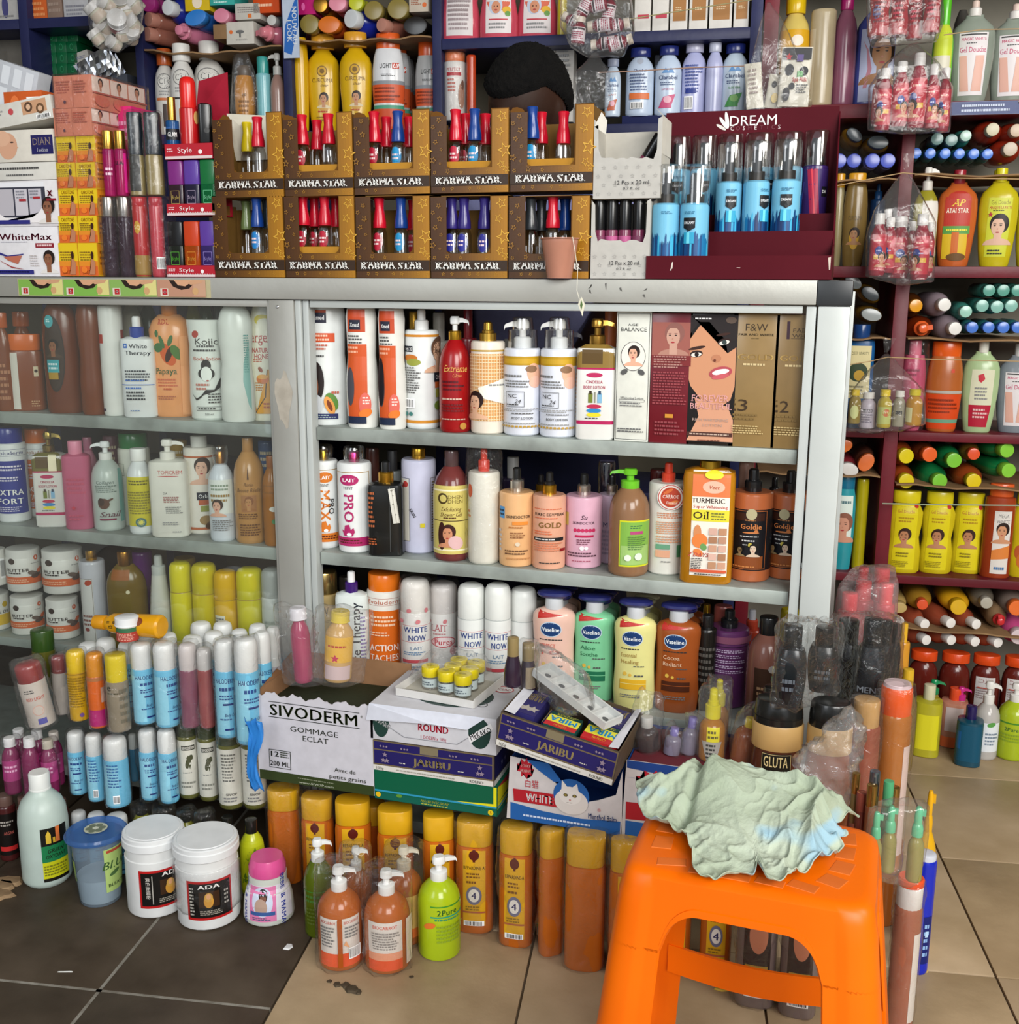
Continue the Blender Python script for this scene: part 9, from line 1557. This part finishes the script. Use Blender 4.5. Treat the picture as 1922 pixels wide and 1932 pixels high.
# black wrapped bottles and red pack by the end post
zK=G6[0].location.z+G6[0]['dims'][2]
KB=[]
for k,(a,b,y,yb,dd)in enumerate(((1464,1524,1178,1326,1.60),(1524,1582,1182,1330,1.60))):
    KB.append(it('shampoo_bottle','glossy black shampoo bottle in film before the pale end post, %s'%ORD[k],a,b,y,'tap','g14181c',('cyl','g101214'),[('m',-.5,.2,.5,.4,2,'5a6068')],hb=.72,cw=.6,z=zK+.001,d=dd+.02,n=3))
film('plastic_bag','shiny crumpled clear bag around two black bottles on the dark jars',sum([hull_pts(o)for o in KB],[]),cat='plastic bag',amp=.007,m=film_mat('shiny_film',.015,hi=.5,lo=.015,rough=.05,bs=60),freq=40)
KB=[]
for k,(a,b,y,dd,sh)in enumerate(((1568,1630,1168,1.86,0),(1616,1674,1166,1.80,0),(1650,1688,1170,1.87,0),(1672,1700,1176,1.94,0))):
    KB.append(it('shampoo_bottle','glossy black shampoo bottle wrapped behind the end post, %s'%ORD[k],a,b,y,'tap','g14181c',('cyl','g101214'),[('T',0,.35,.06,'MENS','8a9098',dict(b=1)),('m',-.5,.2,.5,.28,2,'5a6068')]if k==1 else[],hb=.74,cw=.62,z=.43,d=dd,n=3))
film('plastic_bag','shiny clear bag around the black bottles behind the end post',sum([hull_pts(o)for o in KB],[]),cat='plastic bag',amp=.005,m=MATS.get('x')or bpy.data.materials['shiny_film'])
cbox('cardboard_box','plain brown carton under the wrapped black and red bottles',.0,.105,.0,.2135,.28,'k8a6a44',[],d=1.86);cbox('cardboard_box','second brown carton stacked under the wrapped black and red bottles',.0,.102,.214,.4295,.27,'k82623e',[],d=1.865)
RP=[]
for k,(a,b,y,dd)in enumerate(((1578,1622,1118,1.99),(1604,1648,1096,2.04),(1640,1682,1072,2.07),(1612,1640,1070,2.10),(1650,1688,1100,2.0))):
    RP.append(it('shampoo_bottle','bright red wrapped bottle behind the black ones, %s'%ORD[k],a,b,y,'cyl','gb82838',('cyl','gd02434'),[('R',-1.2,.3,1.2,.6,'c84858')],hb=.8,cw=.7,z=.43,d=dd))
film('plastic_bag','rosy tinted film around the bright red bottles',sum([hull_pts(o)for o in RP],[]),cat='plastic bag',amp=.004,m=film_mat('rosy_film',.12,(.97,.72,.74),hi=.5))
it('shampoo_bottle','yellow bottle column beside the black wrapped ones',1690,1716,1176,'cyl','gc88c2c',('cyl','gd8a82c'),[],z=.3,d=2.2)
it('shampoo_bottle','amber round bottle beside the black wrapped ones',1688,1732,1262,'rnd','l8a7440',('cyl','gd0a82c'),[],z=.2,d=2.15)
# blue plastic strip hanging beside the white carton
V=[];Fc=[];n=18
for i in range(n+1):
    t=i/n
    for j in range(7):
        s=j/6-.5;V.append((s*(.035-.014*math.sin(PI*t*.8))+.006*math.sin(t*7),-.003+.010*abs(math.sin(s*9+t*4)),-t*.135+.004*math.sin(s*8)))
for i in range(n):
    for j in range(6):Fc.append((i*7+j,i*7+j+1,(i+1)*7+j+1,(i+1)*7+j))
u,z=C.hit(474,1360,1.61);o=link('plastic_strip',mk('plastic_strip',V,Fc,True,180),None,'g2f7fd0');o.location=(u,1.61,z);tag(o,'crumpled bright blue plastic strip hanging beside the white carton','plastic strip')
o.modifiers.new('thick','SOLIDIFY').thickness=.0006
# litter on the tiles
def crumb(name,label,px,py,pts,h,m,cat='litter'):
    x,y=on_floor(px,py);n=len(pts);V=[(a,b,0)for a,b in pts]+[(a*.8,b*.8,h)for a,b in pts]
    o=link(name,mk(name,V,[tuple(range(n))[::-1],tuple(range(n,2*n))]+[(i,(i+1)%n,n+(i+1)%n,n+i)for i in range(n)],False),None,m);o.location=(x,y,.0003);tag(o,label,cat)
crumb('paper_scrap','tiny white paper scrap on the dark tile before the pink lidded jar',544,1787,[(-.006,-.009),(.005,-.008),(.008,.002),(.003,.009),(-.006,.007)],.002,'ke0e0e0')
crumb('paper_strip','thin white paper sliver on the dark tile by the grout line',123,1834,[(-.013,-.004),(-.011,-.005),(.013,.003),(.012,.005)],.0012,'ke6e6e2')
MUD=simple_mat('dried_mud','3f3526',.95,.5,120,'54493a',40)
for k,(x,y,s)in enumerate(((665,1868,.012),(652,1860,.009),(636,1858,.007),(622,1852,.005),(676,1872,.007),(776,1844,.004))):
    rn=random.Random(k);crumb('mud_crumb','dark mud crumb on the beige tile before the carrot soaps, %s'%ORD[k],x,y,[(s*math.cos(a)*rn.uniform(.6,1.2),s*math.sin(a)*rn.uniform(.6,1.2))for a in[2*PI*i/9 for i in range(9)]],s*.35,MUD)
for k,(x,y)in enumerate(((8,1672),(20,1664),(2,1690))):
    rn=random.Random(k+9);crumb('dry_leaf','dry brown leaf scrap at the picture edge beside the milky bottle, %s'%ORD[k],x,y,[(.03*math.cos(a)*rn.uniform(.5,1.2),.018*math.sin(a)*rn.uniform(.6,1.2))for a in[2*PI*i/11 for i in range(11)]],.006,simple_mat('dry_leaf_%d'%k,'7a6248',.8,.3,60,'9a8060',20),'leaf')
crumb('yellow_scrap','small yellow scrap on the tile behind the stool leg',1362,1868,[(-.014,-.003),(0,-.005),(.014,.001),(.01,.004),(-.01,.003)],.003,'pd0b040')
crumb('yellow_scrap','small yellow scrap on the tile beside the blue can',1742,1832,[(-.008,-.003),(.006,-.004),(.008,.003),(-.005,.004)],.002,'pc8a860')

# ================================================================ HANGING BAGS
def bag(label,knot,body,d,contents=(),dd=.09,m=None,amp=.003,tail=True,tint=None,cat='plastic bag'):
    pts=[S.pt(S.hit(knot[0],knot[1],d+dd/2)[0]+o_,d+dd/2+q,S.hit(knot[0],knot[1],d+dd/2)[1])for o_ in(-.004,.004)for q in(-.004,.004)]
    for x,y,*k in body:
        for q in(d,d+dd):u,z=S.hit(x,y,q);pts.append(S.pt(u,q,z))
    o=film('plastic_bag',label,pts,cat=cat,amp=amp,m=m or BAG,smooth=1,seg=.012)
    if tail:
        u,z=S.hit(knot[0],knot[1],d+dd/2);V=[];Fc=[]
        for i in range(7):
            t=i/6;w=.004+.012*t
            for j in range(5):V.append((u+(j/4-.5)*w*2+.006*t,.004*math.sin(j*2+i),z+.004+t*.035))
        for i in range(6):
            for j in range(4):Fc.append((i*5+j,i*5+j+1,(i+1)*5+j+1,(i+1)*5+j))
        P0=S.pt(0,d+dd/2,0);c=o.matrix_basis.inverted()
        me=mk('bag_knot',[tuple(Vector(S.pt(x,d+dd/2+y,zz))-o.location)for x,y,zz in V],Fc,True,180);link('bag_knot',me,o,BAG)
    return o
def small(label,xl,xr,yt,yb,d,bd,cp,ops,g,sty='small',hb=.84,cw=.62,tilt=(0,0),name='small_bottle'):
    ctx(S,d,'pix');return it(name,label,xl,xr,yt,sty,bd,cp,ops,z='pix',yb=yb,d=d,g=g,hb=hb,cw=cw,tilt=tilt)
SR=lambda k:[('R',-1.45,.08,1.45,.66,'b8283a'),('R',-.9,.52,.9,.6,'c8344a'),('m',-.6,.53,.6,.59,1,'f0b8a8'),('E',.1 if k%2 else-.5,.4,.45,.07,'2c3c8c'),('m',-.2,.38,.4,.42,1,'c8d0f0'),('R',-.5,.26,.7,.33,'d8a83c'),('f',.55 if k%2 else-.6,.12,.26,'2a1714','c89070')]
g5='red potion bottles in the upper hanging bag'
for k,(a,b,y,yb,dd)in enumerate(((1652,1682,130,245,-.115),(1683,1714,117,238,-.12),(1714,1748,101,240,-.125),(1745,1772,122,240,-.115),(1768,1794,129,245,-.11),(1645,1672,132,235,-.07),(1700,1728,125,235,-.065),(1752,1780,135,235,-.065))):
    small('red liquid bottle in the upper hanging bag, %s of the %s row'%(ORD[k if k<5 else k-5],'front' if k<5 else 'rear'),a,b,y,yb,dd,'l9a1c34',('thread','pdcdad8'),SR(k),g5)
bag('clear hanging bag of red bottles beside the maroon display',(1722,82),((1640,165),(1638,245),(1700,252),(1790,248),(1796,165),(1770,120),(1670,122)),-.145,dd=.12)
for k,(a,b,y,yb,dd)in enumerate(((1641,1672,403,520,-.115),(1664,1690,410,515,-.085),(1677,1716,409,525,-.125),(1720,1754,404,528,-.12),(1660,1684,395,505,-.06),(1706,1730,418,515,-.07),(1742,1762,420,520,-.07))):
    small('red liquid bottle in the middle hanging bag, %s of the seven'%ORD[k],a,b,y,yb,dd,'l9a1c34',('thread','pdcdad8'),SR(k+1),'red potion bottles in the middle hanging bag')
bag('clear hanging bag of red bottles before the olive pump bottle',(1708,322),((1650,398),(1636,440),(1634,520),(1700,538),(1760,530),(1764,420),(1742,380)),-.14,dd=.11)
for k,(a,b,y,yb,cc,bd,op,dd)in enumerate(((1600,1624,735,800,'gd0b428','l9a8438',[('E',0,.35,.7,.2,'c8cc8c')],-.10),(1621,1652,740,812,'pdcdad4','pb8b0bc',[('T',0,.5,.1,'MEZZO','333',dict(b=1,W=1.2)),('m',-.8,.15,.8,.42,4,'7a7484')],-.12),(1654,1682,735,808,'ge0c41c','lc8b43c',[('R',-1,.1,1,.55,'b8c070'),('e',.3,.4,.1,'c06a3c')],-.115),(1683,1708,737,806,'pdcdad4','la8a490',[('m',-.5,.3,.8,.5,1,'333')],-.10),(1708,1740,734,804,'gd8c424','lc8942c',[('R',-1.2,.1,-.2,.5,'d8d4a0')],-.115))):
    small('tiny bottle in the low hanging bag, %s capped, %s from the counter'%('yellow' if cc[0]=='g' else 'white',ORD[k]),a,b,y,yb,dd,bd,('thread',cc),op,'tiny bottles in the low hanging bag',cw=.7)
bag('clear hanging bag of tiny yellow and white capped bottles',(1671,668),((1605,742),(1600,812),(1640,816),(1700,812),(1744,800),(1744,740),(1715,710),(1628,712)),-.14,dd=.10)
# red filled bag at the top
for k,(a,b,y,yb)in enumerate(((1640,1680,-40,66),(1678,1716,-44,62),(1712,1745,-40,66),(1742,1776,-42,60))):
    small('red soap bottle in the topmost hanging bag, %s from the counter'%ORD[k],a,b,y,yb,-.12,'lb02c34',('cyl','pd8ccc8'),[('E',-.3,.4,.4,.12,'5a5a8c' if k==0 else 'c0384c'),('m',-.6,.2,.6,.6,5,'6a1c24')],'red soap bottles in the topmost bag',sty='hour')
bag('clear hanging bag of red soap bottles at the top',(1705,-60),((1637,-20),(1637,60),(1645,88),(1700,80),(1765,78),(1778,40),(1776,-20)),-.15,dd=.1,tail=False)
# bag of small white jars
rn=random.Random(4)
for k,(x,y,s)in enumerate(((182,22,15),(210,20,13),(238,22,15),(222,42,15),(195,48,12),(248,46,14),(182,70,11),(192,76,10),(203,79,10),(214,82,10),(230,60,12),(248,66,12),(200,4,13),(228,2,13),(252,6,13))):
    f=S;d_=-.10+.02*(k%3);u,z=S.hit(x,y,d_);w=s*2*(abs(S.hit(x+1,y,d_)[0]-u))
    P=bottle_parts(w,w*1.15,w,'jar','pc9c6b4',('thread','pdcdad8'),[('R',-1.4,.1,1.4,.5,'c8b8a8' if k!=3 else '8a2c34')],.62,1.08,2.)
    M=Matrix.Translation(S.pt(u,d_,z))@Matrix.Rotation(S.ang,4,'Z')@Matrix.Rotation(rad(35+rn.uniform(-20,40)),4,'X')@Matrix.Rotation(rad(rn.uniform(-40,40)),4,'Y')@Matrix.Translation((0,0,-w*.6))
    o=root('cream_jar','tiny white jar in the hanging jar bag above the green soaps, %s'%(ORD+['thirteenth','fourteenth','fifteenth'])[k],'jar',None,group='tiny white jars in a hanging bag',M=M);[link(nm,me,o)for nm,me,c in P]
bag('hanging bag packed with tiny white jars',(210,-60),((168,-10),(168,40),(176,85),(225,98),(262,70),(270,20),(262,-20)),-.14,dd=.1,tail=False)
# bag of small dark red bottles
for k,(x,y,s,L_,ro)in enumerate(((1092,58,13,.062,6),(1122,12,12,.06,80),(1150,15,12,.06,10),(1132,48,12,.06,85),(1164,48,12,.06,80),(1140,82,12,.065,85),(1170,80,12,.06,75),(1100,20,12,.06,30),(1080,40,11,.055,-60))):
    d_=-.12+.02*(k%3);u,z=S.hit(x,y,d_);w=s*2*abs(S.hit(x+1,y,d_)[0]-u)
    P=bottle_parts(w,L_,w,'small','l8a1830',('thread','pd0c4b4'),[('R',-1.4,.1,1.4,.6,'dcd0d4'),('R',-1.1,.5,1.1,.57,'33282c'),('m',-.9,.15,.9,.45,4,'a04058')],.8,.8,2.)
    M=Matrix.Translation(S.pt(u,d_,z))@Matrix.Rotation(S.ang,4,'Z')@Matrix.Rotation(rad(180 if k%2 else ro-90+90),4,'Y')@Matrix.Rotation(rad(ro if k%2 else 0),4,'Y')@Matrix.Translation((0,0,-L_/2))
    o=root('small_bottle','small dark red bottle in the hanging bag above the bowed head, %s'%ORD[k],'bottle',None,group='small dark red bottles in a hanging bag',M=M);[link(nm,me,o)for nm,me,c in P]
bag('hanging bag of small dark red bottles above the bowed head',(1120,-50),((1060,-5),(1058,50),(1078,88),(1110,108),(1175,106),(1196,60),(1190,0)),-.15,dd=.11,tail=False)
bag('empty grey gathered bag hanging below the dark red bottles',(1125,100),((1085,140),(1078,200),(1110,215),(1150,200),(1148,130)),-.12,dd=.03,tail=False,m=BAG,amp=.004)
# bag with milk sachets
def sachets():
    for k,(xa,xb,y,yb,dd,ops,lb)in enumerate(((1408,1440,118,205,-.10,[('m',-.6,.3,.6,.9,6,'9a8a84')],'pale beige sachet'),(1440,1474,140,205,-.09,[('E',0,.3,.4,.15,'d8c080'),('E',-.3,.7,.3,.1,'222')],'cream sachet with spots'),(1466,1524,88,202,-.115,[('R',-.98,.8,.98,.99,'26262a'),('S',-.55,.84,.07,'b02c34'),('R',.0,.76,.45,.88,'5a4a84'),('E',-.45,.62,.3,.1,'26262c'),('E',.55,.6,.3,.08,'26262c'),('R',.1,.5,.5,.6,'5aa05a'),('T',.3,.46,.075,'Spa Milk','c0342c',dict(b=1,W=1)),('m',.1,.22,.9,.38,4,'555'),('E',-.55,.2,.25,.12,'26262c'),('E',-.2,.34,.2,.06,'26262c')],'black and white cow patterned sachet'))):
        u0,z0=S.hit(xa,yb,dd);u1,_=S.hit(xb,yb,dd);z1=S.hit(xb,y,dd)[1];w=u1-u0;h=z1-z0
        r=root('milk_sachet',lb+' in the hanging pointed bag','sachet',S.pt((u0+u1)/2,dd,z0),S.ang);r.rotation_euler=(0,rad((-6,8,2)[k]),S.ang)
        me=mk('pouch',*loft([[(w/2*math.copysign(abs(math.cos(t))**.5,math.cos(t)),(.001+.008*math.sin(PI*q))*math.sin(t),h*q)for t in[2*PI*i/16 for i in range(16)]]for q in(0,.08,.3,.6,.92,1)]),True,40);link('pouch',me,r,'pd4cfc0')
        link('printed_label',new_print(surf_face((0,-.0098,0),(1,0,0),(0,0,1),(0,-1,0),w*.94,h*.98),w*.47,h*.98,ops),r)
sachets()
bag('clear hanging pointed bag with milk sachets beside the pale blue bottles',(1450,2),((1425,90),(1410,150),(1404,208),(1470,212),(1530,200),(1524,150),(1490,70)),-.13,dd=.07)
# elastic bands stretched before the shelves
def band(label,px,d,m='pb89a70',r_=.0013,name='rubber_band'):
    P=[]
    for a,b in zip(px[:-1],px[1:]):
        for i in range(6):t=i/6;P.append((a[0]+(b[0]-a[0])*t,a[1]+(b[1]-a[1])*t))
    P.append(px[-1]);pts=[]
    for x,y in P:u,z=S.hit(x,y,d);pts.append(S.pt(u,d,z))
    o0=pts[0].copy();o=link(name,tube(name,[p-o0 for p in pts],r_,6),None,m);o.location=o0;tag(o,label,'elastic band')
band('pair of tan elastic bands across the pale blue bottles',((1128,137),(1200,134),(1300,128),(1424,124)),-.03,'pb08a74')
band('pale elastic band across the white tube cartons',((1188,36),(1300,18),(1426,-2)),-.03,'pa8a070')
band('tan elastic band across the frosted gel bottles',((1780,66),(1850,56),(1940,54)),-.03)
band('tan elastic band holding the middle hanging bag',((1572,352),(1640,338),(1704,326),(1800,336),(1935,338)),-.09)
band('tan elastic band holding the low hanging bag',((1590,690),(1640,682),(1674,674),(1760,678),(1935,682)),-.09)
band('pale green strip stretched before the yellow waisted bottles',((1664,950),(1750,952),(1850,953),(1935,954)),-.03,'p9aa890',.0018)
o=None

# ================================================================ THE SHOPKEEPER
def person():
    r=root('person','person with short black hair bowing behind the counter in a lavender shirt','person',(-.70,2.50,0),0)
    SK=simple_mat('dark_skin','2c1a12',.55,.1,80,'3a2319',8)
    # skeleton, root at the pelvis
    N_=[('pel',(0,0,.90),.13),('bel',(0,.0,1.03),.12),('che',(-.005,-.03,1.20),.13),('upc',(-.01,-.06,1.33),.115),('neck',(-.02,-.09,1.425),.055),('nek2',(-.03,-.105,1.47),.052),
('shl',(-.16,-.06,1.35),.052),('ell',(-.20,-.07,1.10),.040),('wrl',(-.13,-.16,.96),.026),('hal',(-.10,-.185,.92),.024),('shr',(.14,-.06,1.35),.052),('elr',(.18,-.07,1.10),.040),('wrr',(.11,-.16,.96),.026),('har',(.08,-.185,.92),.024),
('hpl',(-.09,0,.86),.085),('knl',(-.10,-.01,.48),.055),('anl',(-.10,.02,.09),.036),('ftl',(-.10,-.10,.035),.03),('hpr',(.09,0,.86),.085),('knr',(.10,-.01,.48),.055),('anr',(.10,.02,.09),.036),('ftr',(.10,-.10,.035),.03)]
    E_=[('pel','bel'),('bel','che'),('che','upc'),('upc','neck'),('neck','nek2'),('upc','shl'),('shl','ell'),('ell','wrl'),('wrl','hal'),('upc','shr'),('shr','elr'),('elr','wrr'),('wrr','har'),('pel','hpl'),('hpl','knl'),('knl','anl'),('anl','ftl'),('pel','hpr'),('hpr','knr'),('knr','anr'),('anr','ftr')]
    # fingers
    for s,hn,(hx,hy,hz)in((-1,'hal',(-.10,-.185,.92)),(1,'har',(.08,-.185,.92))):
        for k in range(5):
            dx=(-.018+.012*k)*1.0;L=(.05,.062,.066,.06,.045)[k]
            base=(hx+dx,hy-.014,hz-.012)if k<4 else(hx-s*.02,hy-.004,hz)
            tip=(hx+dx*1.15,hy-.02-L*.35,hz-.012-L*.8)if k<4 else(hx-s*.045,hy-.02,hz-.03)
            N_.append((hn+'b%d'%k,base,.0095));N_.append((hn+'t%d'%k,tip,.007));E_+=[(hn,hn+'b%d'%k),(hn+'b%d'%k,hn+'t%d'%k)]
    ix={n:i for i,(n,p,q)in enumerate(N_)}
    me=bpy.data.meshes.new('body');me.from_pydata([p for n,p,q in N_],[(ix[a],ix[b])for a,b in E_],[]);o=bpy.data.objects.new('body',me);COL.objects.link(o)
    o.modifiers.new('skin','SKIN');sv=me.skin_vertices[0].data
    for i,(n,p,q)in enumerate(N_):sv[i].radius=(q,q*(.78 if n in('pel','bel','che','upc')else 1));sv[i].use_root=n=='pel'
    o.modifiers.new('sub','SUBSURF').levels=2
    bpy.context.view_layer.update();dg=bpy.context.evaluated_depsgraph_get();bm=bmesh.new();bm.from_mesh(o.evaluated_get(dg).to_mesh());bpy.data.objects.remove(o)
    # head, built facing -Y, then bowed and turned
    Mh=Matrix.Translation((-.008,-.125,1.527))@Matrix.Rotation(rad(-22),4,'Z')@Matrix.Rotation(rad(27),4,'X')@Matrix.Rotation(rad(14),4,'Y')
    def head_shape(v,g=0):
        x,y,z=v;x*=.078+g;y*=.098+g;z*=.112+g
        if z<0 and y<.02:y+=.0;x*=1-.28*min(1,-z/.11)
        if y<0 and z<-.02:y*=1.02
        return Vector((x,y,z))
    hb_=bmesh.new();bmesh.ops.create_uvsphere(hb_,u_segments=40,v_segments=28,radius=1)
    for v in hb_.verts:
        x,y,z=v.co;p=head_shape(v.co)
        if y<0:
            p.y-=.022*math.exp(-((x/.16)**2))*math.exp(-(((z+.12)/.22)**2))  # nose
            p.y+=.010*(math.exp(-(((abs(x)-.36)/.16)**2)))*math.exp(-(((z-.08)/.1)**2))  # eye sockets
            p.y-=.007*math.exp(-((x/.3)**2))*math.exp(-(((z+.5)/.07)**2))+.005*math.exp(-((x/.3)**2))*math.exp(-(((z+.62)/.06)**2))  # lips
            p.y-=.012*math.exp(-((x/.4)**2))*math.exp(-(((z+.86)/.14)**2))
            p.y-=.004*math.exp(-(((z-.24)/.08)**2))*math.exp(-((x/.6)**2))
        v.co=Mh@p
    for s in(-1,1):
        q=bmesh.ops.create_uvsphere(hb_,u_segments=12,v_segments=8,radius=1)
        for v in q['verts']:v.co=Mh@Vector((s*.077+v.co.x*.010,.008+v.co.y*.018,-.012+v.co.z*.032))
        q=bmesh.ops.create_uvsphere(hb_,u_segments=12,v_segments=8,radius=1)
        for v in q['verts']:v.co=Mh@Vector((s*.03+v.co.x*.014,-.082+v.co.y*.01,.008+v.co.z*.009))
    tmp=bpy.data.meshes.new('t');hb_.to_mesh(tmp);bm.from_mesh(tmp);hb_.free();bpy.data.meshes.remove(tmp)
    mb=bpy.data.meshes.new('body');bm.to_mesh(mb);bm.free();o=link('body',mb,r,SK)
    rm=o.modifiers.new('join','REMESH');rm.mode='VOXEL';rm.voxel_size=.006;rm.use_smooth_shade=True
    # short curly hair
    hb_=bmesh.new();bmesh.ops.create_icosphere(hb_,subdivisions=6,radius=1);dl=[]
    for v in hb_.verts:
        x,y,z=v.co
        lim=.40+.12*x if y<-.25 else(.40+.12*x-(y+.25)*.9)
        if z<max(lim,-.45):dl.append(v)
        else:
            p=head_shape(v.co,.016);n_=noise.noise(v.co*32)*.004+noise.noise(v.co*70)*.003;edge=min(1,(z-max(lim,-.45))*8)
            p=head_shape(v.co,.001+.013*edge)+v.co.normalized()*n_*edge;v.co=Mh@p
    for v in dl:v.tag=True
    bmesh.ops.delete(hb_,geom=dl,context='VERTS');hm=bpy.data.meshes.new('hair');hb_.to_mesh(hm);hb_.free();hm.polygons.foreach_set('use_smooth',[True]*len(hm.polygons))
    link('hair',hm,r,simple_mat('black_curly_hair','070606',.95,.9,400,'0f0d0c',60))
    # clothes follow the body
    def wrap(name,rings,m):link(name,mk(name,*loft([ring(a,b,2.3,36,z,x,y)for z,a,b,x,y in rings]),True,60),r,m)
    LAV=simple_mat('lavender_cotton','8f93c8',.85,.35,60,'a4a8da',8)
    wrap('shirt',[(.85,.175,.135,0,.0),(.855,.18,.14,0,0),(.95,.172,.135,0,0),(1.1,.165,.132,0,-.01),(1.25,.185,.142,-.005,-.04),(1.34,.19,.125,-.01,-.06),(1.385,.15,.10,-.012,-.07),(1.42,.075,.07,-.018,-.085),(1.425,.066,.062,-.02,-.09)],LAV)
    for s in(-1,1):link('sleeve',tube('sleeve',[(s*.15-.01,-.06,1.365),(s*.175-.005,-.062,1.31),(s*.19-.01,-.066,1.22),(s*.192-.01,-.068,1.16)],[.06,.064,.06,.058],18),r,LAV)
    wrap('skirt',[(.12,.24,.19,0,0),(.4,.21,.17,0,0),(.7,.185,.145,0,0),(.84,.172,.13,0,0),(.875,.165,.125,0,0)],simple_mat('navy_cotton','14162c',.9,.3,60,'1c1f3a',8))
    return r
person()
# ================================================================ finish
build_prints()
for o in list(bpy.data.objects):
    if 'dims' in o:del o['dims']
